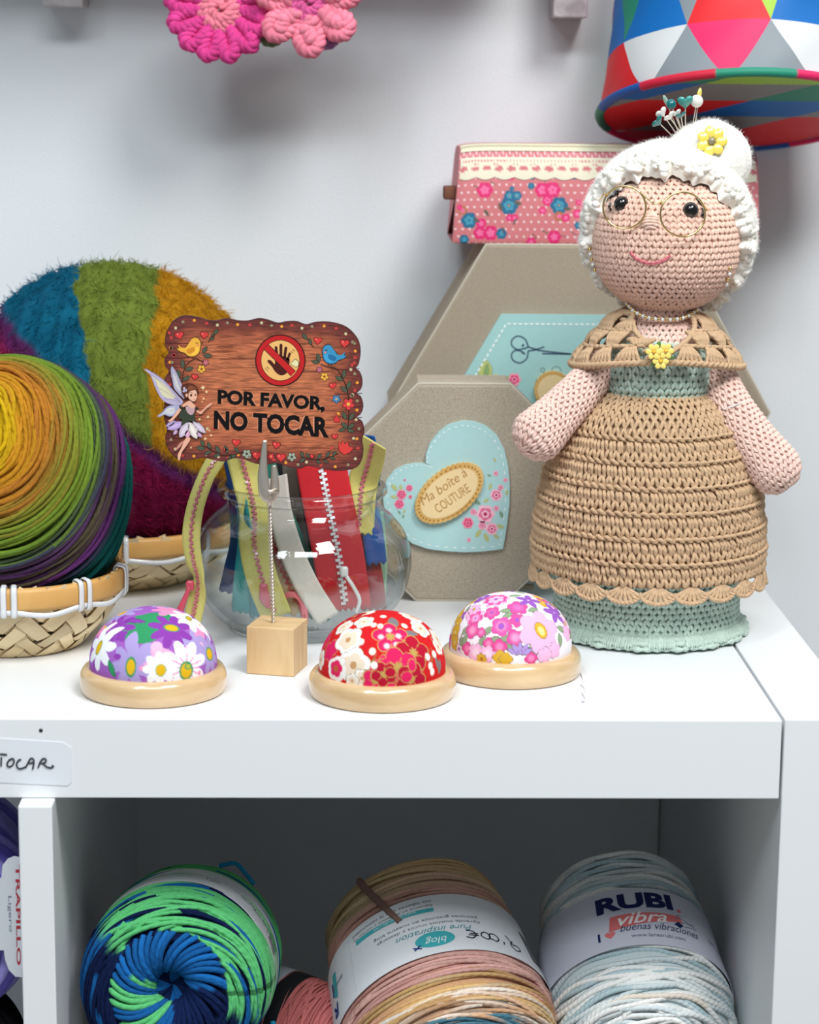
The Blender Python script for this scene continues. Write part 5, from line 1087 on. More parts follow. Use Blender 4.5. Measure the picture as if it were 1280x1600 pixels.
# ================================================================== skeins in the compartment
class Skein:
    """wound cake: axis w (towards the front end), up-ish u; profile q: 0 back rim .. 1 in the front hole."""
    def __init__(self, c, w, R, L, hole=.18, bulge=.05, pear=False):
        self.c = np.asarray(c, float); self.w = nrm(np.asarray(w, float)); self.r = nrm(np.cross(-self.w, [0, 0, 1.])); self.u = np.cross(self.r, self.w)*1.
        if self.u[2] < 0: self.u = -self.u
        self.R, self.L = R, L
        pr = [(R*.25, -L*.47), (R*.6, -L*.5), (R*.86, -L*.46), (R*.97, -L*.36), (R*(1+bulge*.6), -L*.2), (R*(1+bulge), 0), (R*(1+bulge*.7), L*.2), (R*.98, L*.36), (R*.88, L*.46), (R*.7, L*.505), (R*.5, L*.5), (R*.34, L*.46), (R*hole, L*.36), (R*hole*.7, L*.2)]
        if pear: pr[3:10] = [(R*.9, -L*.38), (R*.95, -L*.2), (R*.985, 0), (R*1.03, L*.17), (R*1.035, L*.31), (R*.95, L*.44), (R*.74, L*.505)]
        self.pr = catmull(pr, 400); d = np.concatenate([[0], np.cumsum(np.linalg.norm(np.diff(self.pr, axis=0), axis=1))]); self.q = d/d[-1]; self.len = d[-1]
    def S(self, q, th, h=0.):
        q = np.clip(q, 0, 1); rho = np.interp(q, self.q, self.pr[:, 0]); t = np.interp(q, self.q, self.pr[:, 1])
        e = 4e-3; dr = np.interp(np.clip(q+e, 0, 1), self.q, self.pr[:, 0])-np.interp(np.clip(q-e, 0, 1), self.q, self.pr[:, 0]); dt = np.interp(np.clip(q+e, 0, 1), self.q, self.pr[:, 1])-np.interp(np.clip(q-e, 0, 1), self.q, self.pr[:, 1])
        l = np.maximum(np.hypot(dr, dt), 1e-9); nr, nt_ = dt/l, -dr/l
        rd = np.multiply.outer(np.cos(th), self.r)+np.multiply.outer(np.sin(th), self.u)
        P = self.c+rd*(rho+nr*h)[..., None]+self.w*(t+nt_*h)[..., None]; Nn = rd*nr[..., None]+self.w*nt_[..., None]
        return P, Nn
    def core(self, b, colf, n=90, h=-.12):
        q = np.linspace(0, 1, 70); th = np.arange(n)*2*PI/n; Q, T = np.meshgrid(q, th, indexing='ij'); P, _ = self.S(Q, T, h); V, F = grid(P, closev=True); b.add(V, F, col=colf(Q.ravel(), T.ravel()))
    def loops(self, b, q0, amp, ph, r, colf, n=92, hj=.05, seed=0, wob=.0):
        """tilted loops round the whole cake"""
        g = np.random.default_rng(seed); k = len(q0); th = np.arange(n)*2*PI/n; q = q0[:, None]+amp[:, None]*np.sin(th[None]-ph[:, None])+wob*np.sin(th*7+g.uniform(0, 6, (k, 1)))
        h = g.uniform(-hj, hj, (k, 1))+hj*.8*np.sin(th*3+g.uniform(0, 6, (k, 1))); T = np.broadcast_to(th, q.shape); P, Nn = self.S(q, T, h)
        c = colf(q, T, np.arange(k)[:, None]+0*T); V, F, tw = tubes(P, r, 5, N=Nn, closed=True); b.add(V, F, col=rep(c, n, 5), tw=tw); return P, Nn, c
    def ring(self, b, qa, qb, ns, twist, bump, r, colf, seg=16, seed=0):
        """fat ring of slanting strands between two radii of the end"""
        g = np.random.default_rng(seed); s = np.linspace(0, 1, seg); th0 = np.arange(ns)*2*PI/ns+g.normal(0, .02, ns)
        q = np.broadcast_to(qa+(qb-qa)*s, (ns, seg)); th = th0[:, None]+twist*s[None]; P, Nn = self.S(q, th, bump*np.sin(PI*s)[None]**.7+g.uniform(-.05, .05, (ns, 1))-.05)
        c = colf(q, th, np.arange(ns)[:, None]+0*th); V, F, tw = tubes(P, r, 6, N=Nn); b.add(V, F, col=rep(c, seg, 6), tw=tw)
    def band(self, t0, t1, h, m, parent, th0=0, th1=2*PI, n=120, thick=.03):
        th = np.linspace(th0, th1, n); full = abs(th1-th0-2*PI) < 1e-6; ts = np.linspace(t0, t1, 8)
        R = self.bandr(ts)+h
        f = lambda rr: np.stack([self.c+np.multiply.outer(np.cos(th), self.r)*r_+np.multiply.outer(np.sin(th), self.u)*r_+self.w*t_ for r_, t_ in zip(rr, ts)])
        A, B_ = f(R), f(R-thick); b = MB(); V, F = grid(A); b.add(V, F); V, F = grid(B_, flip=True); b.add(V, F)
        for k in (0, -1): V, F = grid(np.stack([A[k], B_[k]]), flip=(k == 0)); b.add(V, F)
        self.bh = h; self.bt = (t0, t1); return b.build('paper_band', m, parent)
    def bandr(self, ts): return np.full(np.shape(ts), max(np.interp(self.bq0, self.q, self.pr[:, 0]), 0)) if hasattr(self, 'bq0') else np.interp(ts, self.pr[60:300, 1], self.pr[60:300, 0])
    def onband(self, s, t, h=.02):
        """s: arc length from the top (cm, + to the right seen from the front), t axial"""
        R = self.bandr(t)+self.bh; th = PI/2-s/np.mean(R); R = R+h
        return self.c+np.multiply.outer(np.cos(th), self.r)*R[..., None]+np.multiply.outer(np.sin(th), self.u)*R[..., None]+self.w*np.asarray(t)[..., None]
class BandPrint:
    def __init__(self, sk, flip=False): self.k = sk; self.b = MB(); self.f = -1 if flip else 1; self.s0 = 0.
    def put(self, V, F, col, ly):                     # V: (s, up) where up runs away from the front end
        V = np.asarray(V, float)*self.f; self.b.add(self.k.onband(V[:, 0]+self.s0, -V[:, 1]+self.t0, .014+.004*ly), F, col=lin(col))
    def text(self, s, x, y, h, col, ly=2, bold=0., shear=0., wd=None, slope=0.):
        V, T, asp = text2d(s, bold, shear); w_ = wd or h*asp; V2 = np.stack([x+V[:, 0]*w_, y+V[:, 1]*h+V[:, 0]*w_*slope], -1); V2, T = split_long(V2, T, .45); self.put(V2, T, col, ly)
    def poly(self, pts, col, ly=1): t = tess(pts); V, t = split_long(np.asarray(pts, float), t, .5); self.put(V, t, col, ly)
    def line(self, pts, wd, col, ly=2): V, F = stroke2d(catmull(pts, max(10, len(pts)*5)) if len(pts) > 2 else pts, wd); self.put(V, F, col, ly)
    def build(self, name, parent, label=None): o = self.b.build(name, M['paint'], parent, smooth=False); self.b = MB(); return tag(o, label)
def g_(s): return np.random.default_rng(s)

# ---- blue and green cake, seen end-on
lab = (224, 222, 226)
sk = Skein((-28.2, 7.2, -15.0), (-.05, -.97, .2), 4.45, 11.5, .16, .02)
t = thing('yarn_skein', (-28.2, 7.2, -19.6), 'cake of blue, navy and bright green yarn with its spiral end out', 'yarn skein', 'yarn skeins in the cube shelf')
BLU, NVY, GRN_, TQ = lin((20, 88, 150)), lin((9, 24, 62)), lin((92, 186, 116)), lin((24, 120, 160))
def c_out(q, th, i):
    z = np.sin(th+.5); k = (np.sin(i*1.7)+np.sin(i*.61))*.25
    green = ss(.05, .25, z+k*.25)*(q < .76)
    base = np.where((i % 8 == 3)[..., None], NVY, np.where((i % 8 == 6)[..., None], BLU, GRN_)); left = np.where(((q > .72) | (i % 5 > 2))[..., None], NVY, BLU)
    return base*green[..., None]+left*(1-green)[..., None]
b = MB(); sk.core(b, lambda q, th: np.tile(NVY, (len(q), 1)))
q0 = np.concatenate([np.linspace(.04, .5, 40), np.linspace(.5, .82, 60)]); g = g_(1)
amp = np.where(q0 < .5, .02, .06)*g.uniform(.6, 1.3, len(q0)); ph = np.where(q0 < .5, g.uniform(0, 6, len(q0)), g.normal(.6, .5, len(q0)))
sk.loops(b, q0, amp, ph, .125, c_out, seed=2, hj=.06)
def c_r2(q, th, i):
    a = (th-.0) % (2*PI); gr = (np.cos(a-3.75) > .6) & (np.sin(i*1.35) > -.1); nv = np.cos(a-5.6) > .75
    return np.where(gr[..., None], GRN_, np.where(nv[..., None], NVY*1.3, BLU*(1+.35*(np.sin(i*2.1) > .8))[..., None]))
sk.ring(b, .76, .885, 40, .9, .62, .155, c_r2, seed=3)
sk.ring(b, .865, .95, 26, .9, .62, .14, lambda q, th, i: np.where((np.sin(i*.8+1) > .3)[..., None], NVY*1.2, BLU), seed=4)
sk.ring(b, .935, .995, 16, .8, .4, .13, lambda q, th, i: np.where((np.sin(i*1.9) > .6)[..., None], BLU*1.1, NVY), seed=5)
stuff(b.build('wound_strands', M['yarn'], t))
pb = sk.band(-1.4, 2.7, .17, M['paper'], t)
bp = BandPrint(sk); bp.t0 = .6
for s_, tx, h_ in ((1.2, 'Lana', .3), (2.6, 'algodón 100 g', .26), (3.2, 'lavar 30', .22), (4.0, '280 m', .3), (4.7, 'acrílico', .28)):
    bp.text(tx, s_, -.6+.2*math.sin(s_*3), h_, (110, 110, 116), 2, 0, 0)
bp.line([(1.9+.33*math.cos(a), .2+.33*math.sin(a)) for a in np.linspace(0, 6.28, 14)], .03, (130, 130, 136)); bp.line([(5.3, -1.2), (5.3, 1.2)], .02, (120, 120, 126))
for i in range(9): bp.line([(5.6+i*.11, -1.1), (5.6+i*.11, .4)], .05, (70, 70, 74))
tag(bp.build('band_print', pb), 'small grey care print')
for pts, nm in (([(1.5, .6), (2.3, .75), (2.8, .3), (3.3, -.3)], 'loose_end'), ([(4.75, -2.0), (4.95, -2.9), (4.7, -3.7), (4.35, -4.4)], 'loose_end')):
    b = MB(); P = catmull([sk.c+sk.r*a+sk.u*(z_+(4.15 if a < 4 else 0))+sk.w*(-1.8 if a < 4 else 3.2) for a, z_ in pts], 24); V, F, tw = tubes(P, .12, 6); b.add(V, F, col=TQ, tw=tw); b.build(nm, M['yarn'], t)

# ---- pink, white and ochre skein with the upside down label
def tiltw(deg, yaw=0.): a = math.radians(deg); y = math.radians(yaw); return (math.sin(y)*math.cos(a), -math.cos(y)*math.cos(a), -math.sin(a))
def place(px, py, Y, w, R, back):                 # centre so that the pixel is on the top of the barrel
    w = nrm(np.array(w)); r = nrm(np.cross(-w, [0, 0, 1.])); u = np.cross(r, w); u = u if u[2] > 0 else -u
    return W(px, py, Y)-u*R-w*back
w2 = tiltw(24, 12); c2_ = place(701, 1438, 7.6, w2, 5.6, 0.)
sk2 = Skein(c2_, w2, 5.25, 11.6, .15, .035, True)
t = thing('yarn_skein', c2_-[0, 0, 5.8], 'fuzzy skein in rose, ochre, white and grey blue with an upside down white label', 'yarn skein', 'yarn skeins in the cube shelf')
RO, DR, OC, WHY, GB, GY = (lin(c) for c in ((214, 166, 156), (178, 120, 108), (188, 150, 104), (222, 212, 204), (70, 120, 138), (172, 156, 158)))
ST2 = [(0, (216, 190, 152)), (.16, (202, 168, 122)), (.21, (218, 190, 150)), (.27, (212, 166, 152)), (.33, (190, 138, 122)), (.45, (206, 156, 142)), (.53, (214, 168, 158)), (.575, (206, 152, 144)), (.60, (190, 146, 106)), (.625, (208, 170, 114)), (.645, (222, 212, 202)), (.67, (196, 150, 110)), (.695, (66, 112, 130)), (.74, (80, 120, 136)), (.78, (190, 148, 108)), (.9, (206, 156, 142)), (1, (190, 148, 108))]
def c_p(q, th, i): return ramp(q+.02*np.sin(th*2+i*.4)+.018*np.sin(i*2.7), ST2)*(1+.16*np.sin(i*3.3))[..., None]
b = MB(); sk2.core(b, lambda q, th: ramp(q, ST2))
g = g_(3); q0 = np.linspace(.05, .93, 150); amp = np.interp(q0, [0, .3, .5, .62, .8, 1], [.02, .022, .03, .05, .05, .02])*g.uniform(.3, 1.2, 150)*np.where(g.random(150) < .3, -1, 1); ph = g.normal(.3, .5, 150)
P, Nn, cc = sk2.loops(b, q0, amp, ph, .115, c_p, seed=7, hj=.07); stuff(b.build('wound_strands', M['yarn'], t))
b = MB(); fuzz(b, P.reshape(-1, 3), Nn.reshape(-1, 3), 6500, .6, .0055, cc.reshape(-1, 3), .75, 6, 3); stuff(b.build('loose_fibres', M['fuzz'], t))
b = MB(); pth = [sk2.onband if 0 else None]; sk2.bh = .14
pb = sk2.band(-2.15, 2.15, .3, M['paper'], t); bp = BandPrint(sk2, True); bp.t0 = 0.; bp.s0 = -.6
TEA, GRY = (70, 176, 184), (120, 128, 134)
# label text is upside down: drawn in its own frame, then turned half round (flip)
bp.text('blog', .75, .62-1.9+.05, .0001, TEA) if 0 else None
bp.poly(ell(.35, 1.12, 1.02, .56, 0, 36), TEA, 1); bp.text('blog', -.25, .88, .62, (236, 244, 244), 2, .0, .35, 1.15)
bp.line([(1.15, 1.35), (1.5, 1.62)], .09, (30, 60, 130), 3); bp.line([(1.12, 1.6), (1.55, 1.42)], .08, (30, 60, 130), 3)
bp.text('Pure inspiration', -1.75, .12, .52, (96, 160, 170), 2, 0, .4, 4.0)
for i_, s_ in enumerate(('Aprende muchos trucos y descarga', 'patrones gratuitos en nuestro blog')): bp.text(s_, -2.35+.1*i_, -.18-.36*i_, .26, GRY, 2, 0, 0, 5.6)
bp.poly([(-.05, -.92), (4.4, -1.0), (4.4, -1.3), (-.1, -1.18)], TEA, 1); bp.text('www.lanasrubi.com', .8, -1.2, .2, (220, 238, 238), 2, 0, 0, 2.4)
for i_, s_ in enumerate(('Síguenos en facebook y comparte', 'tus labores con la comunidad')): bp.text(s_, -.1, -1.5-.28*i_, .2, GRY, 2, 0, 0, 4.6)
HW = (30, 30, 36)
for s_ in ([(-4.0, .85), (-3.75, 1.25), (-4.0, 1.55), (-4.35, 1.4), (-4.3, 1.1), (-3.95, 1.15)], [(-3.9, 1.2), (-3.75, .75), (-3.6, .55)], [(-3.25, 1.45), (-3.3, 1.2)], [(-2.55, 1.25), (-2.8, 1.35), (-3.0, 1.1), (-2.85, .8), (-2.55, .85), (-2.45, 1.1), (-2.55, 1.3)], [(-2.1, 1.25), (-2.35, 1.3), (-2.5, 1.05), (-2.35, .78), (-2.1, .85), (-2.0, 1.1), (-2.15, 1.28)], [(-1.15, 1.25), (-1.45, 1.35), (-1.7, 1.1), (-1.6, .8), (-1.25, .75)], [(-1.85, 1.12), (-1.3, 1.1)], [(-1.85, .98), (-1.4, .97)]):
    bp.line([(x-.1, y-.05) for x, y in s_], .07, HW, 3)
for i in range(16): bp.line([(-6.9+i*.1, -.9), (-6.9+i*.1, 1.5)], .035+.035*((i*7) % 3 > 0), (60, 60, 64), 2)
bp.poly([(-7.2, -1.2), (-5.1, -1.2), (-5.1, 1.75), (-7.2, 1.75)], (240, 240, 242), .6); bp.text('RUBI', -6.8, -1.6, .22, (90, 90, 96), 2)
for s_, y_, h_, c_ in (('I', 4.9, .9, (40, 60, 130)), ('R', 4.9, .9, (40, 60, 130))): bp.text(s_, 7.2 if s_ == 'I' else 7.0, -.9 if s_ == 'I' else .7, h_, c_, 2, .03)
bp.poly([(6.6, -1.2), (7.1, -1.3), (7.2, .1), (6.7, .5)], TEA, 1); bp.text('lanasrubi', 5.9, -.4, .3, GRY, 2, 0, .3); bp.line([(5.0, -1.9), (5.0, 1.9)], .03, (214, 218, 222), 1)
tag(bp.build('band_print', pb), 'upside down print with a teal blog oval and a handwritten price')
b = MB(); P, Nn = sk2.S(np.linspace(.16, .38, 22), np.linspace(2.35, 2.0, 22), np.full(22, .22)); V, F, tw = tubes(P, .2, 7); b.add(V, F, col=lin((140, 108, 100)), tw=tw); b.build('tie_strand', M['yarn'], t)

# ---- white and aqua skein
w3 = tiltw(26, 3); c3_ = place(1002, 1430, 9.2, w3, 4.95, 0.)
sk3 = Skein(c3_, w3, 4.6, 11.4, .14, .03, True)
t = thing('yarn_skein', c3_-[0, 0, 5], 'white and pale aqua cotton skein beside the right shelf wall', 'yarn skein', 'yarn skeins in the cube shelf')
def c_w(q, th, i):
    k = np.sin(i*1.31+th*.8)+np.sin(i*.47+2*q*9); a, c, d = lin((204, 215, 217)), lin((236, 235, 231)), lin((178, 199, 204))
    f = ss(-.4, .4, k)[..., None]; o = a*(1-f)+c*f; return np.where((k < -1.1)[..., None], d, np.where((k > 1.7)[..., None], lin((228, 216, 202)), o))
b = MB(); sk3.core(b, lambda q, th: np.tile(lin((204, 215, 217)), (len(q), 1)))
g = g_(5); q0 = np.linspace(.05, .97, 104); amp = np.interp(q0, [0, .3, .5, .62, .8, 1], [.02, .025, .04, .06, .05, .02])*g.uniform(.2, 1.2, 104)*np.where(g.random(104) < .4, -1, 1); ph = g.normal(.2, .8, 104)
sk3.loops(b, q0, amp, ph, .15, c_w, seed=8, hj=.08, wob=.004)
sk3.loops(b, np.linspace(.72, .94, 16), np.full(16, .02), g.uniform(0, 6, 16), .15, c_w, seed=9, hj=.12, wob=.018); stuff(b.build('wound_strands', M['cotton'], t))
pb = sk3.band(-2.15, 2.05, .3, mat('lilac_paper', (206, 206, 220), .45), t); bp = BandPrint(sk3); bp.t0 = 0.
NV, CO = (28, 36, 86), (224, 116, 116)
bp.text('RUBI', -2.2, .55, 1.12, NV, 2, .045, 0, 4.1, .05); bp.poly(ell(2.25, .85, .13, .13, 0, 14), CO, 2)
bp.poly([(-1.75, -.85), (2.3, -.02), (2.2, .42), (-1.6, .22)], CO, 1); bp.text('vibra', -1.2, -.55, .82, (250, 240, 240), 2.5, .012, .35, 2.6, .1)
bp.poly([(1.75, -.3), (2.05, -.02), (2.3, -.25), (2.05, -.5)], NV, 2)
for pts in ([(1.9, .15), (2.3, .3), (2.75, .1), (3.1, .15)], [(2.2, -.1), (2.6, .1), (3.2, -.1)], [(2.3, -.3), (2.9, -.15), (3.1, -.2)], [(1.95, .2), (2.1, .5), (2.4, .42)]): bp.line(pts, .035, (120, 124, 150), 2)
bp.poly(heart(-1.75, -1.05, .28)*[1, 1] if 0 else np.array([[x, -2.1-y] for x, y in heart(-1.75, -1.05, .3)]), CO, 2); bp.text('I', -2.4, -1.35, .6, NV, 2, .03)
bp.text('buenas vibraciones', -1.2, -.98, .5, (70, 78, 110), 2, 0, .4, 4.4, .03); bp.text('www.lanasrubi.com', -.7, -1.5, .27, (96, 104, 130), 2, 0, 0, 2.9, .02)
bp.text('Un, dos', 4.1, -.5, .42, (90, 96, 120), 2, 0, .4, 1.5); bp.text('tres 100', 4.6, -1.1, .22, (120, 124, 140), 2); bp.poly([(5.7, -1.0), (6.2, -.9), (6.2, .1), (5.7, 0)], CO, 1)
tag(bp.build('band_print', pb), 'navy RUBI lettering over a coral vibra ribbon')

# ---- small coral ball between, with a black and white band
cb_ = W(458, 1602, 11.4); sk4 = Skein(cb_, tiltw(8, 60), 2.5, 6.4, .12, .06)
t = thing('yarn_skein', cb_-[0, 0, 2.8], 'small coral pink yarn ball with a black edged band between the skeins', 'yarn skein', 'yarn skeins in the cube shelf')
b = MB(); sk4.core(b, lambda q, th: np.tile(lin((216, 124, 122)), (len(q), 1))); g = g_(6); q0 = np.linspace(.05, .95, 90)
sk4.loops(b, q0, .05*g.normal(size=90), g.uniform(0, 6, 90), .075, lambda q, th, i: lin((216, 124, 122))*(1+.1*np.sin(i*2.2))[..., None], 90, .03, 3); stuff(b.build('wound_strands', M['yarnfine'], t))
pb = sk4.band(-1.9, .3, .1, mat('black_band', (24, 26, 30), .5), t); bp = BandPrint(sk4); bp.t0 = -.9
bp.poly([(-3.5, -.2), (3.5, -.2), (3.5, .9), (-3.5, .9)], (196, 206, 214), 1); tag(bp.build('band_print', pb), 'pale strip on the black band')

# ---- purple skein and a black one in the next compartment
t = thing('yarn_skein', W(-40, 1560, 6), 'violet and lilac ribbon yarn skein with a white paper tag left of the divider', 'yarn skein', 'yarn skeins in the cube shelf')
c5 = W(-75, 1400, 7.5)-[.75, 0, 0]; sk5 = Skein(c5, (.12, -.99, -.08), 4.4, 11.5, .2, .03)
VI, LI_, DV = lin((132, 120, 214)), lin((178, 168, 240)), lin((54, 44, 120))
b = MB(); sk5.core(b, lambda q, th: np.tile(VI, (len(q), 1))); g = g_(7); q0 = np.linspace(.05, .95, 40)
sk5.loops(b, q0, .04*g.normal(size=40), g.uniform(0, 6, 40), .34, lambda q, th, i: np.where((np.sin(i*1.1)+0*th > 0)[..., None], LI_, VI), 110, .12, 4); stuff(b.build('wound_strands', M['yarn'], t))
b = MB(); q = [W(x, y, .9) for x, y in ((2, 1372), (4, 1352), (12, 1342), (22, 1338), (33, 1340), (34.5, 1527), (24, 1526), (14, 1516), (8, 1500), (6, 1485), (-30, 1484), (-30, 1372))]; b.add(*slab(q, (0, -1, 0), .05)); tg = b.build('paper_tag', M['paper'], t, smooth=False)
bd = Board((0, .9, 0), nS, lambda x, y: (x, y)); bd.text('TRAPILLO', [(24, 1350), (26, 1508), (33, 1508), (31, 1350)], (190, 60, 70), 1, .02); bd.text('Ligero', [(11, 1400), (13, 1456), (20, 1456), (18, 1400)], (120, 124, 150), 1); tag(bd.build('tag_print', tg), 'small red and grey print')
c6 = W(12, 1640, 2.2); sk6 = Skein(c6+[-3.2, 3, -1.6], (.1, -.98, .2), 3.4, 6, .2, .03); t6 = thing('yarn_skein', c6-[0, 0, 5], 'black yarn skein below the violet one left of the divider', 'yarn skein', 'yarn skeins in the cube shelf')
b = MB(); sk6.core(b, lambda q, th: np.tile(lin((16, 16, 20)), (len(q), 1))); sk6.loops(b, np.linspace(.05, .95, 60), .03*g.normal(size=60), g.uniform(0, 6, 60), .13, lambda q, th, i: np.ones(q.shape+(1,))*lin((16, 16, 20)), 90, .05, 5); stuff(b.build('wound_strands', M['yarn'], t6))

# ---- plain skeins stacked underneath, below the picture
def under(c, R, L, col, label):
    k = Skein(c, (0, .02, 1.), R, L, .15, .03); k.r = np.array([1., 0, 0]); k.u = np.array([0, 1., 0]); t = thing('yarn_skein', (c[0], c[1], c[2]-L/2), label, 'yarn skein', 'yarn skeins in the cube shelf')
    b = MB(); k.core(b, lambda q, th: np.tile(lin(col), (len(q), 1))); q0 = np.linspace(.04, .96, 50); g = g_(int(R*100)); k.loops(b, q0, .05*g.normal(size=50), g.uniform(0, 6, 50), .16, lambda q, th, i: lin(col)*(1+.1*np.sin(i*2.))[..., None], 60, .05, 2); stuff(b.build('wound_strands', M['yarn'], t))
HB = -37.05
for i, (x, y, R, zt_, col, nm) in enumerate(((-28, 9, 4.6, -20.2, (150, 150, 156), 'grey yarn skein upright on the compartment floor under the blue green cake'), (-17.6, 9, 4.4, -25.0, (190, 160, 150), 'dusty rose skein upright on the compartment floor under the rose ochre skein'), (-8.3, 10.5, 4.4, -25.0, (196, 206, 206), 'pale grey skein upright on the compartment floor under the aqua skein'), (-45.5, 9, 4.6, -19.8, (96, 84, 150), 'violet skein upright on the floor of the left compartment'))):
    under((x, y, (HB+zt_)/2), R, zt_-HB, col, nm)

# ================================================================== crochet grandmother doll
DC = np.array([-4.15, 17.0, 0.])
dl_ = thing('crochet_doll', DC, 'crochet grandmother doll with white hair, glasses, tan shawl and green dress', 'doll')
TAN, GRN2, SKN, ARM, HAI = (202, 170, 136), (188, 207, 195), (240, 202, 184), (240, 207, 194), (251, 247, 238)
class Rev:
    """surface of revolution (or squashed) through profile points (r, z); v is arc length from the first point"""
    def __init__(self, prof, c, sq=1., m=200):
        p = catmull(prof, m); d = np.concatenate([[0], np.cumsum(np.linalg.norm(np.diff(p, axis=0), axis=1))]); self.p, self.d, self.L, self.c, self.sq = p, d, d[-1], np.asarray(c, float), sq
    def S(self, u, v, h=0.):
        v = np.asarray(v, float); e = .02; f = lambda x: (np.interp(x, self.d, self.p[:, 0]), np.interp(x, self.d, self.p[:, 1]))
        r, z = f(v); r1, z1 = f(np.clip(v+e, 0, self.L)); r0, z0 = f(np.clip(v-e, 0, self.L)); dr, dz = r1-r0, z1-z0; l = np.maximum(np.hypot(dr, dz), 1e-9); nr, nz = dz/l, -dr/l
        sg_ = 1. if self.p[-1, 1] > self.p[0, 1] else -1.; nr, nz = nr*sg_, nz*sg_
        P = np.stack([(r+nr*h)*np.cos(u), (r+nr*h)*np.sin(u)*self.sq, z+nz*h], -1)+self.c
        return P, np.stack([nr*np.cos(u), nr*np.sin(u), nz], -1)
    def rad(self, v): return float(np.interp(v, self.d, self.p[:, 0]))
class Sweep:
    """tapering limb along a 3d path"""
    def __init__(self, path, rads, m=120):
        self.P = catmull(path, m); self.d = np.concatenate([[0], np.cumsum(np.linalg.norm(np.diff(self.P, axis=0), axis=1))]); self.L = self.d[-1]
        r = np.interp(np.linspace(0, 1, m), np.linspace(0, 1, len(rads)), rads); x = (self.L-self.d)/r[-1]; self.r = r*np.sqrt(np.clip(1-np.clip(1-x, 0, 1)**2.2, 0.0004, 1))
        T = nrm(np.gradient(self.P, axis=0)); c = nrm(np.cross(T[0], [0, 1., .2])); Nf = [c]
        for i in range(1, m): c = nrm(c-T[i]*(T[i]@c)); Nf.append(c)
        self.N = np.array(Nf); self.B = np.cross(T, self.N); self.T = T
    def S(self, u, v, h=0.):
        I = lambda A: np.stack([np.interp(v, self.d, A[:, k]) for k in range(3)], -1)
        r = np.interp(v, self.d, self.r); n = I(self.N)*np.cos(u)[..., None]+I(self.B)*np.sin(u)[..., None]
        end = ss(self.L-1.0, self.L, np.asarray(v))[..., None]; nn = nrm(n*(1-end*.8)+I(self.T)*end)
        return I(self.P)+n*r[..., None]+nn*(np.asarray(h)*np.ones_like(r))[..., None], nn
    def rad(self, v): return float(np.interp(v, self.d, self.r))
# a strand shape: list of (stitch, row) control points and heights
def stitches(b, sf, v0, v1, n, off, shape, hts, r, col, u0=0., u1=2*PI, taper=(.55, 1, .55), jit=.04, cv=.05, seed=0, sides=5, seg=5):
    g = np.random.default_rng(seed); w_ = 2*PI/n; j = np.arange(n); uc = (j+off)*w_
    k = ((uc-u0) % (2*PI)) <= (u1-u0)+1e-9; uc = uc[k]; m = len(uc)
    if m == 0: return
    s = np.linspace(0, 1, seg); sp = catmull(np.asarray(shape, float), seg); hh = np.interp(s, np.linspace(0, 1, len(hts)), hts); tp = np.interp(s, np.linspace(0, 1, len(taper)), taper)
    U = uc[:, None]+(sp[:, 0][None]+g.normal(0, jit, (m, 1)))*w_; Vv = v0+(v1-v0)*(sp[:, 1][None]+g.normal(0, jit, (m, 1))); H = hh[None]+g.normal(0, jit*r, (m, 1))
    P, Nn = sf.S(U, Vv, H); V, F, tw = tubes(P, r*tp[None]*g.uniform(.94, 1.06, (m, 1)), sides, N=Nn)
    c = lin(col)*g.uniform(1-cv, 1+cv, (m, 1)); b.add(V, F, col=rep(c, seg, sides), tw=tw)
def sc_row(b, sf, v0, v1, w_, r, col, i, **k):
    n = max(6, int(round(2*PI*max(sf.rad((v0+v1)/2), .15)/w_))); off = .5*(i % 2)
    for s in (-1, 1): stitches(b, sf, v0, v1, n, off, [(s*.06, -.12), (s*.2, .35), (s*.36, .75), (s*.47, 1.12)], [r*.1, r*.75, r*.8, r*.1], r, col, seed=i*7+s+3, **k)
def base(b, sf, v0, v1, col, h=-.015, n=72, m=40, dark=1.):
    u = np.arange(n)*2*PI/n; v = np.linspace(v0, v1, m); Vg, Ug = np.meshgrid(v, u, indexing='ij'); P, _ = sf.S(Ug, Vg, h); V, F = grid(P, closev=True, flip=True); b.add(V, F, col=lin(col)*dark)

# ---- green underskirt, closed at the bottom
sk_ = Rev([(2.0, .06), (4.3, .06), (4.72, .25), (4.8, .8), (4.74, 1.6), (4.78, 2.4), (4.85, 3.2), (4.9, 4.2)], DC)
b = MB(); base(b, sk_, 0, sk_.L, GRN2)
v = 2.35; i = 0
while v < sk_.L-.3: sc_row(b, sk_, v, v+.33, .40, .12, GRN2, i); v += .315; i += 1
b.build('underskirt', M['cotton'], dl_)
b = MB(); g = np.random.default_rng(1)
rf = Rev([(4.62, .95), (4.9, .75), (5.2, .5), (5.28, .2)], DC)               # gathered frill round the foot
a = np.arange(260)*2*PI/260; wav = .16*np.sin(a*17+.6*np.sin(a*5))+.08*np.sin(a*31)
for k_, vv in enumerate(np.linspace(.05, rf.L-.05, 5)):
    P, Nn = rf.S(a, np.full(260, vv), wav*(vv/rf.L)+.0); V, F, tw = tubes(P, .13*(1+.3*np.sin(a*66+k_*3)), 6, N=Nn, closed=True); b.add(V, F, col=lin(GRN2), tw=tw)
for k_ in range(3): stitches(b, rf, 0, rf.L, 84, k_*.33, [(0, 0), (.15, .5), (0, 1.05)], [0, .1, .12], .11, GRN2, seed=50+k_)
base(b, rf, 0, rf.L, GRN2, -.06); tag(b.build('frill', M['cotton'], dl_), 'gathered green frill')

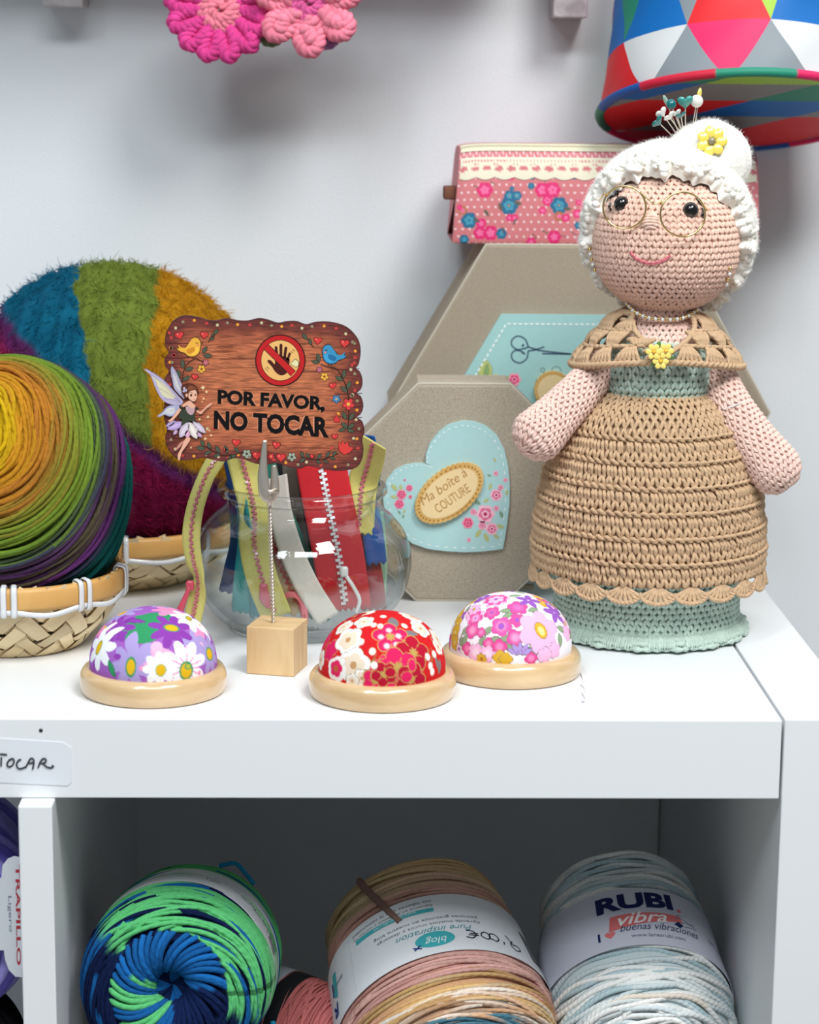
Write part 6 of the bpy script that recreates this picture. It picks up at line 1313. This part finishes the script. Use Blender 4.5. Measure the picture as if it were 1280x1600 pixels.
# ---- tan overskirt with ridges and a scalloped hem
os_ = Rev([(2.7, 12.85), (2.98, 12.72), (3.55, 12.3), (4.28, 11.4), (5.0, 9.8), (5.55, 8.1), (5.86, 6.4), (5.98, 5.1), (6.0, 4.2), (6.02, 3.6)], DC)
b = MB(); os_in = os_; base(b, os_, 0, os_.L, TAN, -.10, 90, 60, 1.)
v = .05; i = 0
for i in range(6):
    hgt = .42 if i < 4 else .5; sc_row(b, os_, v+hgt, v, .42, .115, TAN, i, u0=0.); v += hgt*.95
nb = 6; step = (os_.L-.05-v)/nb; RD_ = .125
for kb in range(nb):
    n = int(2*PI*os_.rad(v+step*.5)/.44); o = .37*kb
    # ridge: a twisted rope of long loops standing proud
    stitches(b, os_, v, v+.22, n, o, [(-.55, .55), (0, .1), (.35, .6), (.85, .9)], [.02, .22, .22, .02], .125, TAN, seed=100+kb, jit=.05, seg=6)
    stitches(b, os_, v, v+.26, n, o+.5, [(-.4, 1.2), (.0, .6), (.4, 1.1)], [.0, .1, .0], .10, TAN, seed=120+kb)
    # tall slanting stitches
    for q in (0, .36): stitches(b, os_, v+.18, v+step*.66, n, o+q, [(-.05, 0), (.12+q*.2, .5), (.30, 1.05)], [.0, .16, .02], RD_, TAN, seed=140+kb*3+int(q*9), jit=.05)
    # v row underneath
    for s in (-1, 1): stitches(b, os_, v+step*1.03, v+step*.58, n, o+.5, [(s*.05, -.1), (s*.25, .5), (s*.46, 1.1)], [.0, .13, .0], RD_*.95, TAN, seed=160+kb+s, jit=.05)
    v += step
b.build('overskirt', M['cotton'], dl_)
NS = 22
class Hem:
    def S(self, u, v, h=0.): v = np.asarray(v); R = 6.02+.22*v+np.asarray(h); return np.stack([R*np.cos(u), R*np.sin(u), 3.7-v*1.0], -1)+DC, np.stack([np.cos(u), np.sin(u), 0*u+.0*v], -1)
hm = Hem()
for k_ in range(NS):
    b = MB(); u0 = (k_+.35)*2*PI/NS; hw = PI/NS
    for q in np.linspace(-1, 1, 8):
        s = np.linspace(0, 1, 6); an = q*1.25; U = u0+hw*.95*np.sin(an)*(.18+.82*s)*1.0; Vv = .05+.72*s*np.cos(an*.8); P, Nn = hm.S(U, Vv, .06*np.sin(PI*s)); V, F, tw = tubes(P[None], (.075+.05*s)[None], 6, N=Nn[None]); b.add(V, F, col=lin(TAN)*(1+.05*math.sin(k_*3+q*7)), tw=tw)
    s = np.linspace(-1.35, 1.35, 40); U = u0+hw*1.02*np.sin(s)/math.sin(1.35)*1.0; Vv = .02+.80*np.cos(s*.9)**.8*1.0
    for q in (0, PI): P, Nn = hm.S(U, Vv+.045*np.sin(s*13+q), .05+.05*np.cos(s*13+q)); V, F, tw = tubes(P[None], .085, 6, N=Nn[None]); b.add(V, F, col=lin(TAN), tw=tw)
    b.build('hem_scallop', M['cotton'], dl_)

# ---- bodice and neck
bo = Rev([(2.55, 12.6), (2.75, 13.1), (2.82, 13.8), (2.75, 14.6), (2.5, 15.3), (2.1, 16.0), (1.75, 16.35)], DC+[.1, -.1, 0])
b = MB(); base(b, bo, 0, bo.L, GRN2)
v, i = .1, 0
while v < bo.L-.9: sc_row(b, bo, v, v+.36, .40, .12, GRN2, i); v += .345; i += 1
b.build('bodice', M['cotton'], dl_)
ne = Rev([(2.35, 15.45), (2.1, 15.95), (1.72, 16.4), (1.5, 16.8), (1.52, 17.3), (1.7, 17.7)], DC+[.3, -.15, 0])
b = MB(); base(b, ne, 0, ne.L, ARM, -.05, 60, 30, 1.)
v, i = 0., 0
while v < ne.L-.2: sc_row(b, ne, v, v+.30, .33, .104, ARM, i); v += .29; i += 1
b.build('neck', M['cotton'], dl_)

# ---- arms
for nm, path, rads in (('arm', [(948, 560, 16.6), (932, 583, 16.2), (905, 614, 15.4), (868, 652, 14.6), (836, 684, 14.0), (817, 702, 13.7)], [.82, .9, .95, 1.08, 1.3, 1.3]), ('arm', [(1112, 568, 16.6), (1124, 597, 16.2), (1142, 634, 15.5), (1172, 682, 14.9), (1206, 726, 14.4), (1233, 760, 14.1)], [.82, .88, .95, 1.1, 1.25, 1.2])):
    am = Sweep([W(*p) for p in path], rads); b = MB(); base(b, am, 0, am.L, ARM, 0., 40, 50, 1.)
    v, i = .1, 0
    while v < am.L-.12: sc_row(b, am, v, v+.30, .33, .104, ARM, i); v += .288; i += 1
    b.build(nm, M['cotton'], dl_)
b = MB(); P = catmull([W(*p) for p in ((1131, 640, 14.4), (1140, 636, 14.25), (1152, 632, 14.3), (1166, 626, 14.8), (1178, 634, 15.2), (1185, 655, 15.4))], 30); b.add(*tubes(P, .035, 5)[:2], col=lin((240, 240, 240))); tag(b.build('thread_tie', M['fuzz'], dl_), 'white thread round the arm')

# ---- shawl: open clusters, no lining
class Cape:
    c = DC+np.array([.12, -.25, 0])
    def S(self, u, v, h=0.):
        v = np.asarray(v, float); k = np.clip(1-v, 0, 1)**.72; a = 1.72+2.62*k; bb = 1.66+1.75*k; z = 14.5+2.5*v-.28*np.cos(2*u)*(1-v)
        h = np.asarray(h); return np.stack([(a+h)*np.cos(u), (bb+h)*np.sin(u), z+h*.4+0*u], -1)+self.c, nrm(np.stack([np.cos(u)/a, np.sin(u)/bb, .25+0*u], -1))
    def rad(self, v): return 3.2
cp_ = Cape(); FR_ = -PI/2
def topv(u): d = np.abs((u-FR_+PI) % (2*PI)-PI); return np.clip(.16+d/1.0, 0, 1.0)          # v-neck opening in front
b = MB(); rows_ = [(.02, .36), (.36, .68), (.66, 1.0)]
for ri, (va, vb_) in enumerate(rows_):
    nC = [17, 14, 11][ri]
    for k_ in range(nC):
        u0 = FR_+(k_+.5*((ri+1) % 2)+.25)*2*PI/nC; tv = float(topv(np.array(u0)))
        if va > tv-.12: continue
        vt = min(vb_, tv); wC = 2*PI/nC
        for q in np.linspace(-1, 1, 6):
            s = np.linspace(0, 1, 7); U = u0+wC*.42*q*(1-.72*s if ri % 2 == 0 else .28+.72*s); Vv = va+(vt-va)*s; P, Nn = cp_.S(U, Vv, .12+.14*np.sin(PI*s)); V, F, tw = tubes(P[None], (.122*(.75+.25*np.sin(PI*s)))[None], 6, N=Nn[None]); b.add(V, F, col=lin(TAN)*(1+.03*math.sin(k_*5+q*9)), tw=tw)
        s = np.linspace(-1, 1, 10); P, Nn = cp_.S(u0+wC*.5*s, np.minimum(vt+.0*s, topv(u0+wC*.5*s)), .16+.05*np.cos(s*9)); V, F, tw = tubes(P[None], .12, 6, N=Nn[None]); b.add(V, F, col=lin(TAN), tw=tw)
for q in (0, PI):
    a = np.arange(240)*2*PI/240; P, Nn = cp_.S(a, .0+.03*np.sin(a*40+q), .15+.07*np.cos(a*40+q)); V, F, tw = tubes(P, .12, 6, N=Nn, closed=True); b.add(V, F, col=lin(TAN), tw=tw)
    a = np.linspace(FR_-1.35, FR_+1.35, 90); P, Nn = cp_.S(a, topv(a)+.02*np.sin(a*50+q), .15+.06*np.cos(a*50+q)); V, F, tw = tubes(P, .12, 6, N=Nn); b.add(V, F, col=lin(TAN), tw=tw)
    a = np.arange(120)*2*PI/120; P, Nn = cp_.S(a, np.minimum(.98, topv(a)), .12+.05*np.cos(a*30+q)); V, F, tw = tubes(P, .11, 6, N=Nn, closed=True); b.add(V, F, col=lin(TAN), tw=tw)
b.build('shawl', M['cotton'], dl_)

# ---- head
HC = W(1042, 377, 16.7); HR = np.array([3.66, 3.6, 3.55])
class Head:
    """poles up and down, rows run round"""
    R = 3.62; L = PI*3.6
    def S(self, u, v, h=0.):
        e = np.asarray(v)/3.6-PI/2; n = np.stack([np.cos(e)*np.cos(u), np.cos(e)*np.sin(u), np.sin(e)+0*u], -1); n2 = nrm(n/HR); p = n*HR
        p[..., :2] *= (1+.05*np.clip(-n[..., 2:], 0, 1))
        return HC+p+n2*np.asarray(h)[..., None] if np.ndim(h) else HC+p+n2*h, n2
    def rad(self, v): return max(.2, 3.65*math.cos(v/3.6-PI/2))
hd = Head(); b = MB(); u = np.arange(80)*2*PI/80; vg = np.linspace(.02, hd.L-.02, 50); Vg, Ug = np.meshgrid(vg, u, indexing='ij'); P, _ = hd.S(Ug, Vg, np.full(Ug.shape, 0.0)); V, F = grid(P, closev=True, flip=True); b.add(V, F, col=lin(SKN))
v, i = .55, 0
while v < hd.L-1.4: sc_row(b, hd, v+.34, v, .365, .118, SKN, i, u0=PI-.35, u1=2*PI+.35); v += .315; i += 1
b.build('head', M['cotton'], dl_)
onh = lambda x, y, up=0.: (lambda p: p+nrm(p-HC)*up)(onball(x, y, HC, HR))
for x, y in ((974, 321), (1078, 330)):
    p = onh(x, y, .12); b = MB(); b.add(*ball(p, .41, 24, 16)); tag(b.build('eye', M['black'], dl_), 'shiny black bead eye')
LASH = [[(958, 314), (963, 309)], [(960, 320), (957, 326)], [(963, 311), (967, 306)], [(968, 303), (970, 308)], [(957, 326), (960, 331)], [(1086, 313), (1089, 318)], [(1092, 320), (1096, 325)], [(1095, 328), (1097, 336)], [(1093, 338), (1098, 341)], [(1089, 316), (1093, 322)]]
for s in LASH:
    b = MB(); P = np.array([onh(x, y, .22) for x, y in (s[0], tuple(lerp(np.array(s[0]), np.array(s[1]), .5)), s[1])]); b.add(*tubes(P, .075, 5)[:2]); b.build('eyelash', M['black'], dl_)
b = MB()
for k_, dy in enumerate((-10, -6, -2, 2, 6, 10)):
    xs = np.linspace(-1, 1, 9); wq = 14*math.sqrt(1-(dy/12.)**2); P = np.array([onh(1018+x*wq, 346+dy+2.*x*x, .10+.2*math.sqrt(max(0, 1-x*x))*math.sqrt(1-(dy/12.)**2)) for x in xs]); V, F, tw = tubes(P, .085, 6); b.add(V, F, col=lin((246, 212, 194)), tw=tw)
tag(b.build('nose', M['cotton'], dl_), 'nose of pink wrapped thread')
b = MB()
for d in (0, 2): P = catmull([onh(x, y+d, .2) for x, y in ((988, 392), (996, 401), (1008, 407), (1020, 409), (1034, 406), (1048, 398))], 30); V, F, tw = tubes(P, .055, 6); b.add(V, F, col=lin((226, 128, 136)), tw=tw)
tag(b.build('mouth', M['cotton'], dl_), 'pink embroidered smile')

# ---- hair cap and bun
FD = nrm(CAM-HC+np.array([-8, 0, -22])); FX = nrm(np.cross([0, 0, 1.], -FD))*-1; FX = nrm(np.cross(FD, [0, 0, 1.])); FX = FX if FX[0] > 0 else -FX; FU = np.cross(FX, -FD); FU = FU if FU[2] > 0 else -FU
nP, nA = 280, 110; ph = np.arange(nP)*2*PI/nP                       # ph: 0 right, pi/2 up
a0 = np.radians(np.interp((np.degrees(ph)+90) % 360, [0, 40, 70, 90, 130, 160, 180, 200, 230, 270, 290, 320, 360], [112, 100, 88, 80, 70, 62, 59, 63, 72, 83, 92, 103, 112]))
a0 = a0+np.radians(2.6)*np.sin(ph*15+1.2*np.sin(ph*3))+np.radians(1.8)*np.sin(ph*27)+np.radians(1.2)*np.sin(ph*43)
t_ = np.linspace(0, 1, nA)
def hdir(A, Ph): return FD*np.cos(A)[..., None]+(FX*np.cos(Ph)[..., None]+FU*np.sin(Ph)[..., None])*np.sin(A)[..., None]
AA = a0[:, None]+(PI-.01-a0)[:, None]*t_[None]; D_ = hdir(AA, np.broadcast_to(ph[:, None], AA.shape))
thick = .95*np.sqrt(np.clip(1-np.clip(1-t_*6, 0, 1)**2, 0, 1)); ER = np.array([3.74, 3.7, 4.0])
P = HC+np.array([.02, .1, .12])+D_*(ER+0)*(1+.0)+D_*thick[None, :, None]*np.array([.92, .9, 1.12])
P = P+D_*(.05*noise(P.reshape(-1, 3), 1.6)+.035*noise(P.reshape(-1, 3), 5.5)+.018*noise(P.reshape(-1, 3), 9.))[:, None].reshape(nP, nA, 1)*np.minimum(1, .35+t_*8)[None, :, None]
M['hair'] = mat('white_mohair', usecol=True, rough=1, sheen=.6, spec=.05, bump=.0004, bscale=700)
b = MB(); V, F = grid(P, closeu=True); b.add(V, F, col=lin(HAI)); V_, N_ = P[:, 3:].reshape(-1, 3), D_[:, 3:].reshape(-1, 3)
b.build('hair_cap', M['hair'], dl_)
front = V_[:, 1] < HC[1]+2.2
b = MB(); g = np.random.default_rng(6); LP, LN = [], []                 # lumpy bouclé along the fringe
for k_ in range(260):
    q = g.uniform(0, 2*PI); aq = float(np.interp(q, ph, a0)); da = abs(g.normal(0, .085))+.012; dd = hdir(np.array(aq+da), np.array(q)); pp_ = HC+np.array([.02, .1, .12])+dd*ER+dd*(.25+.55*math.sqrt(min(1, da/.16)))*np.array([.92, .9, 1.12])
    V, F = ball((0, 0, 0), g.uniform(.13, .24), 10, 8); V = V*(1+.22*noise(V+pp_, 4.5))[:, None]*g.uniform(.75, 1.2, 3); b.add(V+pp_, F, col=lin(HAI)); LP.append(V+pp_); LN.append(nrm(V))
b.build('fringe', M['hair'], dl_); LP, LN = np.concatenate(LP), np.concatenate(LN)
b = MB(); fuzz(b, LP, LN, 2600, .2, .0065, lin((250, 249, 246)), .8, 31, 3); fuzz(b, V_[front], N_[front], 12500, .27, .0065, lin((250, 249, 246)), .9, 3, 3); stuff(b.build('hair_fibres', M['fuzz'], dl_))
BC = W(1106, 250, 17.6); BRd = np.array([2.25, 2.1, 2.0]); ux = np.arange(120)*2*PI/120; vx = np.linspace(-PI/2, PI/2, 70)
Dn = np.stack([np.cos(vx)[:, None]*np.cos(ux), np.cos(vx)[:, None]*np.sin(ux), np.broadcast_to(np.sin(vx)[:, None], (70, 120))], -1)
Pb_ = BC+Dn*BRd; Pb_ = Pb_+Dn*(.04*noise(Pb_.reshape(-1, 3), 1.8)+.035*noise(Pb_.reshape(-1, 3), 5.5)+.018*noise(Pb_.reshape(-1, 3), 9.)).reshape(70, 120, 1)
b = MB(); V, F = grid(Pb_, closev=True, flip=True); b.add(V, F, col=lin(HAI)); b.build('bun', M['hair'], dl_)
b = MB(); fuzz(b, Pb_.reshape(-1, 3), Dn.reshape(-1, 3), 5000, .28, .0065, lin((250, 249, 246)), .9, 5, 3); stuff(b.build('bun_fibres', M['fuzz'], dl_))
# ---- yellow hair flower
def yflower(c, n, nn, R, petc, cenc, name, label, npet=7):
    t_u = nrm(np.cross([0, 0, 1.], nn)); t_v = np.cross(nn, t_u); b = MB()
    for k_ in range(npet):
        a = k_*2*PI/npet; d = t_u*math.cos(a)+t_v*math.sin(a); s_ = np.cross(nn, d); V, F = ball((0, 0, 0), 1, 10, 8); V = c+V[:, :1]*d*R*.42+V[:, 1:2]*s_*R*.36+V[:, 2:]*nn*R*.1+d*R*.62+nn*R*.12; b.add(V, F, col=lin(petc))
    V, F = ball(c+nn*R*.2, R*.26, 12, 8); b.add(V, F, col=lin(cenc)); return tag(b.build(name, M['gloss'], dl_), label)
p = onball(1112, 223, BC, BRd); nh = nrm(p-BC); yflower(p+nh*.12, 0, nrm(nh+nrm(CAM-p)), .78, (240, 216, 96), (150, 140, 110), 'hair_flower', 'yellow flower pinned in the hair')
pc = W(1030, 554, 12.95)
for dx, dz in ((-.3, .16), (.3, .2), (.06, -.32)): yflower(pc+[dx, -.18, dz], 0, nrm(np.array([0, -1., .1])), .41, (250, 226, 120), (246, 186, 60), 'brooch_rose', 'small yellow rose', 6)
for dx, dz, a in ((-.05, .5, 1.4), (-.25, -.45, 3.8), (.55, -.12, 6.)):
    b = MB(); V, F = ball((0, 0, 0), 1, 10, 6); d = np.array([math.cos(a), 0, math.sin(a)]); s_ = np.array([-math.sin(a), 0, math.cos(a)]); b.add(pc+[dx, -.1, dz]+V[:, :1]*d*.22+V[:, 1:2]*s_*.12+V[:, 2:]*np.array([0, 1, 0])*.04, F, col=lin((96, 136, 66))); b.build('brooch_leaf', M['gloss'], dl_)
# ---- glasses
gl = MB(); gp = []
gy = {0: None}
rims = [((976, 324), 33.5), ((1067, 335), 35)]
go = None
for k_, ((x, y), R) in enumerate(rims):
    q = onh(x, y, 0); Yg = q[1]-1.15+.1*k_; a = np.arange(64)*2*PI/64; P = np.array([W(x+R*math.cos(t0), y+R*.99*math.sin(t0), Yg+.35*math.cos(t0)*(-1 if k_ == 0 else 1)) for t0 in a]); b = MB(); b.add(*tubes(P, .05, 7, closed=True)[:2]); o_ = b.build('glasses_rim', M['gold'], dl_); go = go or o_; gp.append(P)
b = MB(); Pm = catmull([gp[0][-8], W(1014, 312, 12.45), W(1023, 318, 12.35), W(1034, 315, 12.4), gp[1][36]], 24); b.add(*tubes(Pm, .045, 6)[:2]); b.build('glasses_bridge', M['gold'], dl_)
for P in ([gp[0][38], W(944, 303, 13.7), W(938, 312, 15.2)], [gp[1][-6], W(1106, 328, 13.9), W(1118, 345, 15.0)]): b = MB(); b.add(*tubes(catmull(P, 12), .045, 6)[:2]); b.build('glasses_temple', M['gold'], dl_)
# ---- jewellery
M['crystal'] = mat('crystal', (244, 244, 240), .06, 0, coat=1., spec=1.)
nk = catmull([W(*p) for p in ((980, 474, 15.9), (990, 486, 15.45), (1008, 495, 15.05), (1030, 499, 14.9), (1055, 499, 14.95), (1075, 494, 15.2), (1090, 484, 15.7))], 27)
for k_, p in enumerate(nk): b = MB(); b.add(*ball(p, .1 if k_ % 2 else .11, 8, 6)); b.build('necklace_bead', M['gold'] if k_ % 2 else M['crystal'], dl_)
for pts in (((931, 388), (930, 396), (931, 404), (932, 412), (934, 420)), ((1133, 416), (1132, 424), (1130, 432), (1128, 439))):
    for k_, (x, y) in enumerate(pts): b = MB(); b.add(*ball(onh(x, y, .32), .105, 8, 6)); b.build('earring_bead', M['gold'] if k_ % 2 == 0 else M['crystal'], dl_)
# ---- pins stuck in the bun: things of their own
def pin(x, y, tx, ty, Y, kind, col, label, s=1.):
    top = W(x, y, Y); foot = onball(tx, ty, BC, BRd*.93); t = thing('sewing_pin', foot, label, 'pin', 'pins in the doll bun')
    b = MB(); b.add(*tubes([[foot, lerp(foot, top, .5), top]], .03, 6)[:2]); b.build('shaft', M['steel'], t)
    b = MB(); d = nrm(top-foot)
    if kind == 'heart':
        h = heart(0, 0, .37*s, 0, 20); rt_ = nrm(np.cross(d, [0, -1., 0])); pts = [top+rt_*hx-d*(hy) for hx, hy in h]; c = np.mean(pts, 0); rings = []
        for k_, (sc_, o_) in enumerate(((.35, -.13), (.8, -.1), (1, 0), (.8, .1), (.35, .13))): rings.append([c+(q-c)*sc_+np.array([0, o_*s, 0]) for q in pts])
        V, F = grid(np.array(rings), closev=True); b.add(V, F, col=lin(col)); b.add(np.array(rings[0]), [np.arange(20)], col=lin(col)); b.add(np.array(rings[-1]), [np.arange(20)[::-1]], col=lin(col))
    elif kind == 'leaf':
        V, F = ball((0, 0, 0), 1, 12, 8); b.add(top+V[:, :1]*np.array([.16, 0, 0])*s+V[:, 1:2]*np.array([0, .07, 0])+V[:, 2:]*(d*.42*s), F, col=lin(col))
    else: b.add(*ball(top, .33*s, 16, 12), col=lin(col))
    b.build('pin_head', M['gloss'], t)
TE, PW, LT = (10, 110, 112), (240, 238, 232), (62, 156, 148)
pin(1028, 190, 1048, 212, 16.6, 'heart', TE, 'dark teal heart pin low on the outer side of the bun', 1.05)
pin(1034, 176, 1052, 206, 16.9, 'heart', PW, 'outer white heart pin between the teal ones', .95)
pin(1046, 182, 1060, 204, 16.5, 'heart', PW, 'white heart pin in front beside a teal one', .95)
pin(1049, 163, 1062, 203, 17.2, 'ball', TE, 'round dark teal pin standing tall in the bun', .8)
pin(1041, 158, 1056, 205, 17.6, 'leaf', (150, 180, 164), 'pale sage leaf pin in the bun', .8)
pin(1071, 159, 1070, 201, 17.1, 'heart', LT, 'light teal heart pin in the middle of the bun', 1.25)
pin(1064, 180, 1066, 202, 16.6, 'heart', TE, 'short dark teal heart pin in front of the light teal one', .9)
pin(1057, 177, 1063, 203, 17.0, 'heart', (226, 226, 220), 'short white heart pin half hidden by teal pins', .8)
pin(1089, 158, 1082, 198, 17.2, 'ball', (240, 236, 228), 'round pearl pin standing tallest in the bun', 1.)
pin(1093, 147, 1086, 197, 17.7, 'leaf', (222, 196, 96), 'yellow leaf pin behind the pearl one', .8)
# ---- thread scraps on the shelf beside the floral cushion
b = MB(); P = catmull([onplane(x, y, (0, 0, .06), (0, 0, 1.)) for x, y in ((908, 1052), (912, 1062), (909, 1070), (915, 1076), (911, 1083), (916, 1092), (910, 1097))], 40); P[:, 2] += .04*np.abs(np.sin(np.arange(40)*.7)); b.add(*tubes(P, .04, 5)[:2], col=lin((240, 242, 246))); tag(b.build('thread_scrap', M['fuzz'], origin=P[0]), 'curly scrap of white thread lying beside the small flowered pincushion', 'thread')
